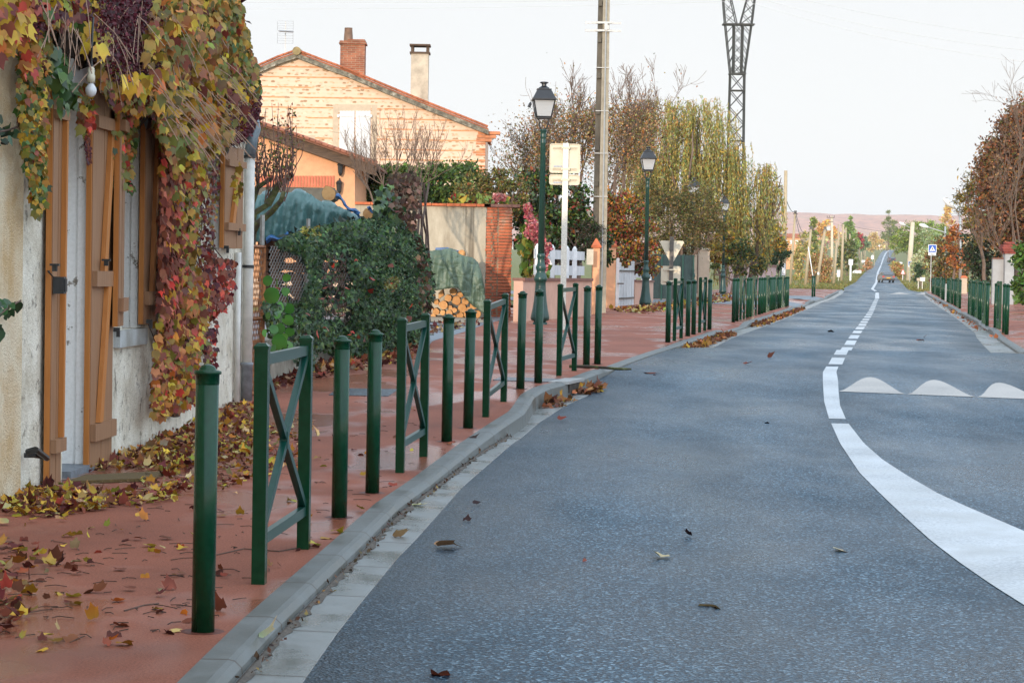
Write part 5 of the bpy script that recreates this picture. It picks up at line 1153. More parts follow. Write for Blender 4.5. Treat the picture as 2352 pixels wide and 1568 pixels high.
for (x0, y0, x1, y1, w_, lb) in ((612, 553, 672, 540, .05, 'bright blue crumpled hem below the blue-green tarpaulin, above the wire mesh'), (783, 542, 815, 530, .04, 'scrap of blue sheet between the ivy and the blue-green tarpaulin'), (772, 450, 826, 497, .045, 'blue plastic sheet twisted beside the log on the tall pile'), (845, 480, 866, 488, .03, 'small blue sheet end behind the right-hand log')):
    a_, b_ = at(x0, y0, 32.3), at(x1, y1, 32.3); m_ = (a_ + b_) / 2 + np.array([0, -.05, .03]); mb = MB(); rr_ = rng_(int(x0)); mb.grid([[a_ + (b_ - a_) * u + np.array([.008 * rr_.standard_normal(), -.06 * math.sin(3.1 * v_) + .012 * rr_.standard_normal(), (v_ - .5) * w_ * 1.5 * (.8 + .3 * math.sin(7 * u + 1)) + .03 * math.sin(9 * u)]) for v_ in np.linspace(0, 1, 5)] for u in np.linspace(0, 1, 12)]); o = mb.build('blue_sheet', MAT['blue_sheet']); o.modifiers.new('thick', 'SOLIDIFY').thickness = .008; tag(o, lb, 'plastic sheet')
log(754, 445, 17, 32.9, .8, 'large brown log lying on the blue-green tarpaulin', None, False, 60)
log(846, 492, 14, 32.6, .9, 'log end poking out at the right of the blue-green tarpaulin', None, False, 61)
r = rng_(81)
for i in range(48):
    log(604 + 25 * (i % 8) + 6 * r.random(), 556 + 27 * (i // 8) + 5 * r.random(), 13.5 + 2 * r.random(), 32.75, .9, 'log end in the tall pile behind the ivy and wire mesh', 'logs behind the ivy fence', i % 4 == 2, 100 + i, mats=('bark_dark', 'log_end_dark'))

# ================================================================ CONCRETE WALL AND BRICK PIER
Yw = 53.6; kw = Yw / FPX; x0, x1, x2 = at(925, 600, Yw)[0], at(1115, 600, Yw)[0], at(1176, 600, Yw)[0]; zt = zat(474, 1050, Yw)
gw = thing('garden_wall', ((x0 + x1) / 2, Yw, S(Yw)), 'stained concrete garden wall with brick coping behind the log stack', 'wall')
mb = MB(); mb.box(((x0 - 1.2 + x1) / 2, Yw + .12, (zt + S(Yw) - .2) / 2), (x1 - x0 + 1.2, .24, zt - S(Yw) + .2)); mb.build('panel', MAT['wall_concrete'], gw)
mb = MB(); r = rng_(9); xx = x0 - 1.2
while xx < x1: w_ = .34 + .06 * r.random(); mb.box((xx + w_ / 2, Yw + .10, zt + .035), (w_ - .012, .36, .06 + .01 * r.random())); xx += w_
mb.build('coping', MAT['terracotta'], gw)
pr = thing('brick_pier', ((x1 + x2) / 2, Yw, S(Yw)), 'red brick pier ending the concrete wall, with a blue house number plate', 'pier')
mb = MB(); r = rng_(13); zb = S(Yw) - .1; xm_ = x1 + (x2 - x1) * .46; bh = (zt + .0 - zb) / 36
mb.box(((x1 + x2) / 2, Yw + .28, (zt + zb) / 2), (x2 - x1 - .04, .54, zt - zb - .01)); mb.build('mortar_core', concrete('mortar', (.36, .26, .17), 0, .6, .8), pr)
mb = MB()
for i in range(36):
    z = zb + bh * (i + .5); sp_ = [(x1, x1 + (xm_ - x1) * (.45 if i % 2 else .62)), (x1 + (xm_ - x1) * (.48 if i % 2 else .65), xm_ - .01)]
    for a_, b_ in sp_ + [(xm_ + .005, x2)]:
        jx = .008 * r.standard_normal(); mb.box(((a_ + b_) / 2 + jx, Yw + .28 - (.02 if a_ > xm_ else 0) + .006 * r.standard_normal(), z), (b_ - a_ - .02, .60, bh * (.70 + .05 * r.random())))
m = NM('old_brick'); oi = m.n('NewGeometry'); n_ = m.noise(2.2, 5, .7, (.6, .6, 2.5)); n2 = m.noise(1.1, 4, .7)
c_ = m.ramp(n_, [(.3, (.24, .075, .045)), (.5, (.42, .10, .04)), (.7, (.52, .16, .075))]); c_ = m.mix(m.ramp(n2, [(.54, (0, 0, 0)), (.64, (.7, .7, .7))]), c_, (.40, .29, .2)); m.col(c_); m.rough(.9); m.bump(m.noise(25, 4), .4, .01); MAT['old_brick'] = m.m
mb.build('brickwork', MAT['old_brick'], pr)
mb = MB(); mb.box(((x1 + x2) / 2 + .06, Yw + .28, zt + .035), (x2 - x1 + .22, .72, .07)); mb.build('coping', MAT['coping'], pr)
q = at(1181, 563.5, Yw - .05); mb = MB(); mb.box((x2 + .012, Yw + .10, q[2]), (.02, .16, .20)); pl = mb.build('number_plate', simple('plate_white', (.7, .7, .7), .3), pr)
mb = MB(); mb.box((x2 + .024, Yw + .10, q[2]), (.006, .13, .165)); mb.build('plate_face', simple('plate_blue', (.02, .03, .12), .3), pl)

# ================================================================ GABLE HOUSE, OUTBUILDING
Y = 78.0; k = Y / FPX
def pw_(px, py, y=None):
    q = at(px, py, y or Y); return (q[0], q[1], q[2])
gh = thing('gable_house', at(850, 640, Y), 'tall farmhouse with a sunlit pebble and brick gable, red tile roof and white shutters', 'house')
rl = [(540, 178), (590, 158), (640, 136), (683, 121), (740, 143), (800, 165), (880, 199), (960, 232), (1040, 264), (1100, 288), (1122, 297)]   # roof line along the verge
xr = at(1112, 480, Y)[0]; xl = at(420, 480, Y)[0]; zb = S(Y) - .3
def rz(px): return float(np.interp(px, [p[0] for p in rl], [p[1] for p in rl]))
poly = [(xr, Y, zb), (xr, Y, zat(300, 1112, Y))] + [pw_(px, rz(px) + 7) for px in (1096, 1040, 960, 880, 800, 740, 683, 640, 590, 540)] + [(xl, Y, zat(235, 420, Y)), (xl, Y, zb)]
mb = MB(); mb.prism(poly, (0, 9, 0)); mb.build('wall', MAT['gable'], gh)
mb = MB(); r = rng_(15)
for i in range(34):                                          # quoins at the right corner
    z = zb + .12 + i * .20; 
    if z > zat(318, 1112, Y): break
    w_ = .34 if i % 2 else .22; mb.box((xr - w_ / 2 + .012, Y + .1 - .012, z), (w_, .24, .06)); 
    if i % 3 == 0: mb.box((xr - .21, Y + .1 - .012, z + .085), (.44, .24, .055))
for j in range(3): mb.box((xr - .05 + .09 * j, Y + .15, zat(322, 1112, Y) + .13 * j), (.55 + .12 * j, .4, .11))
mb.build('quoins', MAT['brick_chimney'] if False else simple('quoin_brick', (.58, .22, .10), .9, .35, 5), gh)
up = np.array([0, 0, 1.0])
def slope(name, a_, b_, mat, t0, t1, y0, y1, ret=None):
    mb = MB(); pts = [p for p in rl if a_ <= p[0] <= b_]
    for (p0, p1) in zip(pts[:-1], pts[1:]):
        q0, q1 = np.array(pw_(*p0)), np.array(pw_(*p1)); q = []
        for t in (t0, t1): q += [q0 + up * t + np.array([0, y0, 0]), q1 + up * t + np.array([0, y0, 0]), q1 + up * t + np.array([0, y1, 0]), q0 + up * t + np.array([0, y1, 0])]
        mb.hexa(q)
    return mb
rf = slope('r', 420, 1130, 0, -.035, .015, -.16, 9.3).build('roof', MAT['tile'], gh)
mb = MB(); r = rng_(17)
for i in range(46):                                          # stepped verge tiles
    px = 560 + i * 12.3; q = np.array(pw_(px, rz(px))); sl = (rz(px + 4) - rz(px - 4)) / 8
    mb.tube([q + np.array([-.10, -.20, .045 + .10 * sl + .02]), q + np.array([.11, -.20, .045 - .11 * sl + .03])], .045, 6)
mb.build('verge_tiles', MAT['tile'], rf)
slope('v', 540, 1130, 0, -.21, -.038, -.20, .2).build('stone_verge', MAT['verge'], rf)
mb = MB(); q = np.array(pw_(683, 121)); mb.tube([q + np.array([0, -.3, .03]), q + np.array([0, 9.3, .03])], .15, 10); mb.build('ridge_tiles', simple('ridge_lichen', (.30, .22, .10), .9, .4, 6), rf)
# chimneys
x0, x1 = at(775, 120, Y)[0], at(832, 120, Y)[0]; yc_ = Y + 1.6; zt = zat(104, 800, yc_); mb = MB(); mb.box(((x0 + x1) / 2, yc_, (zt + zat(200, 800, yc_)) / 2), (x1 - x0, .7, zt - zat(200, 800, yc_)))
for j, (e_, h_) in enumerate(((.10, .06), (.05, .06), (.0, .05))): mb.box(((x0 + x1) / 2 + (.0 if j < 2 else .12), yc_, zt + .035 + j * .06), (x1 - x0 + e_ - (.25 if j == 2 else 0), .7 + e_, h_))
ch = mb.build('chimney', MAT['brick_chimney'], rf)
mb = MB(); mb.lathe([(.17, 0), (.165, .1), (.14, .48), (.15, .5)], 12, ((x0 + .26), yc_, zt + .12)); mb.build('chimney_pot', simple('pot', (.20, .12, .08), .9, .4, 6), ch)
x0, x1 = at(938, 150, Y)[0], at(979, 150, Y)[0]; yc_ = Y + 2.2; zt = zat(125, 958, yc_); zb_ = zat(260, 958, yc_); mb = MB(); mb.box(((x0 + x1) / 2, yc_, (zt + zb_) / 2), (x1 - x0, .6, zt - zb_)); ch = mb.build('chimney', MAT['chimney_render'], rf)
mb = MB(); cx = (x0 + x1) / 2; mb.box((cx, yc_, zt + .03), (x1 - x0 + .10, .72, .06)); mb.box((cx, yc_, zt + .31), (x1 - x0 + .12, .74, .06))
for sx_ in (-1, 1): mb.box((cx + sx_ * ((x1 - x0) / 2 - .04), yc_, zt + .17), (.10, .5, .23))
mb.build('chimney_cowl', MAT['eave_wood'], ch)
# big shuttered window
def px_rect(mb, x0_, y0_, x1_, y1_, ya, yb):
    a_, b_ = at(x0_, y1_, Y), at(x1_, y0_, Y); mb.box(((a_[0] + b_[0]) / 2, Y + (ya + yb) / 2, (a_[2] + b_[2]) / 2), (b_[0] - a_[0], yb - ya, b_[2] - a_[2])); return mb
mb = MB(); px_rect(mb, 763, 241, 778, 385, -.012, .1); px_rect(mb, 852, 241, 866, 385, -.012, .1); px_rect(mb, 778.1, 241, 851.9, 254.5, -.012, .1)
wn = mb.build('window', MAT['surround'], gh)
for (a_, b_) in ((778.6, 814.6), (815.4, 851.4)):
    mb = MB(); n = 5
    for i in range(n): px_rect(mb, a_ + (b_ - a_) * i / n + .15, 255, a_ + (b_ - a_) * (i + 1) / n - .15, 385, -.045, .02)
    px_rect(mb, a_, 256, b_, 384, -.03, .03)
    for y_ in (266,): px_rect(mb, a_ + (0 if a_ < 800 else 4), y_ - 1.2, b_ - (4 if a_ < 800 else 0), y_ + 1.2, -.06, -.046)
    mb.build('shutter', MAT['shutter_white'], wn)
mb = MB()
for px in (777, 852.5): q = at(px, 267, Y); mb.box((q[0], Y - .05, q[2]), (.07, .05, .09))
mb.build('hinge', MAT['white'], wn)
mb = MB(); px_rect(mb, 690, 311, 724, 352, -.012, .1); w2 = mb.build('window', MAT['surround'], gh); mb = MB(); px_rect(mb, 690, 322, 712, 345, -.02, -.0125); mb.build('pane', simple('dim_glass', (.05, .05, .045), .2), w2)
# antenna
q = np.array(pw_(648, 130)) + np.array([0, 1.0, 0]); an = thing('tv_antenna', q, 'television antenna on a thin mast above the gable roof', 'antenna')
mb = MB(); zt = zat(42, 648, Y); mb.tube([q - np.array([0, 0, .3]), (q[0], q[1], zt)], .018, 5); mb.build('mast', MAT['galv'], an)
mb = MB()
for (py0, py1) in ((42, 64), (70, 94)):
    za, zb2 = zat(py0, 648, Y), zat(py1, 648, Y); w_ = 18 * k
    for z in np.linspace(za, zb2, 5): mb.tube([(q[0] - w_, q[1] - .05, z), (q[0] + w_, q[1] - .05, z)], .008, 3)
    for sx_ in (-1, 1): mb.tube([(q[0] + sx_ * w_, q[1] - .05, za), (q[0] + sx_ * w_, q[1] - .05, zb2)], .008, 3)
z = zat(66, 648, Y); mb.tube([(q[0] - .18, q[1] - .5, z - .03), (q[0] + .25, q[1] + .3, z + .03)], .03, 4); mb.build('elements', MAT['galv'], an)
# outbuilding
Y = 57.0; k = Y / FPX
ob = thing('outbuilding', at(700, 640, Y), 'peach rendered outbuilding with a mono-pitch tiled roof and brick lintel', 'building')
el = [(500, 262), (590, 293), (690, 326), (780, 358), (866, 388)]
poly = [pw_(815, 640), pw_(815, 368), pw_(690, 330), pw_(590, 298), pw_(500, 266), pw_(500, 640)]; poly = [(p[0], Y, max(p[2], S(Y) - .3)) for p in poly]
mb = MB(); mb.prism(poly, (0, 6, 0)); mb.build('wall', MAT['peach'], ob)
def slab(t0, t1, y0, y1, a_=0, b_=5):
    mb = MB()
    for p0, p1 in zip(el[:-1], el[1:]):
        q0, q1 = np.array(pw_(*p0)), np.array(pw_(*p1)); q = []
        for t in (t0, t1): q += [q0 + up * t + np.array([0, y0, 0]), q1 + up * t + np.array([0, y0, 0]), q1 + up * t + np.array([0, y1, 0]), q0 + up * t + np.array([0, y1, 0])]
        mb.hexa(q)
    return mb
orf = slab(.06, .13, -.35, 6.4).build('roof', simple('old_tile', (.24, .11, .07), .9, .5, 4), ob)
slab(-.20, .055, -.25, -.17).build('barge_board', MAT['eave_wood'], orf)
mb = MB(); r = rng_(18)
for i in range(26): px = 510 + i * 14; q = np.array(pw_(px, float(np.interp(px, [p[0] for p in el], [p[1] for p in el])))); mb.tube([q + np.array([-.08, -.36, .17]), q + np.array([.10, -.36, .11])], .05, 6)
mb.build('verge_tiles', simple('old_tile2', (.34, .13, .08), .9, .5, 4), orf)
mb = MB(); n = 26
for i in range(n):
    x0_, x1_ = 590 + 180 * i / n, 590 + 180 * (i + .74) / n; a_, b_ = at(x0_, 430, Y), at(x1_, 404, Y); mb.box(((a_[0] + b_[0]) / 2, Y - .006, (a_[2] + b_[2]) / 2), (b_[0] - a_[0], .05, b_[2] - a_[2]))
mb.build('brick_lintel', simple('lintel_brick', (.56, .16, .09), .9, .2, 4), ob)
mb = MB(); a_, b_ = at(560, 470, Y), at(770, 432, Y); mb.box(((a_[0] + b_[0]) / 2, Y + .02, (a_[2] + b_[2]) / 2), (b_[0] - a_[0], .05, b_[2] - a_[2])); mb.build('shutter_door', simple('dark_door', (.10, .09, .07), .7, .3, 5), ob)
for px, py, lb in ((782, 387, 'upper'), (779, 429, 'lower')):
    q = at(px, py, Y - .12); w_ = thing('wall_lantern', q, f'{"small black lantern high" if lb == "upper" else "second small black lantern lower"} on the peach outbuilding wall', 'wall lamp')
    mb = MB(); mb.lathe([(.05, .16), (.09, .10), (.075, .06), (.06, -.12), (.02, -.2)], 8, q); mb.build('lantern', MAT['iron'], w_); mb = MB(); mb.tube([q + np.array([0, .0, .16]), q + np.array([0, .04, .22]), q + np.array([0, .13, .18])], .014, 4); mb.box(q + np.array([0, .11, .02]), (.06, .02, .3)); mb.build('bracket', MAT['iron'], w_)

# ================================================================ PINK WALL, FENCES, GATE AND PIERS
up3 = lambda p, z: np.array([p[0], p[1], z])
def wall_run(mb, a_, b_, za, zb2, th, h0):
    a_, b_ = np.array(a_), np.array(b_); d = b_ - a_; d[2] = 0; d /= np.linalg.norm(d); nrm = np.array([-d[1], d[0], 0]) * th
    mb.hexa([up3(a_, h0), up3(b_, h0), up3(b_ + nrm, h0), up3(a_ + nrm, h0), up3(a_, za), up3(b_, zb2), up3(b_ + nrm, zb2), up3(a_ + nrm, za)])
A0, A1 = gnd(1200, 738.5), gnd(1358, 725); zA, zB = zat(645.5, 1206, A0[1]), zat(645.5, 1357, A1[1])
def lowwall(A0, A1, zA, zB, lb):
    t = thing('garden_wall', (A0 + A1) / 2, lb, 'wall'); mb = MB(); wall_run(mb, A0, A1, zA, zB, .22, S(A0[1]) - .2); mb.build('render', MAT['pink'], t)
    d = (A1 - A0); d /= np.linalg.norm(d); o_ = np.array([d[1], -d[0], 0]) * .04
    mb = MB(); wall_run(mb, A0 + o_ - up3(A0 * 0, 0), A1 + o_, zA + .07, zB + .07, .30, min(zA, zB) - .0); q = np.array(mb.v); q[0:4, 2] = [zA + .002, zB + .002, zB + .002, zA + .002]; mb.v = [tuple(p) for p in q]; mb.build('coping', MAT['coping'], t); return t
lowwall(A0, A1, zA, zB, 'low pink rendered wall with brown coping behind the nearest street lamp')
def slat_fence(A0, A1, zA, zB, fr_posts, h, lb, grp):
    t = thing('slat_fence', up3((A0 + A1) / 2, (zA + zB) / 2), lb, 'fence', grp); d = A1 - A0; d[2] = 0
    for f in fr_posts:
        p = A0 + d * f; z0_ = zA + (zB - zA) * f + .07; mb = MB(); mb.box((p[0] - .1, p[1] + .08, z0_ + h / 2), (.12, .12, h)); mb.box((p[0] - .1, p[1] + .08, z0_ + h + .03), (.10, .10, .06), 0, .3); mb.build('post', MAT['white'], t)
    for (u0, u1) in ((.10, .42), (.62, .92)):
        mb = MB(); nrm = np.array([-.1, .16, 0]); mb_ = []
        q = []
        for u in (u0, u1): q += [up3(A0 + nrm, zA + .07 + h * u), up3(A1 + nrm, zB + .07 + h * u), up3(A1 + nrm + np.array([-.02, .03, 0]), zB + .07 + h * u), up3(A0 + nrm + np.array([-.02, .03, 0]), zA + .07 + h * u)]
        mb.hexa(q); mb.build('rail', MAT['white_old'], t)
    return t
slat_fence(A0.copy() + (A1 - A0) * .2, A1.copy() - (A1 - A0) * .06, zA, zB, (.05, .33, .62, .78), .75, 'white slatted fence on the low pink wall behind the sign pole', 'white slatted fences on the pink walls')
def pier(px0, px1, pyb, pyt, Y, lb, dpt=.5):
    a_, b_ = at(px0, pyb, Y), at(px1, pyb, Y); zt = zat(pyt, (px0 + px1) / 2, Y); x0_, x1_ = a_[0], b_[0]; c = ((x0_ + x1_) / 2, Y + dpt / 2)
    t = thing('gate_pier', (c[0], c[1], S(Y)), lb, 'gate pier', 'pink gate piers'); mb = MB(); mb.box((c[0], c[1], (zt + S(Y) - .2) / 2), (x1_ - x0_, dpt, zt - S(Y) + .2)); mb.build('shaft', MAT['peach'], t)
    mb = MB(); mb.box((c[0], c[1], zt + .03), (x1_ - x0_ + .08, dpt + .08, .06)); mb.box((c[0], c[1], zt + .06 + .10), (x1_ - x0_ + .06, dpt + .06, .20), 0, .12); mb.build('cap', MAT['terracotta'], t); return t
pier(1359.5, 1375, 722, 569, 58.7, 'pink gate pier with terracotta cap ending the low pink wall')
pier(1379.5, 1412.5, 706, 567, 68.6, 'pink gate pier with pyramid terracotta cap beside the white gate', .6)
q = at(1355, 590, 58.4); mb = MB(); mb.box(q, (.18, .12, .42)); o = mb.build('letter_box', MAT['sign_back']); tag(o, 'pale letter box on the near pink gate pier', 'letter box')
mb = MB(); q = colz(1377, 62.0, S(62)); mb.box((q[0], 62, (zat(620, 1377, 62) + S(62)) / 2), (.10, .06, zat(620, 1377, 62) - S(62))); mb.box((q[0], 61.95, zat(640, 1377, 62)), (.16, .06, .12)); o = mb.build('gate_stop_post', MAT['dark_steel']); tag(o, 'dark metal gate post standing between the two pink piers', 'post')
gt = thing('white_gate', gnd(1437, 702), 'white boarded gate with a scooped top standing open beside the pink pier', 'gate')
Ga, Gb = colz(1417, 69.5, S(69.5)), colz(1456, 73.5, S(73.5)); d = Gb - Ga; zt0 = zat(597, 1417, 69.5); zb0 = zat(703, 1417, 69.5)
mb = MB(); n = 6
for i in range(n):
    u0, u1 = .06 + .94 * i / n, .06 + .94 * (i + .93) / n; um = (u0 + u1) / 2; sc_ = .26 * math.sin(math.pi * min(1, max(0, (um - .08) / .84))) ** .8; q = []
    for z in (zb0 + .0, zt0 - sc_): q += [up3(Ga + d * u0, z), up3(Ga + d * u1, z), up3(Ga + d * u1 + np.array([-.04, .05, 0]), z), up3(Ga + d * u0 + np.array([-.04, .05, 0]), z)]
    mb.hexa(q)
mb.build('boards', MAT['white_old'], gt)
mb = MB(); mb.box((Ga[0], Ga[1] - .02, (zt0 + zb0) / 2 + .02), (.10, .10, zt0 - zb0 + .08)); mb.build('stile', MAT['white'], gt)
mb = MB()
for z in (zt0 - .36, zb0 + .22): q = []; [q.extend([up3(Ga + d * .03 + np.array([.03, -.04, 0]), zz), up3(Gb + np.array([.03, -.04, 0]), zz), up3(Gb, zz), up3(Ga + d * .03, zz)]) for zz in (z, z + .045)]; mb.hexa(q)
mb.build('strap', MAT['dark_steel'], gt); mb = MB(); mb.box(Ga + np.array([.10, -.10, zt0 - Ga[2] - .75]), (.2, .03, .04)); mb.build('handle', MAT['dark_steel'], gt)
B0, B1 = gnd(1458, 700), gnd(1500, 693.5); zA2, zB2 = zat(647, 1458, B0[1]), zat(648, 1500, B1[1])
lowwall(B0, B1, zA2, zB2, 'short pink wall with brown coping between the white gate and the mesh fence')
slat_fence(B0.copy(), B1.copy(), zA2, zB2, (.1, .55, .95), .78, 'short white slatted fence right of the white gate', 'white slatted fences on the pink walls')
Y = 88.0; a_, b_ = at(1496, 600, Y), at(1593, 600, Y); zt = zat(585, 1545, Y); mf = thing('mesh_fence', ((a_[0] + b_[0]) / 2, Y, S(Y)), 'dark green mesh fence behind the triangular sign', 'fence')
for x in np.linspace(a_[0], b_[0], 5): mb = MB(); mb.box((x, Y, (zt + S(Y)) / 2), (.06, .06, zt - S(Y))); mb.build('post', MAT['green_bar'], mf)
m = NM('privacy_mesh'); n_ = m.noise(14, 3, .7, (4, 1, .5)); m.col(m.ramp(n_, [(.35, (.006, .016, .018)), (.65, (.02, .045, .045))])); m.rough(.8); MAT['privacy'] = m.m
mb = MB(); mb.box(((a_[0] + b_[0]) / 2, Y + .06, (zt + S(Y) + .05) / 2), (b_[0] - a_[0], .03, zt - S(Y) - .05)); mb.build('mesh_panel', MAT['privacy'], mf)
for (pa, pb) in ((1538, 1547), (1577, 1584)):
    pass
Y = 97.0
for (pa, pb, yt, lb) in ((1545, 1563, 580, 'pale post beyond the green mesh fence, by the triangular sign'), ):
    a_, b_ = at(pa, 600, 87.6), at(pb, 600, 87.6); zt = zat(yt + 60, 1550, 87.6); 
def pale_pier(pa, pb, yt, Y, lb):
    a_, b_ = at(pa, 600, Y), at(pb, 600, Y); zt = zat(yt, (pa + pb) / 2, Y); t = thing('gate_pier', ((a_[0] + b_[0]) / 2, Y, S(Y)), lb, 'gate pier', 'pale gate piers'); mb = MB(); mb.box(((a_[0] + b_[0]) / 2, Y + .25, (zt + S(Y) - .2) / 2), (b_[0] - a_[0], .5, zt - S(Y) + .2)); mb.build('shaft', MAT['surround'], t)
    mb = MB(); mb.box(((a_[0] + b_[0]) / 2, Y + .25, zt + .04), (b_[0] - a_[0] + .1, .6, .08)); mb.build('cap', MAT['chimney_render'], t)
pale_pier(1606, 1630, 574, 98, 'broad pale gate pier right of the green mesh fence'); pale_pier(1588, 1601, 580, 97, 'narrow pale gate pier touching the green mesh fence')
C0, C1 = colz(1668, 123, S(123)), colz(1782, 156, S(156)); t = thing('garden_wall', (C0 + C1) / 2, 'rose-pink rendered wall under the willow behind the far bollards', 'wall'); mb = MB(); wall_run(mb, C0, C1, zat(606, 1700, 123), zat(612, 1775, 156), .25, S(123) - .2); mb.build('render', MAT['rose'], t)
mb = MB(); wall_run(mb, C0 + np.array([.05, -.05, 0]), C1 + np.array([.05, -.05, 0]), zat(606, 1700, 123) + .1, zat(612, 1775, 156) + .1, .36, zat(606, 1700, 123) + .003); mb.build('coping', MAT['coping'], t)

# ================================================================ GARDEN VEGETATION ON THE LEFT
DG, MG, LG_, OLV, YO, ORG, RST, DRD = (.018, .042, .012), (.05, .095, .022), (.10, .16, .035), (.15, .14, .03), (.40, .27, .03), (.42, .16, .025), (.24, .085, .03), (.22, .03, .025)
# pollard with mossy limbs and upright shoots
t = thing('pollarded_tree', colz(572, 25.5, .2), 'mossy pollarded tree with upright bare shoots behind the rusty gate', 'tree'); mb = MB(); r = rng_(91)
Yp = 26.5; base = at(548, 640, Yp)
def limbpx(pts, r0, r1, mb=mb): mb.tube([at(a_, b_, Yp + (c_ if True else 0)) for a_, b_, c_ in pts], [r0 + (r1 - r0) * i / (len(pts) - 1) for i in range(len(pts))], 7, False)
limbpx([(560, 700, 0), (566, 600, 0), (572, 560, 0), (576, 530, 0)], .10, .08)
ends = []
for pts in ([(574, 545, 0), (590, 515, -.1), (625, 485, -.2), (646, 460, -.3), (652, 440, -.3)], [(576, 530, 0), (584, 490, .1), (615, 470, .1), (640, 430, .2)], [(576, 530, 0), (578, 470, .2), (592, 430, .2), (620, 412, .3)], [(576, 530, 0), (570, 470, .0), (575, 420, .1), (582, 400, 0)], [(615, 470, .1), (640, 425, .1), (660, 412, 0), (672, 402, -.1)]):
    limbpx(pts, .05, .026); ends += [pts[-1], pts[-2]]
mb.build('trunk', MAT['moss'], t, True); mb = MB(); tips = []
for (a_, b_, c_) in ends + [(590, 425, .1), (600, 418, .1), (632, 440, .1), (655, 420, 0), (612, 405, .2), (580, 410, 0), (645, 410, .1)]:
    for k_ in range(5):
        p0 = at(a_ + 5 * r.standard_normal(), b_ + 4 * r.standard_normal(), Yp + c_); hx = a_ + 16 * r.standard_normal(); hy = 300 + 90 * r.random() if r.random() < .6 else 235 + 60 * r.random()
        p1 = at(hx, max(hy, 232), Yp + c_ + .2 * r.standard_normal()); md = (p0 + p1) / 2 + r.standard_normal(3) * .03; mb.tube([p0, md, p1], [.007, .005, .003], 4, False); tips += [p0 + (p1 - p0) * u for u in r.random(9) ** .4]
mb.build('shoots', MAT['twig_red'], t)
leaf_mesh('leaves', np.array([q + .02 * r.standard_normal(3) for q in tips if r.random() < .75]), .042, [(OLV, 3), (BRN, 2), ((.06, .03, .02), 2), (LG_, 1)], 92, MAT['leaf'], t, DIAM)
# bare shrub
Yb = 47.0; t = thing('bare_shrub', colz(905, Yb, S(Yb)), 'leafless shrub with many fine upright twigs before the gable house', 'shrub'); mb = MB(); r = rng_(93)
for (a_, b_, c_, d_) in ((905, 500, 880, 425), (920, 500, 935, 420), (900, 500, 850, 440), (925, 500, 965, 430), (910, 500, 905, 400)):
    p0 = at(a_, b_ + 100, Yb); p1 = at(c_, d_, Yb + .5 * r.standard_normal()); limb(mb, p0, p1, .04, .018, r, .06, 6)
    for k_ in range(5): dd = np.array([(c_ - 905) * .012 + .5 * r.standard_normal(), .4 * r.standard_normal(), 1.0]); twig_tree(mb, p1, dd, .60, .012, 3, r, .42, .45, rmin=.0034, shrink=.72)
mb.build('branches', MAT['twig'], t)
tree('evergreen_hedge', 'dense dark evergreen hedge in front of the gable house', 'hedge', 62, [(850, 430, 45, 50), (930, 425, 65, 50), (1010, 425, 65, 48), (1070, 425, 45, 55)], [(MG, 3), ((.10, .15, .03), 3), (LG_, 2), (DG, .6)], 15000, .11, 201, trunk_px=950, clump=.15, shell=.6)
tree('olive_shrub', 'loose olive-brown shrub over the brick pier', 'shrub', 60, [(1090, 440, 60, 45), (1150, 430, 40, 42), (1180, 445, 35, 55)], [(OLV, 3), ((.20, .17, .05), 2), (MG, 1), (RST, .6)], 6000, .075, 205, trunk_px=1110, clump=.2)
tree('photinia', 'glossy dark green shrub with red tips behind the nearest street lamp', 'shrub', 61, [(1225, 455, 60, 65), (1290, 470, 60, 75), (1250, 540, 70, 70), (1320, 520, 45, 60)], [(DG, 3), (MG, 3), (LG_, 1), (DRD, .5), (RST, .5), ((.10, .13, .02), 1)], 9000, .12, 209, trunk_px=1265, clump=.16, shell=.6, mat='leaf_gloss')
tree('conifer_shrub', 'dark brown-green feathery shrub hanging over the white slatted fence', 'shrub', 60.5, [(1320, 560, 40, 40), (1355, 545, 32, 38), (1300, 590, 25, 25)], [(DG, 3), ((.05, .035, .022), 3), (MG, 1), ((.10, .06, .04), 1)], 4500, .09, 213, trunk_px=1330, shape=LANCE, clump=.2)
hy = tree('hydrangea', 'hydrangea bush with faded pink flower heads beside the brick pier', 'shrub', 52.5, [(1215, 570, 18, 60), (1232, 600, 25, 55), (1218, 510, 10, 30)], [((.16, .24, .04), 3), ((.30, .28, .05), 2), ((.08, .14, .03), 2)], 520, .20, 217, trunk_px=1222, shape=HEART, clump=.3, axis=(.2, -.4, -1), axj=.5, nl=12)
r = rng_(95); PP = []; 
for a_, b_, c_ in ((1212, 478, 9), (1216, 495, 8), (1222, 515, 12), (1232, 530, 12), (1215, 535, 10), (1245, 560, 10), (1252, 580, 9), (1250, 600, 9), (1246, 620, 8), (1228, 650, 9), (1240, 550, 12), (1258, 568, 8), (1226, 540, 11)):
    c0 = at(a_, b_, 51.9); PP.append(c0 + unit(r.standard_normal((210, 3))) * c_ * 1.05 * 52 / FPX * (.8 + .2 * r.random((210, 1))))
leaf_mesh('blossoms', np.concatenate(PP), .05, [((.48, .12, .14), 3), ((.58, .24, .22), 2), ((.34, .07, .10), 2), ((.62, .40, .32), .8)], 96, MAT['leaf'], hy, ROUND)
PP = [at(1147, 453, 54) + unit(r.standard_normal((260, 3))) * np.array([.17, .15, .09]) * (.8 + .2 * r.random((260, 1)))]
hb = tree('hydrangea', 'hydrangea sprig with one pink head peeping over the brick pier', 'shrub', 55, [(1150, 462, 20, 8), (1105, 466, 50, 6), (1060, 462, 30, 6)], [((.16, .2, .04), 3), (YO, 1), (DRD, 1)], 260, .16, 221, trunk_px=1150, shape=HEART, nl=6, trunk_r=.04)
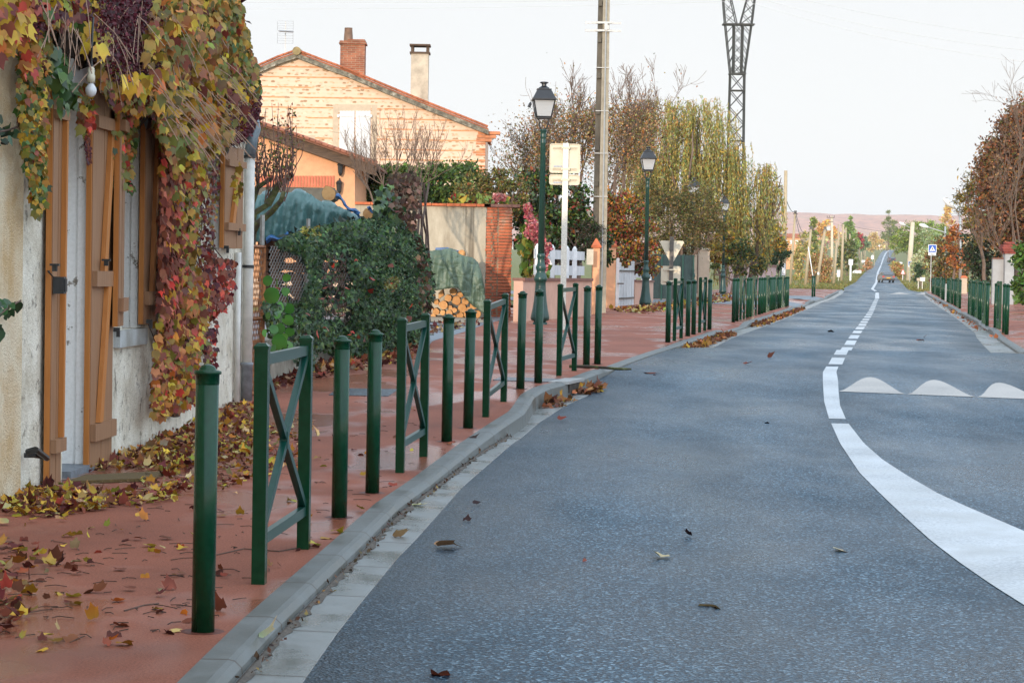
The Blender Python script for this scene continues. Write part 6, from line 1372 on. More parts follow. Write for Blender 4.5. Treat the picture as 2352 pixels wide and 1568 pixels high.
leaf_mesh('blossoms', np.concatenate(PP), .05, [((.48, .14, .15), 3), ((.60, .30, .26), 2)], 97, MAT['leaf'], hb, ROUND)
tree('red_shrub', 'red and orange autumn shrub behind the pink gate piers', 'shrub', 74, [(1400, 520, 40, 55), (1445, 500, 50, 55), (1480, 540, 30, 50), (1420, 580, 50, 50), (1470, 600, 40, 40), (1385, 470, 22, 40)], [(ORG, 2), (RST, 3), (DRD, 2.4), (YO, 1.6), (OLV, 2), (MG, 2), (DG, 1)], 9500, .11, 225, trunk_px=1440, clump=.17)
tree('green_shrub', 'small green shrub behind the pink gate pier cap', 'shrub', 64, [(1385, 575, 26, 40), (1370, 540, 14, 24)], [(DG, 2), (MG, 3), (LG_, 1)], 1400, .12, 229, trunk_px=1385)
# bare-branched brown tree behind the concrete pole, with few leaves
Yt = 92.0; t = thing('brown_tree', colz(1320, Yt, S(Yt)), 'thinning brown autumn tree with bare tips behind the concrete pole', 'tree'); mb = MB(); r = rng_(99); tips = []
for (a_, b_) in ((1250, 330), (1300, 280), (1345, 300), (1220, 380), (1420, 300), (1450, 260), (1400, 350), (1200, 420)):
    p0 = colz(1320 if a_ < 1380 else 1400, Yt, S(Yt)); p1 = at(a_ * .7 + (1320 if a_ < 1380 else 1400) * .3, b_ + 90, Yt + r.standard_normal()); limb(mb, p0, p1, .14, .07, r, .05, 6)
    for k_ in range(4): dd = np.array([(a_ - 1320) * .004 + .35 * r.standard_normal(), .35 * r.standard_normal(), 1.0]); twig_tree(mb, p1, dd, 1.6, .030, 4, r, .45, .35, tips=tips, rmin=.008, n=4, shrink=.66)
mb.build('trunk', MAT['twig'], t)
tp = np.array(tips); r = rng_(100); sel = tp[r.integers(0, len(tp), 24000)] + r.standard_normal((24000, 3)) * np.array([.5, .5, .6]) - np.array([0, 0, .8]); sel = sel[(sel[:, 2] < np.percentile(tp[:, 2], 75) + .3 * r.standard_normal(len(sel))) | (r.random(len(sel)) < .05)]
leaf_mesh('crown', sel, .095, [((.36, .17, .07), 3), ((.44, .29, .13), 3), (OLV, 3), (ORG, 1), ((.18, .13, .06), 2)], 101, MAT['leaf'], t, DIAM)
# weeping willow
def willow(name, lb, Y, L, n, seed, tpx, pal, hang, ls=.16):
    r = rng_(seed); bl = pxblobs(Y, L, .9); base = colz(tpx, Y, S(Y)); t = thing(name, base, lb, 'tree'); mb = MB(); top = np.mean([b[0] for b in bl], 0); fork = base + (top - base) * .5
    limb(mb, base - np.array([0, 0, .1]), fork, .32, .2, r, .06, 8)
    for b in bl:
        for k_ in range(3): limb(mb, fork, b[0] + r.standard_normal(3) * b[1] * .3 + np.array([0, 0, b[1][2] * .1]), .12, .02, r, .2, 5, 6)
    mb.build('trunk', MAT['twig'], t, True)
    B = np.array([b[0] for b in bl]); Rr = np.array([b[1] for b in bl]); wt = Rr[:, 0] * Rr[:, 2]; wt /= wt.sum(); PP, AX = [], []; mb = MB()
    for i in range(n // 9):
        kb = r.choice(len(bl), p=wt); d = unit(r.standard_normal((1, 3)))[0]; d[2] = abs(d[2]) * .9 + .05; p0 = B[kb] + d * Rr[kb] * (.55 + .45 * r.random()); out_ = np.array([d[0], d[1], 0])
        a0 = p0 - out_ * 1.0 - np.array([0, 0, .5]); mb.tube([a0, (a0 + p0) / 2 + np.array([0, 0, .35]), p0 + out_ * .25], [.022, .016, .010], 4, False); Lb = hang * (.55 + .9 * r.random())
        for j in range(9):
            p = p0 + out_ * (.35 * r.random() - .3) + r.standard_normal(3) * np.array([.20, .20, .16]); L_ = Lb * (.5 + .6 * r.random()); m_ = int(L_ / ls * 2.5); u = np.sort(r.random(m_)); sway = r.standard_normal(3) * .10; sway[2] = 0
            bow = lambda uu: p + np.outer(uu, np.array([0, 0, -L_])) + np.outer(np.sin(uu * 1.5), out_ * .30) + np.outer(np.sin(uu * 3.1), np.array([0, 0, .16])) + np.outer(uu ** 2, sway)
            PP.append(bow(u) + r.standard_normal((m_, 3)) * .022)
            if j % 2 == 0: mb.tube(bow(np.linspace(0, 1, 5)), .007, 3, False)
    mb.build('strands', simple('willow_twig', (.34, .20, .06), .8, .3, 3), t)
    P = np.concatenate(PP); P = P[P[:, 2] > S(Y) + .5]
    leaf_mesh('crown', P, ls, pal, seed + 1, MAT['leaf'], t, LANCE, (0, 0, -1.5), .42); return t
WP = [((.32, .33, .09), 3), ((.48, .37, .09), 3), ((.24, .30, .10), 3), ((.58, .34, .06), 1.4), ((.16, .17, .06), .8)]
willow('weeping_willow', 'large weeping willow turning yellow beside the lattice pylon', 121, [(1530, 292, 85, 92), (1610, 290, 85, 85), (1560, 400, 110, 90), (1660, 400, 80, 100), (1720, 480, 62, 90), (1475, 400, 70, 95), (1690, 520, 60, 60)], 1400, 401, 1600, WP, 3.6)
willow('weeping_willow', 'small drooping willow tuft at the outer right of the big willow', 121.5, [(1775, 430, 24, 40), (1760, 400, 25, 30), (1795, 420, 10, 20)], 110, 403, 1720, WP, 3.0)
tree('olive_bush', 'fine-leaved olive-brown bush overhanging the triangular sign', 'shrub', 92, [(1540, 500, 70, 70), (1600, 490, 60, 70), (1500, 470, 50, 60), (1570, 560, 70, 40), (1640, 540, 35, 45), (1510, 550, 30, 30)], [(OLV, 3), ((.18, .13, .05), 3), ((.09, .085, .025), 2.4), ((.28, .17, .06), 1.4), (MG, 1)], 17000, .085, 231, trunk_px=1560, clump=.16)
tree('yellow_shrub', 'bright yellow leafy shrub right of the pale gate pier', 'shrub', 119, [(1655, 560, 30, 36), (1640, 580, 20, 24), (1672, 575, 20, 28)], [(YO, 3), ((.52, .34, .04), 3), (OLV, 1), (ORG, .6)], 1900, .17, 235, trunk_px=1655, shape=HEART)
tree('green_shrub', 'mixed green shrub below the yellow shrub, before the rose wall', 'shrub', 118, [(1700, 590, 35, 40), (1640, 630, 16, 26), (1735, 600, 22, 30)], [(OLV, 2), (MG, 3), (YO, 1), (DG, 1)], 2600, .14, 237, trunk_px=1680)
tree('yellow_tree', 'yellow autumn tree beyond the rose wall at the willow edge', 'tree', 165, [(1765, 545, 30, 45), (1790, 570, 20, 30), (1745, 580, 22, 30)], [(YO, 3), (OLV, 3), (MG, 1.4), (ORG, .6)], 3600, .22, 241, trunk_px=1768)
tree('dark_shrub', 'dark trimmed shrub hanging at the end of the rose wall', 'shrub', 158, [(1796, 582, 22, 12), (1778, 610, 16, 20)], [(DG, 3), (MG, 2)], 1200, .18, 243, trunk_px=1790, trunk_r=.06)

# ================================================================ RIGHT SIDE
def far_at(px, py):
    """ground spot beyond the second hump that shows at this photo position"""
    for y in np.arange(176, 1290, 2.0):
        q = colz(px, y, Tz(y))
        if proj(*q)[1] <= py: return q
    return colz(px, 1250, Tz(1250))
LAUR = [((.05, .11, .02), 3), ((.09, .17, .03), 3), ((.03, .06, .014), 2), ((.14, .2, .04), .8)]
tree('laurel_hedge', 'bright green laurel hedge at the right edge of the photo', 'hedge', 76, [(2350, 605, 22, 50), (2360, 640, 30, 50), (2382, 590, 40, 60), (2345, 662, 18, 30)], LAUR, 4200, .17, 501, trunk_px=2365, shape=DIAM, clump=.17, shell=.6, mat='leaf_gloss', gz=S(76) - .05)
TWN = [((.20, .085, .04), 3), ((.28, .14, .05), 3), ((.13, .065, .035), 3), ((.38, .13, .04), 1.2), ((.13, .12, .035), 1.5)]
tree('red_brown_tree', 'large red-brown autumn tree with fine bare branches on the right', 'tree', 104, [(2330, 400, 60, 110), (2300, 470, 55, 100), (2375, 330, 55, 120), (2360, 480, 60, 110), (2290, 380, 40, 60), (2340, 290, 40, 50)], TWN, 30000, .155, 505, trunk_px=2338, clump=.26, nl=24, trunk_r=.12, tmat='vine_stem', gz=S(104))
tree('broadleaf_tree', 'olive and ochre broad-leaved tree leaning out left of the red-brown tree', 'tree', 112, [(2228, 470, 30, 55), (2255, 420, 40, 60), (2215, 440, 20, 22), (2245, 520, 36, 50), (2280, 350, 30, 40)], [(YO, 2), (OLV, 3), ((.20, .12, .03), 3), ((.08, .08, .02), 2)], 3600, .22, 509, trunk_px=2262, shape=LANCE, clump=.22, gz=S(112))
tree('dark_evergreen', 'dark evergreen mass under the red-brown tree', 'tree', 120, [(2250, 570, 40, 90), (2290, 580, 50, 90), (2330, 560, 40, 80)], [(DG, 4), ((.03, .05, .018), 3), ((.10, .055, .03), 1.5), ((.06, .075, .02), 1)], 8000, .18, 513, trunk_px=2290, clump=.18, shell=.6, gz=S(120))
tree('brown_hedge', 'tall mixed brown and yellow hedge behind the crossing sign', 'hedge', 185, [(2150, 610, 22, 45), (2175, 595, 26, 55), (2205, 600, 26, 60), (2160, 640, 26, 24), (2195, 640, 30, 30)], [(RST, 2), ((.20, .13, .04), 3), (OLV, 2), (YO, .8), (DG, 1)], 6500, .21, 517, trunk_px=2178, clump=.18, gz=Tz(185))
tree('orange_creeper', 'column of orange creeper over a pole right of the crossing sign', 'climbing plant', 150, [(2192, 530, 10, 45), (2186, 560, 9, 40), (2200, 580, 10, 50)], [(ORG, 3), ((.46, .13, .03), 2), (RST, 2)], 1300, .2, 521, trunk_px=2192, gz=S(150))
r = rng_(530); mb = MB(); Yt = 97; base = colz(2345, Yt, S(Yt))
for (a_, b_) in ((2310, 420), (2335, 330), (2345, 240), (2270, 500)):
    p1 = at(a_ * .6 + 2345 * .4, b_ + 80, Yt - .6); limb(mb, base, p1, .042, .02, r, .10, 6)
    for k_ in range(4): twig_tree(mb, p1, np.array([(a_ - 2345) * .008 + .3 * r.standard_normal(), -.2, .8]), 1.4, .022, 3, r, .5, .3, rmin=.006, shrink=.7)
t = thing('bare_tree', base, 'pale bare-branched tree in front of the red-brown foliage on the right', 'tree'); mb.build('branches', MAT['twig'], t)
Y = 94; a_, b_ = at(2306, 600, Y), at(2327, 600, Y); zt = zat(583, 2316, Y); t = thing('gate_pier', ((a_[0] + b_[0]) / 2, Y, S(Y)), 'grey gate pier with stepped red brick cap on the right', 'gate pier')
mb = MB(); mb.box(((a_[0] + b_[0]) / 2, Y, (zt + S(Y) - .1) / 2), (b_[0] - a_[0], .45, zt - S(Y) + .1)); mb.build('shaft', MAT['grey_wall'], t); mb = MB()
for i, e_ in enumerate((.10, .22, .32, .22)): mb.box(((a_[0] + b_[0]) / 2, Y, zt + .05 + i * .10), (b_[0] - a_[0] + e_, .45 + e_, .095))
mb.box(((a_[0] + b_[0]) / 2, Y, zt + .47), (b_[0] - a_[0], .4, .09)); mb.build('cap', simple('pier_cap', (.26, .06, .045), .9, .3, 6), t)
a_, b_ = at(2279, 600, Y + .2), at(2306, 600, Y + .2); zt = zat(595, 2292, Y); t = thing('garden_wall', ((a_[0] + b_[0]) / 2, Y, S(Y)), 'plain grey wall panel left of the brick-capped gate pier', 'wall'); mb = MB(); mb.box(((a_[0] + b_[0]) / 2, Y + .2, (zt + S(Y) - .1) / 2), (b_[0] - a_[0] - .01, .2, zt - S(Y) + .1)); mb.build('render', MAT['grey_wall'], t); mb = MB(); mb.box(((a_[0] + b_[0]) / 2, Y + .2, zt + .03), (b_[0] - a_[0] - .01, .28, .06)); mb.build('coping', MAT['coping'], t)
Y = 150; a_, b_ = at(2206, 650, Y), at(2220, 650, Y); zt = zat(638, 2213, Y); t = thing('meter_box', ((a_[0] + b_[0]) / 2, Y, S(Y)), 'small cream utility kiosk with red sloping top on the right', 'utility box'); mb = MB(); mb.box(((a_[0] + b_[0]) / 2, Y, (zt + S(Y) - .1) / 2), (b_[0] - a_[0], .4, zt - S(Y) + .1)); mb.build('case', MAT['surround'], t); mb = MB(); mb.box(((a_[0] + b_[0]) / 2, Y, zt + .08), (b_[0] - a_[0] + .1, .5, .16), 0, .5); mb.build('top', MAT['terracotta'], t)
# pedestrian crossing signs
MAT['sign_blue'] = simple('sign_blue', (.012, .09, .42), .4, .05); MAT['sign_white'] = simple('sign_white', (.78, .78, .78), .4, .03); MAT['sign_black'] = simple('sign_black', (.015, .015, .015), .5, .1); MAT['sign_red'] = simple('sign_red', (.6, .03, .02), .4, .05)
def cross_sign(px, pyb, pyt, wpx, Y, lb, g):
    q = colz(px, Y, g); k = Y / FPX; t = thing('crossing_sign', q, lb, 'road sign', 'pedestrian crossing signs'); W_ = wpx * k; zt = zat(pyt, px, Y); mb = MB(); mb.tube([(q[0], q[1] + .05, g - .2), (q[0], q[1] + .05, zt - .02)], .035 + .01 * (Y > 300), 8); mb.build('pole', MAT['galv'], t)
    cx, cz = q[0] + .12 * W_, zt - W_ / 2; mb = MB(); panel(mb, (cx, Y, cz), W_, W_, .06 * W_, .02); mb.build('sign_panel', MAT['sign_white'], t)
    y0 = Y - .006; mb = MB(); panel(mb, (cx, y0, cz), W_ * .86, W_ * .86, .03 * W_, .005); mb.build('blue_field', MAT['sign_blue'], t)
    y0 = Y - .012; mb = MB(); panel(mb, (cx, y0, cz - .02 * W_), 0, 0, 0, .005, [(-.37 * W_, -.27 * W_), (.37 * W_, -.27 * W_), (0, .34 * W_)]); mb.build('white_triangle', MAT['sign_white'], t)
    y0 = Y - .018; mb = MB(); panel(mb, (cx, y0, cz), 0, 0, 0, .005, [(.03 * W_ * math.cos(a_), .13 * W_ + .035 * W_ * math.sin(a_)) for a_ in np.linspace(0, 6.28, 9)[:-1]])
    f = lambda pts: panel(mb, (cx, y0, cz), 0, 0, 0, .005, [(x * W_, z * W_) for x, z in pts])
    f([(-.035, .09), (.035, .09), (.04, -.05), (-.04, -.05)]); f([(-.04, -.05), (.0, -.05), (-.07, -.25), (-.12, -.25)]); f([(.0, -.05), (.04, -.05), (.13, -.25), (.08, -.25)]); f([(.035, .08), (.03, .04), (.10, -.02), (.12, .01)]); f([(-.035, .08), (-.03, .04), (-.09, -.03), (-.11, .0)])
    for x in (-.28, -.17, .19, .29): f([(x - .02, -.25), (x + .02, -.25), (x + .01, -.17), (x - .01, -.17)])
    mb.build('walker', MAT['sign_black'], t)
    c2 = zt - W_ * 1.02 - W_ * .15; mb = MB(); panel(mb, (cx - .02 * W_, Y, c2), W_ * .92, W_ * .29, .05 * W_, .02); mb.build('hump_plate', MAT['sign_white'], t); mb = MB(); panel(mb, (cx - .02 * W_, Y - .006, c2 - .06 * W_), 0, 0, 0, .005, [(-.3 * W_, 0), (.3 * W_, 0), (.16 * W_, .07 * W_), (0, .10 * W_), (-.16 * W_, .07 * W_)]); mb.build('hump_symbol', MAT['sign_black'], t)
cross_sign(2137, 669.7, 561.5, 19, 162, 'blue pedestrian crossing sign on a grey pole beside the farthest right bollards', S(162) - .05)
q = far_at(2088.5, 650.4); cross_sign(2088.5, 650.4, 600, 9.6, q[1], 'smaller, more distant blue pedestrian crossing sign by the pale concrete pole', q[2])

# ================================================================ FAR STREET: POLES, SIGNS, CARS, TREES
GP = 'leaning wooden telephone poles on the left verge'
def pole_px(pxt, pyt, pxb, pyb, r0, r1, lb, mat='wood_pole', Y=None, name='wooden_pole', group=None, cat='utility pole'):
    q = far_at(pxb, pyb) if Y is None else colz(pxb, Y, S(Y) if Y < 172 else Tz(Y)); top = at(pxt, pyt, q[1]); t = thing(name, q, lb, cat, group)
    mb = MB(); mb.tube([q - np.array([0, 0, .3]), top], [r0, r1], 8); mb.build('shaft', MAT[mat], t, True); return t, q, top
def gear(t, top, n=2):
    mb = MB(); mb.box(top + np.array([0, 0, -.12]), (.26, .26, .34)); mb.tube([top + np.array([-.25, 0, -.3]), top + np.array([.25, 0, -.3])], .04, 4); mb.build('insulators', MAT['dark_steel'], t)
t, q, tp1 = pole_px(1805, 392, 1800, 655, .17, .13, 'tall straight wooden pole at the right edge of the willow', Y=170, group=GP)
mb = MB(); a_, b_ = at(1795.6, 634.6, 169.6), at(1804, 605, 169.6); mb.box(((a_[0] + b_[0]) / 2, 169.6, (a_[2] + b_[2]) / 2), (b_[0] - a_[0], .25, b_[2] - a_[2])); mb.box(((a_[0] + b_[0]) / 2, 169.45, (a_[2] + b_[2]) / 2 - .2), (.2, .04, .15)); mb.build('service_box', MAT['white'], t)
t, q, tp2 = pole_px(1827, 485, 1814, 655, .16, .12, 'leaning grey wooden pole with cables, second right of the willow', group=GP); gear(t, tp2)
t, q, tp3 = pole_px(1863.3, 520, 1849, 657, .17, .12, 'leaning wooden pole just left of the white strut', group=GP); gear(t, tp3)
t, q, tp4 = pole_px(1895.5, 521.8, 1876, 653, .20, .14, 'pale wooden pole leaning right, with a small white box low down', group=GP); gear(t, tp4)
mb = MB(); c_ = at(1879.5, 628, q[1] - .3); mb.box(c_, (.22, .12, .3)); mb.build('white_box', MAT['white'], t)
t, q, _ = pole_px(1856.4, 567, 1873, 640, .045, .045, 'thin white guy strut leaning between two wooden poles', 'white', Y=200, name='guy_strut', cat='strut')
t, q, tp5 = pole_px(1910.5, 496, 1911.5, 642, .24, .17, 'pale concrete pole carrying a transformer and crossarms', 'far_concrete', name='concrete_pole')
k = q[1] / FPX; mb = MB(); mb.box(at(1902.5, 525, q[1] - .2), (9 * k, .5, 9 * k)); mb.build('transformer', MAT['white_old'], t); mb = MB()
for py, w_ in ((500, 18), (509, 12)): mb.box(at(1908, py, q[1] - .1), (w_ * k, .15, 1.3 * k))
for dx in (-8, -3, 3, 8): mb.box(at(1908 + dx, 497, q[1] - .1), (1.2 * k, .15, 3 * k))
mb.build('crossarm', MAT['dark_steel'], t)
for a_ in ((1922, 556, 1914.5, 653, .17, 'grey wooden pole standing right of the concrete transformer pole'), (1937, 515, 1932.5, 646, .20, 'thick pale wooden pole leaning slightly before the dark bush'), (1964.5, 580, 1962, 622, .30, 'stout pale post on the left verge before the direction sign'), (1974.5, 570, 1972.5, 617, .16, 'slim wooden pole, first in the far row beyond the stout post'), (1979.5, 563, 1977.5, 611, .18, 'slim wooden pole, second in the far row beyond the stout post'), (1984, 569, 1982.5, 608, .18, 'slim wooden pole, third in the far row beyond the stout post'), (1988, 556, 1986.5, 606, .2, 'slim wooden pole, tallest in the far row beyond the stout post'), (2034, 537, 2035, 573, .25, 'distant thin pole by the far bend, left one'), (2039, 530, 2037.5, 566, .25, 'distant thin pole by the far bend, right one')):
    pole_px(a_[0], a_[1], a_[2], a_[3], a_[4], a_[4] * .75, a_[5], group='slim poles along the far road')
for (a_, b_, lb) in ((1926, 515, 'thin bare mast left of the far conifer'), (1943, 523, 'thin bare mast just right of the thick wooden pole'), (1952, 537, 'short thin mast before the dark red tree')):
    pole_px(a_, b_, a_ + .3, 560, .2, .15, lb, Y=480, group='thin masts behind the dark bush')
def cable(p0, p1, sag, lb):
    pts = [p0 + (p1 - p0) * u - np.array([0, 0, sag * 4 * u * (1 - u)]) for u in np.linspace(0, 1, 12)]; mb = MB(); mb.tube(pts, .03, 4); o = mb.build('cable', MAT['wire']); tag(o, lb, 'cable', 'cables between the far poles')
cable(tp1 - np.array([0, 0, 2.0]), tp2, .5, 'dark cable drooping from the tall pole to the first leaning pole'); cable(tp2, tp3 - np.array([0, 0, .3]), 1.3, 'dark cable sagging between the two leaning grey poles, upper'); cable(tp2 - np.array([0, 0, .4]), tp3 - np.array([0, 0, 2.4]), 1.2, 'dark cable sagging between the two leaning grey poles, lower'); cable(tp3, tp4, .9, 'dark cable sagging to the pale pole leaning right'); cable(at(1930, 512, 420), at(2110, 530, 420), .8, 'dark cable crossing high over the far road')
# right-hand concrete lamp pole and lamp arms
t, q, top = pole_px(2096.5, 510, 2086, 645, .42, .30, 'pale concrete pole with a street light arm right of the far road', 'far_concrete', name='concrete_pole')
def arm(t, p0, p1, Y):
    a_, b_ = at(p0[0], p0[1], Y), at(p1[0], p1[1], Y); mb = MB(); mb.tube([a_, b_], .06, 6); mb.build('arm', MAT['galv'], t); d = (b_ - a_) / np.linalg.norm(b_ - a_); mb = MB(); mb.tube([b_ - d * .1, b_ + d * .4, b_ + d * .9], [.10, .24, .10], 8); mb.build('lamp_head', MAT['white'], t, True)
arm(t, (2093, 524), (2078, 517), q[1])
t, q2, top = pole_px(2171, 520, 2172, 640, .14, .10, 'slim street light column with a long arm before the green pines', 'galv', Y=230, name='arm_street_light', cat='street light', group='arm street lights'); arm(t, (2171, 534), (2130, 521.5), 230)
t, q2, top = pole_px(2205, 480, 2206, 640, .12, .09, 'street light column half hidden in the right trees, arm pointing left', 'galv', Y=150, name='arm_street_light', cat='street light', group='arm street lights'); arm(t, (2205, 488), (2190, 475.5), 150)
# signs
def sign_px(x0, y0, x1, y1, pb, mat, lb, name='road_sign', poly=None, pr=.05, extra=None):
    cx = (x0 + x1) / 2; q = far_at(cx, pb); Y = q[1]; a_, b_ = at(x0, y1, Y), at(x1, y0, Y); t = thing(name, q, lb, 'road sign'); c = (a_ + b_) / 2; mb = MB(); mb.tube([(c[0], Y + .1, q[2] - .2), (c[0], Y + .1, c[2])], pr, 6); mb.build('pole', MAT['sign_white'], t); mb = MB()
    w_, h_ = b_[0] - a_[0], b_[2] - a_[2]; panel(mb, c, w_, h_, min(w_, h_) * .15, .04, [(x * w_, z * h_) for x, z in poly] if poly else None); mb.build('sign_panel', MAT[mat], t)
    if extra: 
        mb = MB(); panel(mb, c - np.array([0, .02, 0]), 0, 0, 0, .01, [(x * w_, z * h_) for x, z in extra[0]]); mb.build('symbol', MAT[extra[1]], t)
    return t
TRI = [(-.5, -.5), (.5, -.5), (0, .5)]; CIR = [(.5 * math.cos(a_), .5 * math.sin(a_)) for a_ in np.linspace(0, 6.283, 17)[:-1]]
sign_px(1949, 595.4, 1959.4, 608.7, 646.5, 'sign_white', 'white rectangular sign back on a thick white post at the left verge', pr=.14)
sign_px(1979, 597.5, 1993, 603, 619, 'sign_white', 'white direction arrow board on the left verge', poly=[(-.5, -.5), (.4, -.5), (.5, 0), (.4, .5), (-.5, .5)])
sign_px(1992, 597, 1999.5, 605, 611, 'sign_white', 'white triangular sign back beside the direction arrow board', poly=TRI)
sign_px(2000.4, 585.6, 2008, 595, 598.5, 'sign_white', 'round-topped white sign back near the far bend', poly=[(-.5, -.5), (.5, -.5), (.5, .1), (.3, .45), (0, .5), (-.3, .45), (-.5, .1)])
sign_px(2017, 562.5, 2027.6, 572.3, 578, 'sign_white', 'white notice board with dark strips beyond the far bend', name='notice_board', extra=([(-.06, -.5), (.10, -.5), (.10, .5), (-.06, .5)], 'wood_pole'))
sign_px(2068, 616.5, 2080, 630, 645, 'sign_red', 'red-bordered white triangular warning sign right of the road', poly=TRI, extra=([(-.36, -.42), (.36, -.42), (0, .32)], 'sign_white'))
sign_px(2061, 606, 2070.5, 615.5, 625.5, 'sign_red', 'round red-bordered speed sign right of the far road', poly=CIR, extra=([(x * .68, z * .68) for x, z in CIR], 'sign_white'))
sign_px(2060, 602, 2072.5, 605.3, 625.5, 'sign_white', 'narrow white place-name plate above the round speed sign', name='place_plate')
def box_px(x0, y0, x1, y1, Y, d_, mat, name, lb, cat, legs=True):
    a_, b_ = at(x0, y1, Y), at(x1, y0, Y); g = Tz(Y); t = thing(name, ((a_[0] + b_[0]) / 2, Y, g), lb, cat); mb = MB(); mb.box(((a_[0] + b_[0]) / 2, Y, (a_[2] + b_[2]) / 2), (b_[0] - a_[0], d_, b_[2] - a_[2])); mb.build('case', MAT[mat], t)
    mb = MB(); [mb.box(((a_[0] * f + b_[0] * (1 - f)), Y, (a_[2] + g - .1) / 2), (.08, .08, max(.1, a_[2] - g + .1))) for f in ((.5,) if legs else (.2, .8))]; mb.build('stand', MAT['sign_pole'], t); return t
box_px(2105.7, 638.5, 2113, 645, 205, .3, 'surround', 'mail_box', 'beige mail box beside a white one on the right verge', 'mail box')
box_px(2113.2, 637, 2124, 645.5, 205, .3, 'white', 'mail_box', 'white mail box beside a beige one on the right verge', 'mail box')
box_px(1922, 620, 1930, 636, 300, .4, 'white', 'utility_cabinet', 'white utility cabinet between the left wooden poles', 'utility box')
q = far_at(1967, 628); box_px(1958, 621, 1978, 628, q[1], .5, 'sign_white', 'block_marker', 'long white painted block with a red end on the left verge', 'marker', False)
# vehicles
def car(name, px, py, wpx, lb, paint, group=None, plate=True):
    q = far_at(px, py); Y = q[1]; W_ = wpx * Y / FPX; s_ = W_ / 1.66; c = Vector((q[0], Y + 2 * s_, Rd(Y))); t = thing(name, (c.x, c.y, c.z), lb, 'car', group); X = lambda x, y, z: (c.x + x * s_, c.y + y * s_, c.z + z * s_)
    prof = [(-2.0, .30), (-2.02, .55), (-1.98, .88), (-1.90, .95), (-1.35, 1.36), (-1.1, 1.42), (.1, 1.42), (.45, 1.36), (1.05, .98), (1.9, .82), (2.0, .6), (2.0, .32)]
    mb = MB(); n = len(prof); vv = []
    for sx_ in (-1, 1):
        for y, z in prof: vv.append(X(sx_ * (.83 if z < .97 else .83 - .16 * (z - .97) / .45), y, z))
    mb.add(vv, [tuple(range(n)), tuple(range(2 * n - 1, n - 1, -1))] + [(i, n + i, n + (i + 1) % n, (i + 1) % n) for i in range(n)]); mb.build('body', paint, t)
    mb = MB(); mb.add([X(-.66, -1.90, 1.0), X(.66, -1.90, 1.0), X(.58, -1.40, 1.35), X(-.58, -1.40, 1.35)], [(0, 1, 2, 3)]); mb.v = [(x, y - .03 * s_, z + .02 * s_) for x, y, z in mb.v]; mb.build('rear_window', MAT['car_glass'], t)
    for sx_ in (-1, 1):
        mb = MB(); mb.box(X(sx_ * .68, -2.0, .80), (.26 * s_, .1 * s_, .15 * s_)); mb.build('tail_light', MAT['sign_red'], t)
        mb = MB(); mb.box(X(sx_ * .80, -1.5, 1.15), (.05 * s_, .8 * s_, .26 * s_)); mb.build('side_window', MAT['car_glass'], t)
        mb = MB(); mb.box(X(sx_ * .93, .5, .98), (.16 * s_, .12 * s_, .12 * s_)); mb.build('wing_mirror', paint, t)
        for yy in (-1.3, 1.25):
            mb = MB(); mb.tube([X(sx_ * .62, yy, .30), X(sx_ * .82, yy, .30)], .30 * s_, 14); w_ = mb.build('wheel', MAT['iron'], t); mb = MB(); mb.tube([X(sx_ * .815, yy, .30), X(sx_ * .835, yy, .30)], .18 * s_, 10); mb.build('rim', MAT['galv'], w_)
    mb = MB(); mb.box(X(0, -2.04, .42), (1.62 * s_, .14 * s_, .20 * s_)); mb.build('bumper', MAT['iron'], t)
    if plate: mb = MB(); mb.box(X(0, -2.05, .62), (.52 * s_, .06 * s_, .13 * s_)); mb.build('number_plate', simple('plate_yellow', (.70, .36, .02), .4), t)
    return t
MAT['car_glass'] = simple('car_glass', (.10, .12, .14), .08, .1); MAT['car_grey'] = simple('car_grey', (.16, .14, .125), .3, .1, metal=.4); MAT['car_dark'] = simple('car_dark', (.03, .035, .045), .3, .1)
car('car', 2040.5, 650.2, 29, 'dark grey hatchback with an orange number plate driving away on the right lane', MAT['car_grey'])
vt = car('car', 2050, 603, 14.5, 'small dark vehicle farther away at the right edge of the far road', MAT['car_dark'], None, False)
# far house
Y = 520; q = colz(1818, Y, Tz(Y)); t = thing('far_house', q, 'distant pinkish house with a red roof left of the far poles', 'house'); a_, b_ = at(1796, 572, Y), at(1838, 546, Y); mb = MB(); mb.box(((a_[0] + b_[0]) / 2, Y + 3, (b_[2] + q[2] - .5) / 2), (b_[0] - a_[0], 6, b_[2] - q[2] + .5)); mb.build('wall', MAT['peach'], t)
zt = zat(536, 1818, Y); x0, x1 = a_[0] - .3, b_[0] + .3; mb = MB(); mb.prism([(x0, Y - .4, b_[2]), (x0, Y + 6.4, b_[2]), (x0, Y + 3, zt)], (x1 - x0, 0, 0)); mb.build('roof', MAT['tile'], t)
for px in (1806, 1818, 1830): w0 = at(px, 556, Y); mb = MB(); mb.box((w0[0], Y - .03, w0[2]), (.7, .08, .9)); mb.build('window', MAT['white'], t)
# trees along the far road
def ft(name, lb, Y, L, pal, n, size, seed, tpx=None, cat='tree', **kw):
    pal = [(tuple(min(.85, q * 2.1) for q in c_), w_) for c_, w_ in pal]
    return tree(name, lb, cat, Y, L, pal, n, size, seed, trunk_px=tpx, gz=Tz(Y), nl=10, twig=.05, **kw)
PIN = [((.11, .15, .025), 3), ((.16, .20, .035), 2), ((.06, .085, .018), 2)]
ft('umbrella_pine', 'broad rounded green pine right of the far road', 400, [(2085, 545, 32, 28), (2110, 535, 34, 26), (2065, 560, 20, 22), (2135, 540, 24, 30), (2110, 565, 40, 18)], PIN, 9000, .42, 601, 2095, clump=.15, shell=.6, shape=LANCE)
ft('umbrella_pine', 'second green pine behind, with a flat top at right', 440, [(2145, 525, 30, 16), (2165, 545, 26, 24)], PIN, 3000, .45, 605, 2150, clump=.15, shape=LANCE)
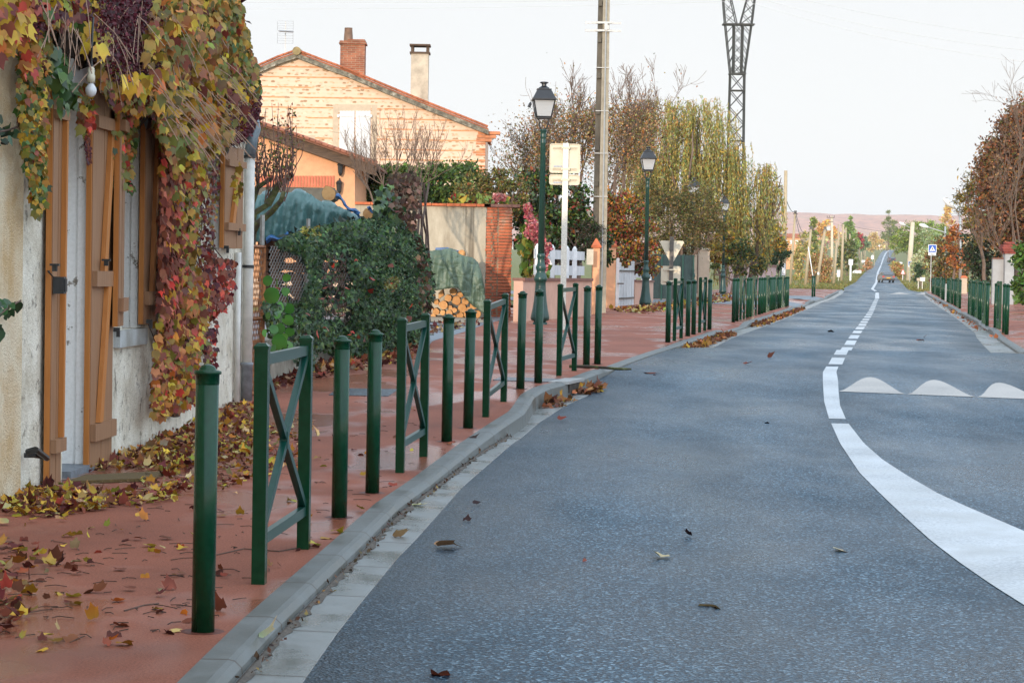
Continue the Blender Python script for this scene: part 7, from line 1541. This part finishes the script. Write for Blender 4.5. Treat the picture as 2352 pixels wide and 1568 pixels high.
ft('grey_bush', 'pale grey-green bush behind the mail boxes', 232, [(2118, 600, 16, 26), (2105, 615, 12, 22), (2128, 612, 14, 28)], [((.26, .27, .15), 3), ((.17, .19, .10), 2), ((.38, .36, .2), 1)], 3200, .24, 609, 2115, 'shrub')
ft('dark_shrub', 'dark conical shrub at the foot of the pale grey-green bush', 222, [(2110, 628, 12, 20)], [(DG, 3), ((.05, .07, .03), 2)], 900, .2, 611, 2110, 'shrub')
ft('silver_conifer', 'silvery sparse conifer in front of the green pines', 300, [(2130, 545, 20, 18), (2150, 555, 16, 16)], [((.20, .23, .12), 2), ((.13, .16, .08), 2)], 1500, .32, 613, 2142, shape=LANCE)
ft('cedar', 'tall layered cedar standing above the far bend', 880, [(2040, 492, 4, 8), (2040, 503, 9, 4), (2041, 512, 14, 4), (2040, 522, 17, 4), (2041, 533, 18, 5), (2043, 545, 20, 6)], [((.10, .12, .04), 3), ((.15, .16, .05), 2)], 2600, .8, 617, 2040, shape=LANCE)
ft('cedar', 'second shorter cedar just right of the tall one', 930, [(2054, 512, 5, 8), (2054, 525, 8, 6), (2055, 540, 9, 8)], [((.10, .12, .04), 3), ((.15, .16, .05), 2)], 1000, .8, 619, 2054, shape=LANCE)
ft('green_conifer', 'fresh green conifer with a split top left of the far road', 520, [(1953, 505, 5, 10), (1950, 520, 10, 12), (1957, 535, 13, 14), (1960, 555, 14, 18)], [((.10, .15, .04), 3), ((.15, .20, .05), 2)], 2600, .5, 621, 1955)
ft('green_conifer', 'small green conifer between the leaning poles', 430, [(1869, 510, 5, 10), (1867, 528, 9, 12), (1870, 550, 14, 14), (1862, 575, 18, 14)], [((.10, .13, .03), 3), ((.16, .16, .04), 2)], 2400, .42, 623, 1868)
ft('dark_bush', 'large dark green bush behind the thick wooden pole', 370, [(1948, 575, 20, 26), (1938, 600, 16, 26), (1958, 600, 12, 22), (1945, 560, 16, 14)], [((.06, .075, .02), 3), ((.11, .11, .025), 3), (DG, 1)], 4800, .32, 625, 1946, 'shrub', clump=.16)
ft('scrub', 'brown scrubby bushes behind the leaning poles on the left verge', 262, [(1868, 610, 18, 30), (1890, 600, 20, 36), (1880, 640, 24, 16), (1902, 625, 12, 26)], [((.26, .17, .07), 3), (RST, 1.4), (OLV, 2), ((.16, .10, .05), 2)], 5200, .23, 627, 1884, 'shrub')
ft('scrub', 'thin yellowish bushes between the first leaning poles', 300, [(1832, 590, 14, 34), (1848, 560, 12, 26), (1836, 625, 16, 20)], [((.30, .22, .08), 3), (OLV, 3), ((.2, .19, .07), 2)], 2800, .28, 629, 1838, 'shrub')
ft('orange_tree', 'orange autumn tree behind the transformer pole', 620, [(1890, 520, 14, 16), (1912, 535, 12, 16), (1880, 540, 12, 14)], [((.42, .19, .05), 3), ((.36, .24, .07), 2)], 1900, .6, 631, 1890)
ft('dark_red_tree', 'dark red rounded tree left of the far road', 560, [(1975, 545, 9, 10), (1972, 560, 10, 12)], [((.20, .03, .03), 3), ((.14, .03, .03), 2)], 900, .5, 633, 1974)
ft('green_tree', 'grey-green tree behind the dark red one', 640, [(1980, 565, 12, 18), (1988, 555, 8, 14)], [((.12, .17, .08), 3), ((.09, .13, .06), 2)], 1200, .6, 635, 1984)
ft('pale_tree', 'pale thin-leaved tree with white trunks left of the far bend', 760, [(2006, 550, 13, 14), (2018, 560, 12, 12), (2000, 565, 10, 12)], [((.40, .27, .12), 3), ((.30, .22, .10), 2)], 1400, .6, 637, 2008, tmat='wood_pole')
ft('orange_poplar', 'slender orange poplar above the right pines', 650, [(2176, 490, 7, 18), (2172, 508, 12, 16), (2183, 505, 6, 14)], [((.50, .25, .08), 3), ((.42, .24, .10), 2)], 1300, .6, 639, 2177)
ft('verge_bush', 'low brown bushes on the right verge beyond the car', 330, [(2066, 632, 10, 10), (2098, 625, 10, 18), (2060, 612, 12, 10)], [((.26, .17, .06), 3), (OLV, 2), (RST, 1)], 2000, .28, 641, 2075, 'shrub')
ft('verge_bush', 'brown hedge on the left verge before the far bend', 480, [(1990, 610, 10, 10), (1978, 622, 8, 10), (1998, 600, 8, 8)], [((.28, .16, .08), 3), (RST, 1), (OLV, 1)], 1500, .34, 643, 1990, 'shrub')
# wooded plain that reads as one mass
r = rng_(650); n = 26000; yy = 1250 + 1500 * r.random(n); pxs = 1700 + 760 * r.random(n); base = np.interp(pxs, [1700, 1790, 1900, 1990, 2020, 2045, 2090, 2200, 2460], [560, 548, 545, 548, 556, 560, 552, 540, 540]); zt = np.array([zat(b_ - 6 * math.sin(p_ * .05) - 4 * math.sin(p_ * .13 + 1), p_, y_) for b_, p_, y_ in zip(base, pxs, yy)])
P = np.array([(at(p_, 560, y_)[0], y_, 0) for p_, y_ in zip(pxs, yy)]); gz = np.interp(yy, [1200, 1300, 1500, 2000, 3000], [17, 18, 14, 6, 4]); P[:, 2] = gz + (np.maximum(zt, gz + 4) - gz) * r.random(n) ** .6
leaf_mesh('far_wood', P, 2.6, [((.55, .30, .14), 3), ((.32, .30, .11), 3), ((.60, .40, .18), 2), ((.22, .26, .11), 2)], 651, MAT['leaf'], None, DIAM); o = bpy.data.objects['far_wood']; tag(o, 'autumn woodland filling the plain below the far ridge', 'woodland', None, 'stuff')
# verge grass tufts
r = rng_(660); n = 16000; yy = 172 + 330 * r.random(n) ** 1.6; sd = r.random(n) < .6; cx = np.array([road_edges(y) for y in yy]); xx = np.where(sd, cx[:, 0] - .1 - 9 * r.random(n) ** 1.5, cx[:, 1] + .1 + 6 * r.random(n) ** 1.5); zz = np.array([Tz(y) for y in yy])
leaf_mesh('grass', np.stack([xx, yy, zz], 1), .22, [((.20, .19, .04), 3), ((.12, .14, .025), 3), ((.30, .22, .07), 2)], 661, MAT['leaf'], None, LANCE, (0, 0, 1.2), .5); tag(bpy.data.objects['grass'], 'rough sunlit grass on the verges of the far road', 'grass', None, 'stuff')

# ================================================================ FALLEN LEAVES, TWIGS, COVERS
FL = [(OCH, 3), ((.56, .38, .05), 2.2), (BRN, 1.6), ((.45, .16, .03), 1), ((.14, .05, .03), 1.4), ((.34, .30, .06), 1.4), ((.48, .36, .16), 2)]
FM = [((.10, .025, .022), 3), ((.18, .055, .03), 3), ((.30, .05, .03), .5), ((.42, .24, .05), 1), ((.34, .22, .12), 1.4)]
def litter(name, poly, n, size, pal, seed, lb, lift=.012, shape=LOBED, road=False, piled=0.0):
    r = rng_(seed); px = inpoly(poly, n, r); P = np.array([gnd(a_, b_, road) for a_, b_ in px]); P[:, 2] += lift + piled * r.random(n)
    o = leaf_mesh(name, P, size, pal, seed + 1, MAT['leaf_dry'], None, shape, None, 1.0, (0, 0, 2.2), .42, .45, .18); return tag(o, lb, 'fallen leaves', None, 'stuff')
for i, a_ in enumerate(list(bpy.data.objects)): pass
litter('leaf_litter', [(190, 1075), (260, 1035), (335, 985), (365, 958), (450, 932), (530, 925), (592, 935), (600, 1000), (570, 1050), (470, 1075), (380, 1083), (300, 1078), (200, 1086)], 1700, .045, FL + FM + [((.30, .17, .07), 4)], 701, 'thick drift of yellow fallen leaves along the foot of the creeper house', piled=.025)
litter('leaf_litter', [(450, 1000), (720, 960), (700, 1070), (500, 1130), (300, 1135), (330, 1090)], 700, .042, FM + FL, 703, 'thinner scatter of fallen leaves in front of the house drift')
litter('leaf_litter', [(0, 1150), (60, 1118), (130, 1120), (250, 1140), (410, 1128), (425, 1150), (250, 1172), (120, 1190), (0, 1185)], 560, .045, FL + FM, 705, 'band of small fallen leaves at the foot of the cream wall', piled=.03)
litter('leaf_litter', [(-10, 1255), (75, 1255), (100, 1292), (205, 1300), (200, 1322), (90, 1320), (60, 1395), (90, 1425), (-10, 1465)], 90, .052, FM + FM + FL, 707, 'loose brown leaves in the lower left corner of the pavement', .02)
litter('leaf_litter', [(0, 1200), (400, 1150), (900, 890), (1080, 1000), (430, 1480), (0, 1500)], 140, .05, FL + FM, 709, 'single leaves scattered over the red pavement', .015)
litter('leaf_litter', [(602, 885), (735, 840), (860, 815), (990, 790), (985, 815), (860, 850), (700, 872), (605, 905)], 600, .065, FM, 711, 'maroon fallen leaves along the ivy-covered low wall', piled=.05)
litter('leaf_litter', [(1400, 712), (1480, 706), (1600, 680), (1690, 676), (1690, 690), (1600, 704), (1480, 722), (1420, 716)], 900, .11, FL + FM, 713, 'golden fallen leaves at the foot of the second lamp and the mesh fence', piled=.04)
litter('leaf_litter', [(980, 745), (1110, 735), (1100, 748), (990, 770)], 260, .07, FM + [((.4, .3, .18), 3)], 715, 'bark chips and leaves on the ground before the log stack')
r = rng_(720); P = []
for y in np.concatenate([7 + 13 * r.random(300)]): P.append((Kx(y) + .165 + .055 * r.random() ** 1.5, y, Rd(y) + .018 + .006 * r.random()))
o = leaf_mesh('gutter_debris', P, .024, [((.11, .06, .035), 4), ((.07, .045, .03), 3), ((.22, .13, .05), 1)], 721, MAT['leaf_dry'], None, DIAM, None, 1, (0, 0, 1.5), .8); tag(o, 'dark crumbs and leaf bits caught in the near gutter', 'debris', None, 'stuff')
P = []
for y in np.concatenate([37.2 + 9 * r.random(420), 53.3 + 26 * r.random(620)]): P.append((Kx(y) + .18 + .26 * r.random() ** 1.6, y, Rd(y) + .01 + .05 * r.random() ** 2))
for y in np.concatenate([23.2 + 1.1 * r.random(40), 25.0 + .8 * r.random(70)]): P.append((Kx(y) + .19 + .22 * r.random(), y, Rd(y) + .01 + .06 * r.random() ** 2))
o = leaf_mesh('gutter_leaves', P, .075, [((.30, .12, .04), 3), ((.20, .07, .03), 3), (OCH, 1), ((.12, .05, .03), 2)], 723, MAT['leaf_dry'], None, LOBED, None, 1, (0, 0, 1.5), .7); tag(o, 'orange-brown leaves banked against the raised left kerb', 'fallen leaves', None, 'stuff')
P = []
for y in 45 + 75 * r.random(90): P.append((KRx(y) - .18 - .3 * r.random() ** 1.3, y, Rd(y) + .01 + .06 * r.random() ** 2))
o = leaf_mesh('gutter_leaves', P, .08, [((.26, .10, .04), 3), ((.16, .06, .03), 3), (OCH, .6)], 725, MAT['leaf_dry'], None, LOBED, None, 1, (0, 0, 1.5), .7); tag(o, 'sparse brown leaves lying in the right gutter', 'fallen leaves', None, 'stuff')
r = rng_(730); mb = MB()
for i in range(240):
    px, py = inpoly([(0, 1130), (420, 1080), (700, 930), (900, 880), (1060, 1000), (430, 1470), (0, 1480)], 1, r)[0]; q = gnd(px, py); a_ = r.random() * 3.14; L_ = .03 + .12 * r.random() ** 2; d = np.array([math.cos(a_), math.sin(a_), 0]) * L_; q[2] += .006; mb.tube([q - d * .5, q + np.array([.01 * r.standard_normal(), .01 * r.standard_normal(), .004]), q + d * .5], .0022, 3, False)
o = mb.build('fallen_twigs', MAT['vine_dark']); tag(o, 'fine dark twigs scattered over the red pavement', 'twigs', None, 'stuff')
mb = MB()
for i in range(420):
    px, py = inpoly([(100, 1110), (450, 1040), (560, 940), (720, 940), (700, 1050), (480, 1140), (100, 1170)], 1, r)[0]; q = gnd(px, py); a_ = r.random() * 3.14; d = np.array([math.cos(a_), math.sin(a_), 0]) * (.06 + .10 * r.random()); q[2] += .012; mb.tube([q - d * .5, q + np.array([0, 0, .006]), q + d * .5], .002, 3, False)
o = mb.build('fallen_stalks', MAT['straw']); tag(o, 'pale leaf stalks strewn among the fallen leaves by the house', 'stalks', None, 'stuff')
mb = MB()
for (pts) in ([(498, 1276), (560, 1262), (640, 1268), (720, 1254)], [(285, 1405), (330, 1392), (365, 1388)]): mb.tube([gnd(*p) + np.array([0, 0, .006]) for p in pts], .003, 4, False)
o = mb.build('long_twigs', MAT['vine_stem']); tag(o, 'two long thin twigs lying near the first barrier', 'twigs', None, 'stuff')
ROADL = [(1005, 1258, .13, 1), (1518, 1284, .10, 2), (1345, 1287, .08, 0), (1288, 967, .10, 0), (1092, 1160, .05, 3), (1070, 1197, .05, 3), (1637, 1393, .22, 1), (1484, 857, .16, 0), (1505, 862, .06, 3), (1918, 1265, .10, 2), (1583, 1232, .05, 3), (1006, 1553, .07, 0), (1712, 838, .12, 0), (1770, 822, .12, 0), (1908, 762, .14, 3), (2108, 783, .16, 0), (2123, 775, .1, 0), (1760, 972, .05, 3), (595, 1495, .09, 2), (950, 1165, .08, 2), (738, 1262, .07, 1), (1078, 1033, .08, 3), (916, 1236, .09, 1)]
CL4 = [BRN, (.40, .24, .10), (.50, .44, .26), (.04, .022, .018)]; CN = ['red-brown', 'tan', 'pale yellow', 'dark curled']
used_ = set()
for i, (a_, b_, s_, c_) in enumerate(ROADL):
    q = gnd(a_, b_, True); q[2] = max(q[2], S(q[1]) if q[0] < Kx(q[1]) + .16 else q[2]) + .012
    o = leaf_mesh('fallen_leaf', [q], np.array([s_]), [(CL4[c_], 1)], 760 + i, MAT['leaf_dry'], None, LOBED, (1, .3, 0), .6, (0, 0, 2), .4, .35, .1); tag(o, f'{CN[c_]} fallen leaf lying alone on the road surface', 'leaf', f'{CN[c_]} leaves lying on the road')
def cover(pts, lb):
    mb = MB(); mb.prism([(q[0], q[1], S(q[1]) + .001) for q in [gnd(*p) for p in pts]], (0, 0, .006)); o = mb.build('manhole_cover', MAT['tread']); tag(o, lb, 'manhole cover', 'chequer plate covers in the pavement')
cover([(755, 908), (892, 911), (915, 895), (777, 892.4)], 'dark chequer plate cover in the pavement, nearer one left of the bollards')
cover([(1132, 873.6), (1290, 879), (1319, 871.8), (1150, 866.5)], 'dark chequer plate cover by the kerb drain, farther one')
mb = MB(); pts = [gnd(1308, 846.5), gnd(1350, 846.8), gnd(1395, 850), gnd(1420, 852.5), gnd(1450, 853)]; mb.tube([np.array([p[0], p[1], max(p[2], S(p[1]) if p[0] < Kx(p[1]) + .1 else Rd(p[1])) + .03]) for p in pts], [.022, .02, .018, .018, .012], 6); o = mb.build('fallen_branch', MAT['moss'], None, True); tag(o, 'mossy stick lying across the kerb beside the fourth barrier', 'branch')
ya_ = 24.9; dr = thing('drain_inlet', (Kx(25.2) + .17, 25.2, Rd(25.2)), 'dark kerb drain opening with a metal lip near the chequer plate', 'drain'); mb = MB(); q = []
for z in (Rd(25.2) + .02, KT(25.2) - .03): q += [(Kx(24.9) + .12, 24.9, z), (Kx(24.9) + .172, 24.9, z), (Kx(25.6) + .172, 25.6, z), (Kx(25.6) + .12, 25.6, z)]
mb.hexa(q); mb.build('opening', MAT['vine_dark'], dr); mb = MB(); q = []  # solid dark block stands in for the shade inside the inlet
for z in (KT(25.2) - .022, KT(25.2) + .010): q += [(Kx(24.8) - .05, 24.8, z), (Kx(24.8) + .18, 24.8, z), (Kx(25.7) + .18, 25.7, z), (Kx(25.7) - .05, 25.7, z)]
mb.hexa(q); mb.build('lip', MAT['galv'], dr)
# ================================================================ HAZE
mb = MB(); mb.box((1350, 2620, 85), (7000, 5400, 190)); hz = mb.build('haze', MAT['wire'], None, False, (1350, 2620, -10))
m = bpy.data.materials.new('haze'); m.use_nodes = True; t_ = m.node_tree; t_.nodes.clear(); o_ = t_.nodes.new('ShaderNodeOutputMaterial'); v_ = t_.nodes.new('ShaderNodeVolumePrincipled'); v_.inputs['Color'].default_value = (.93, .94, .97, 1); v_.inputs['Density'].default_value = .00011; v_.inputs['Anisotropy'].default_value = .0; t_.links.new(v_.outputs[0], o_.inputs['Volume'])
hz.data.materials.clear(); hz.data.materials.append(m); tag(hz, 'thin pale haze over the far plain and ridge', 'haze', None, 'stuff')
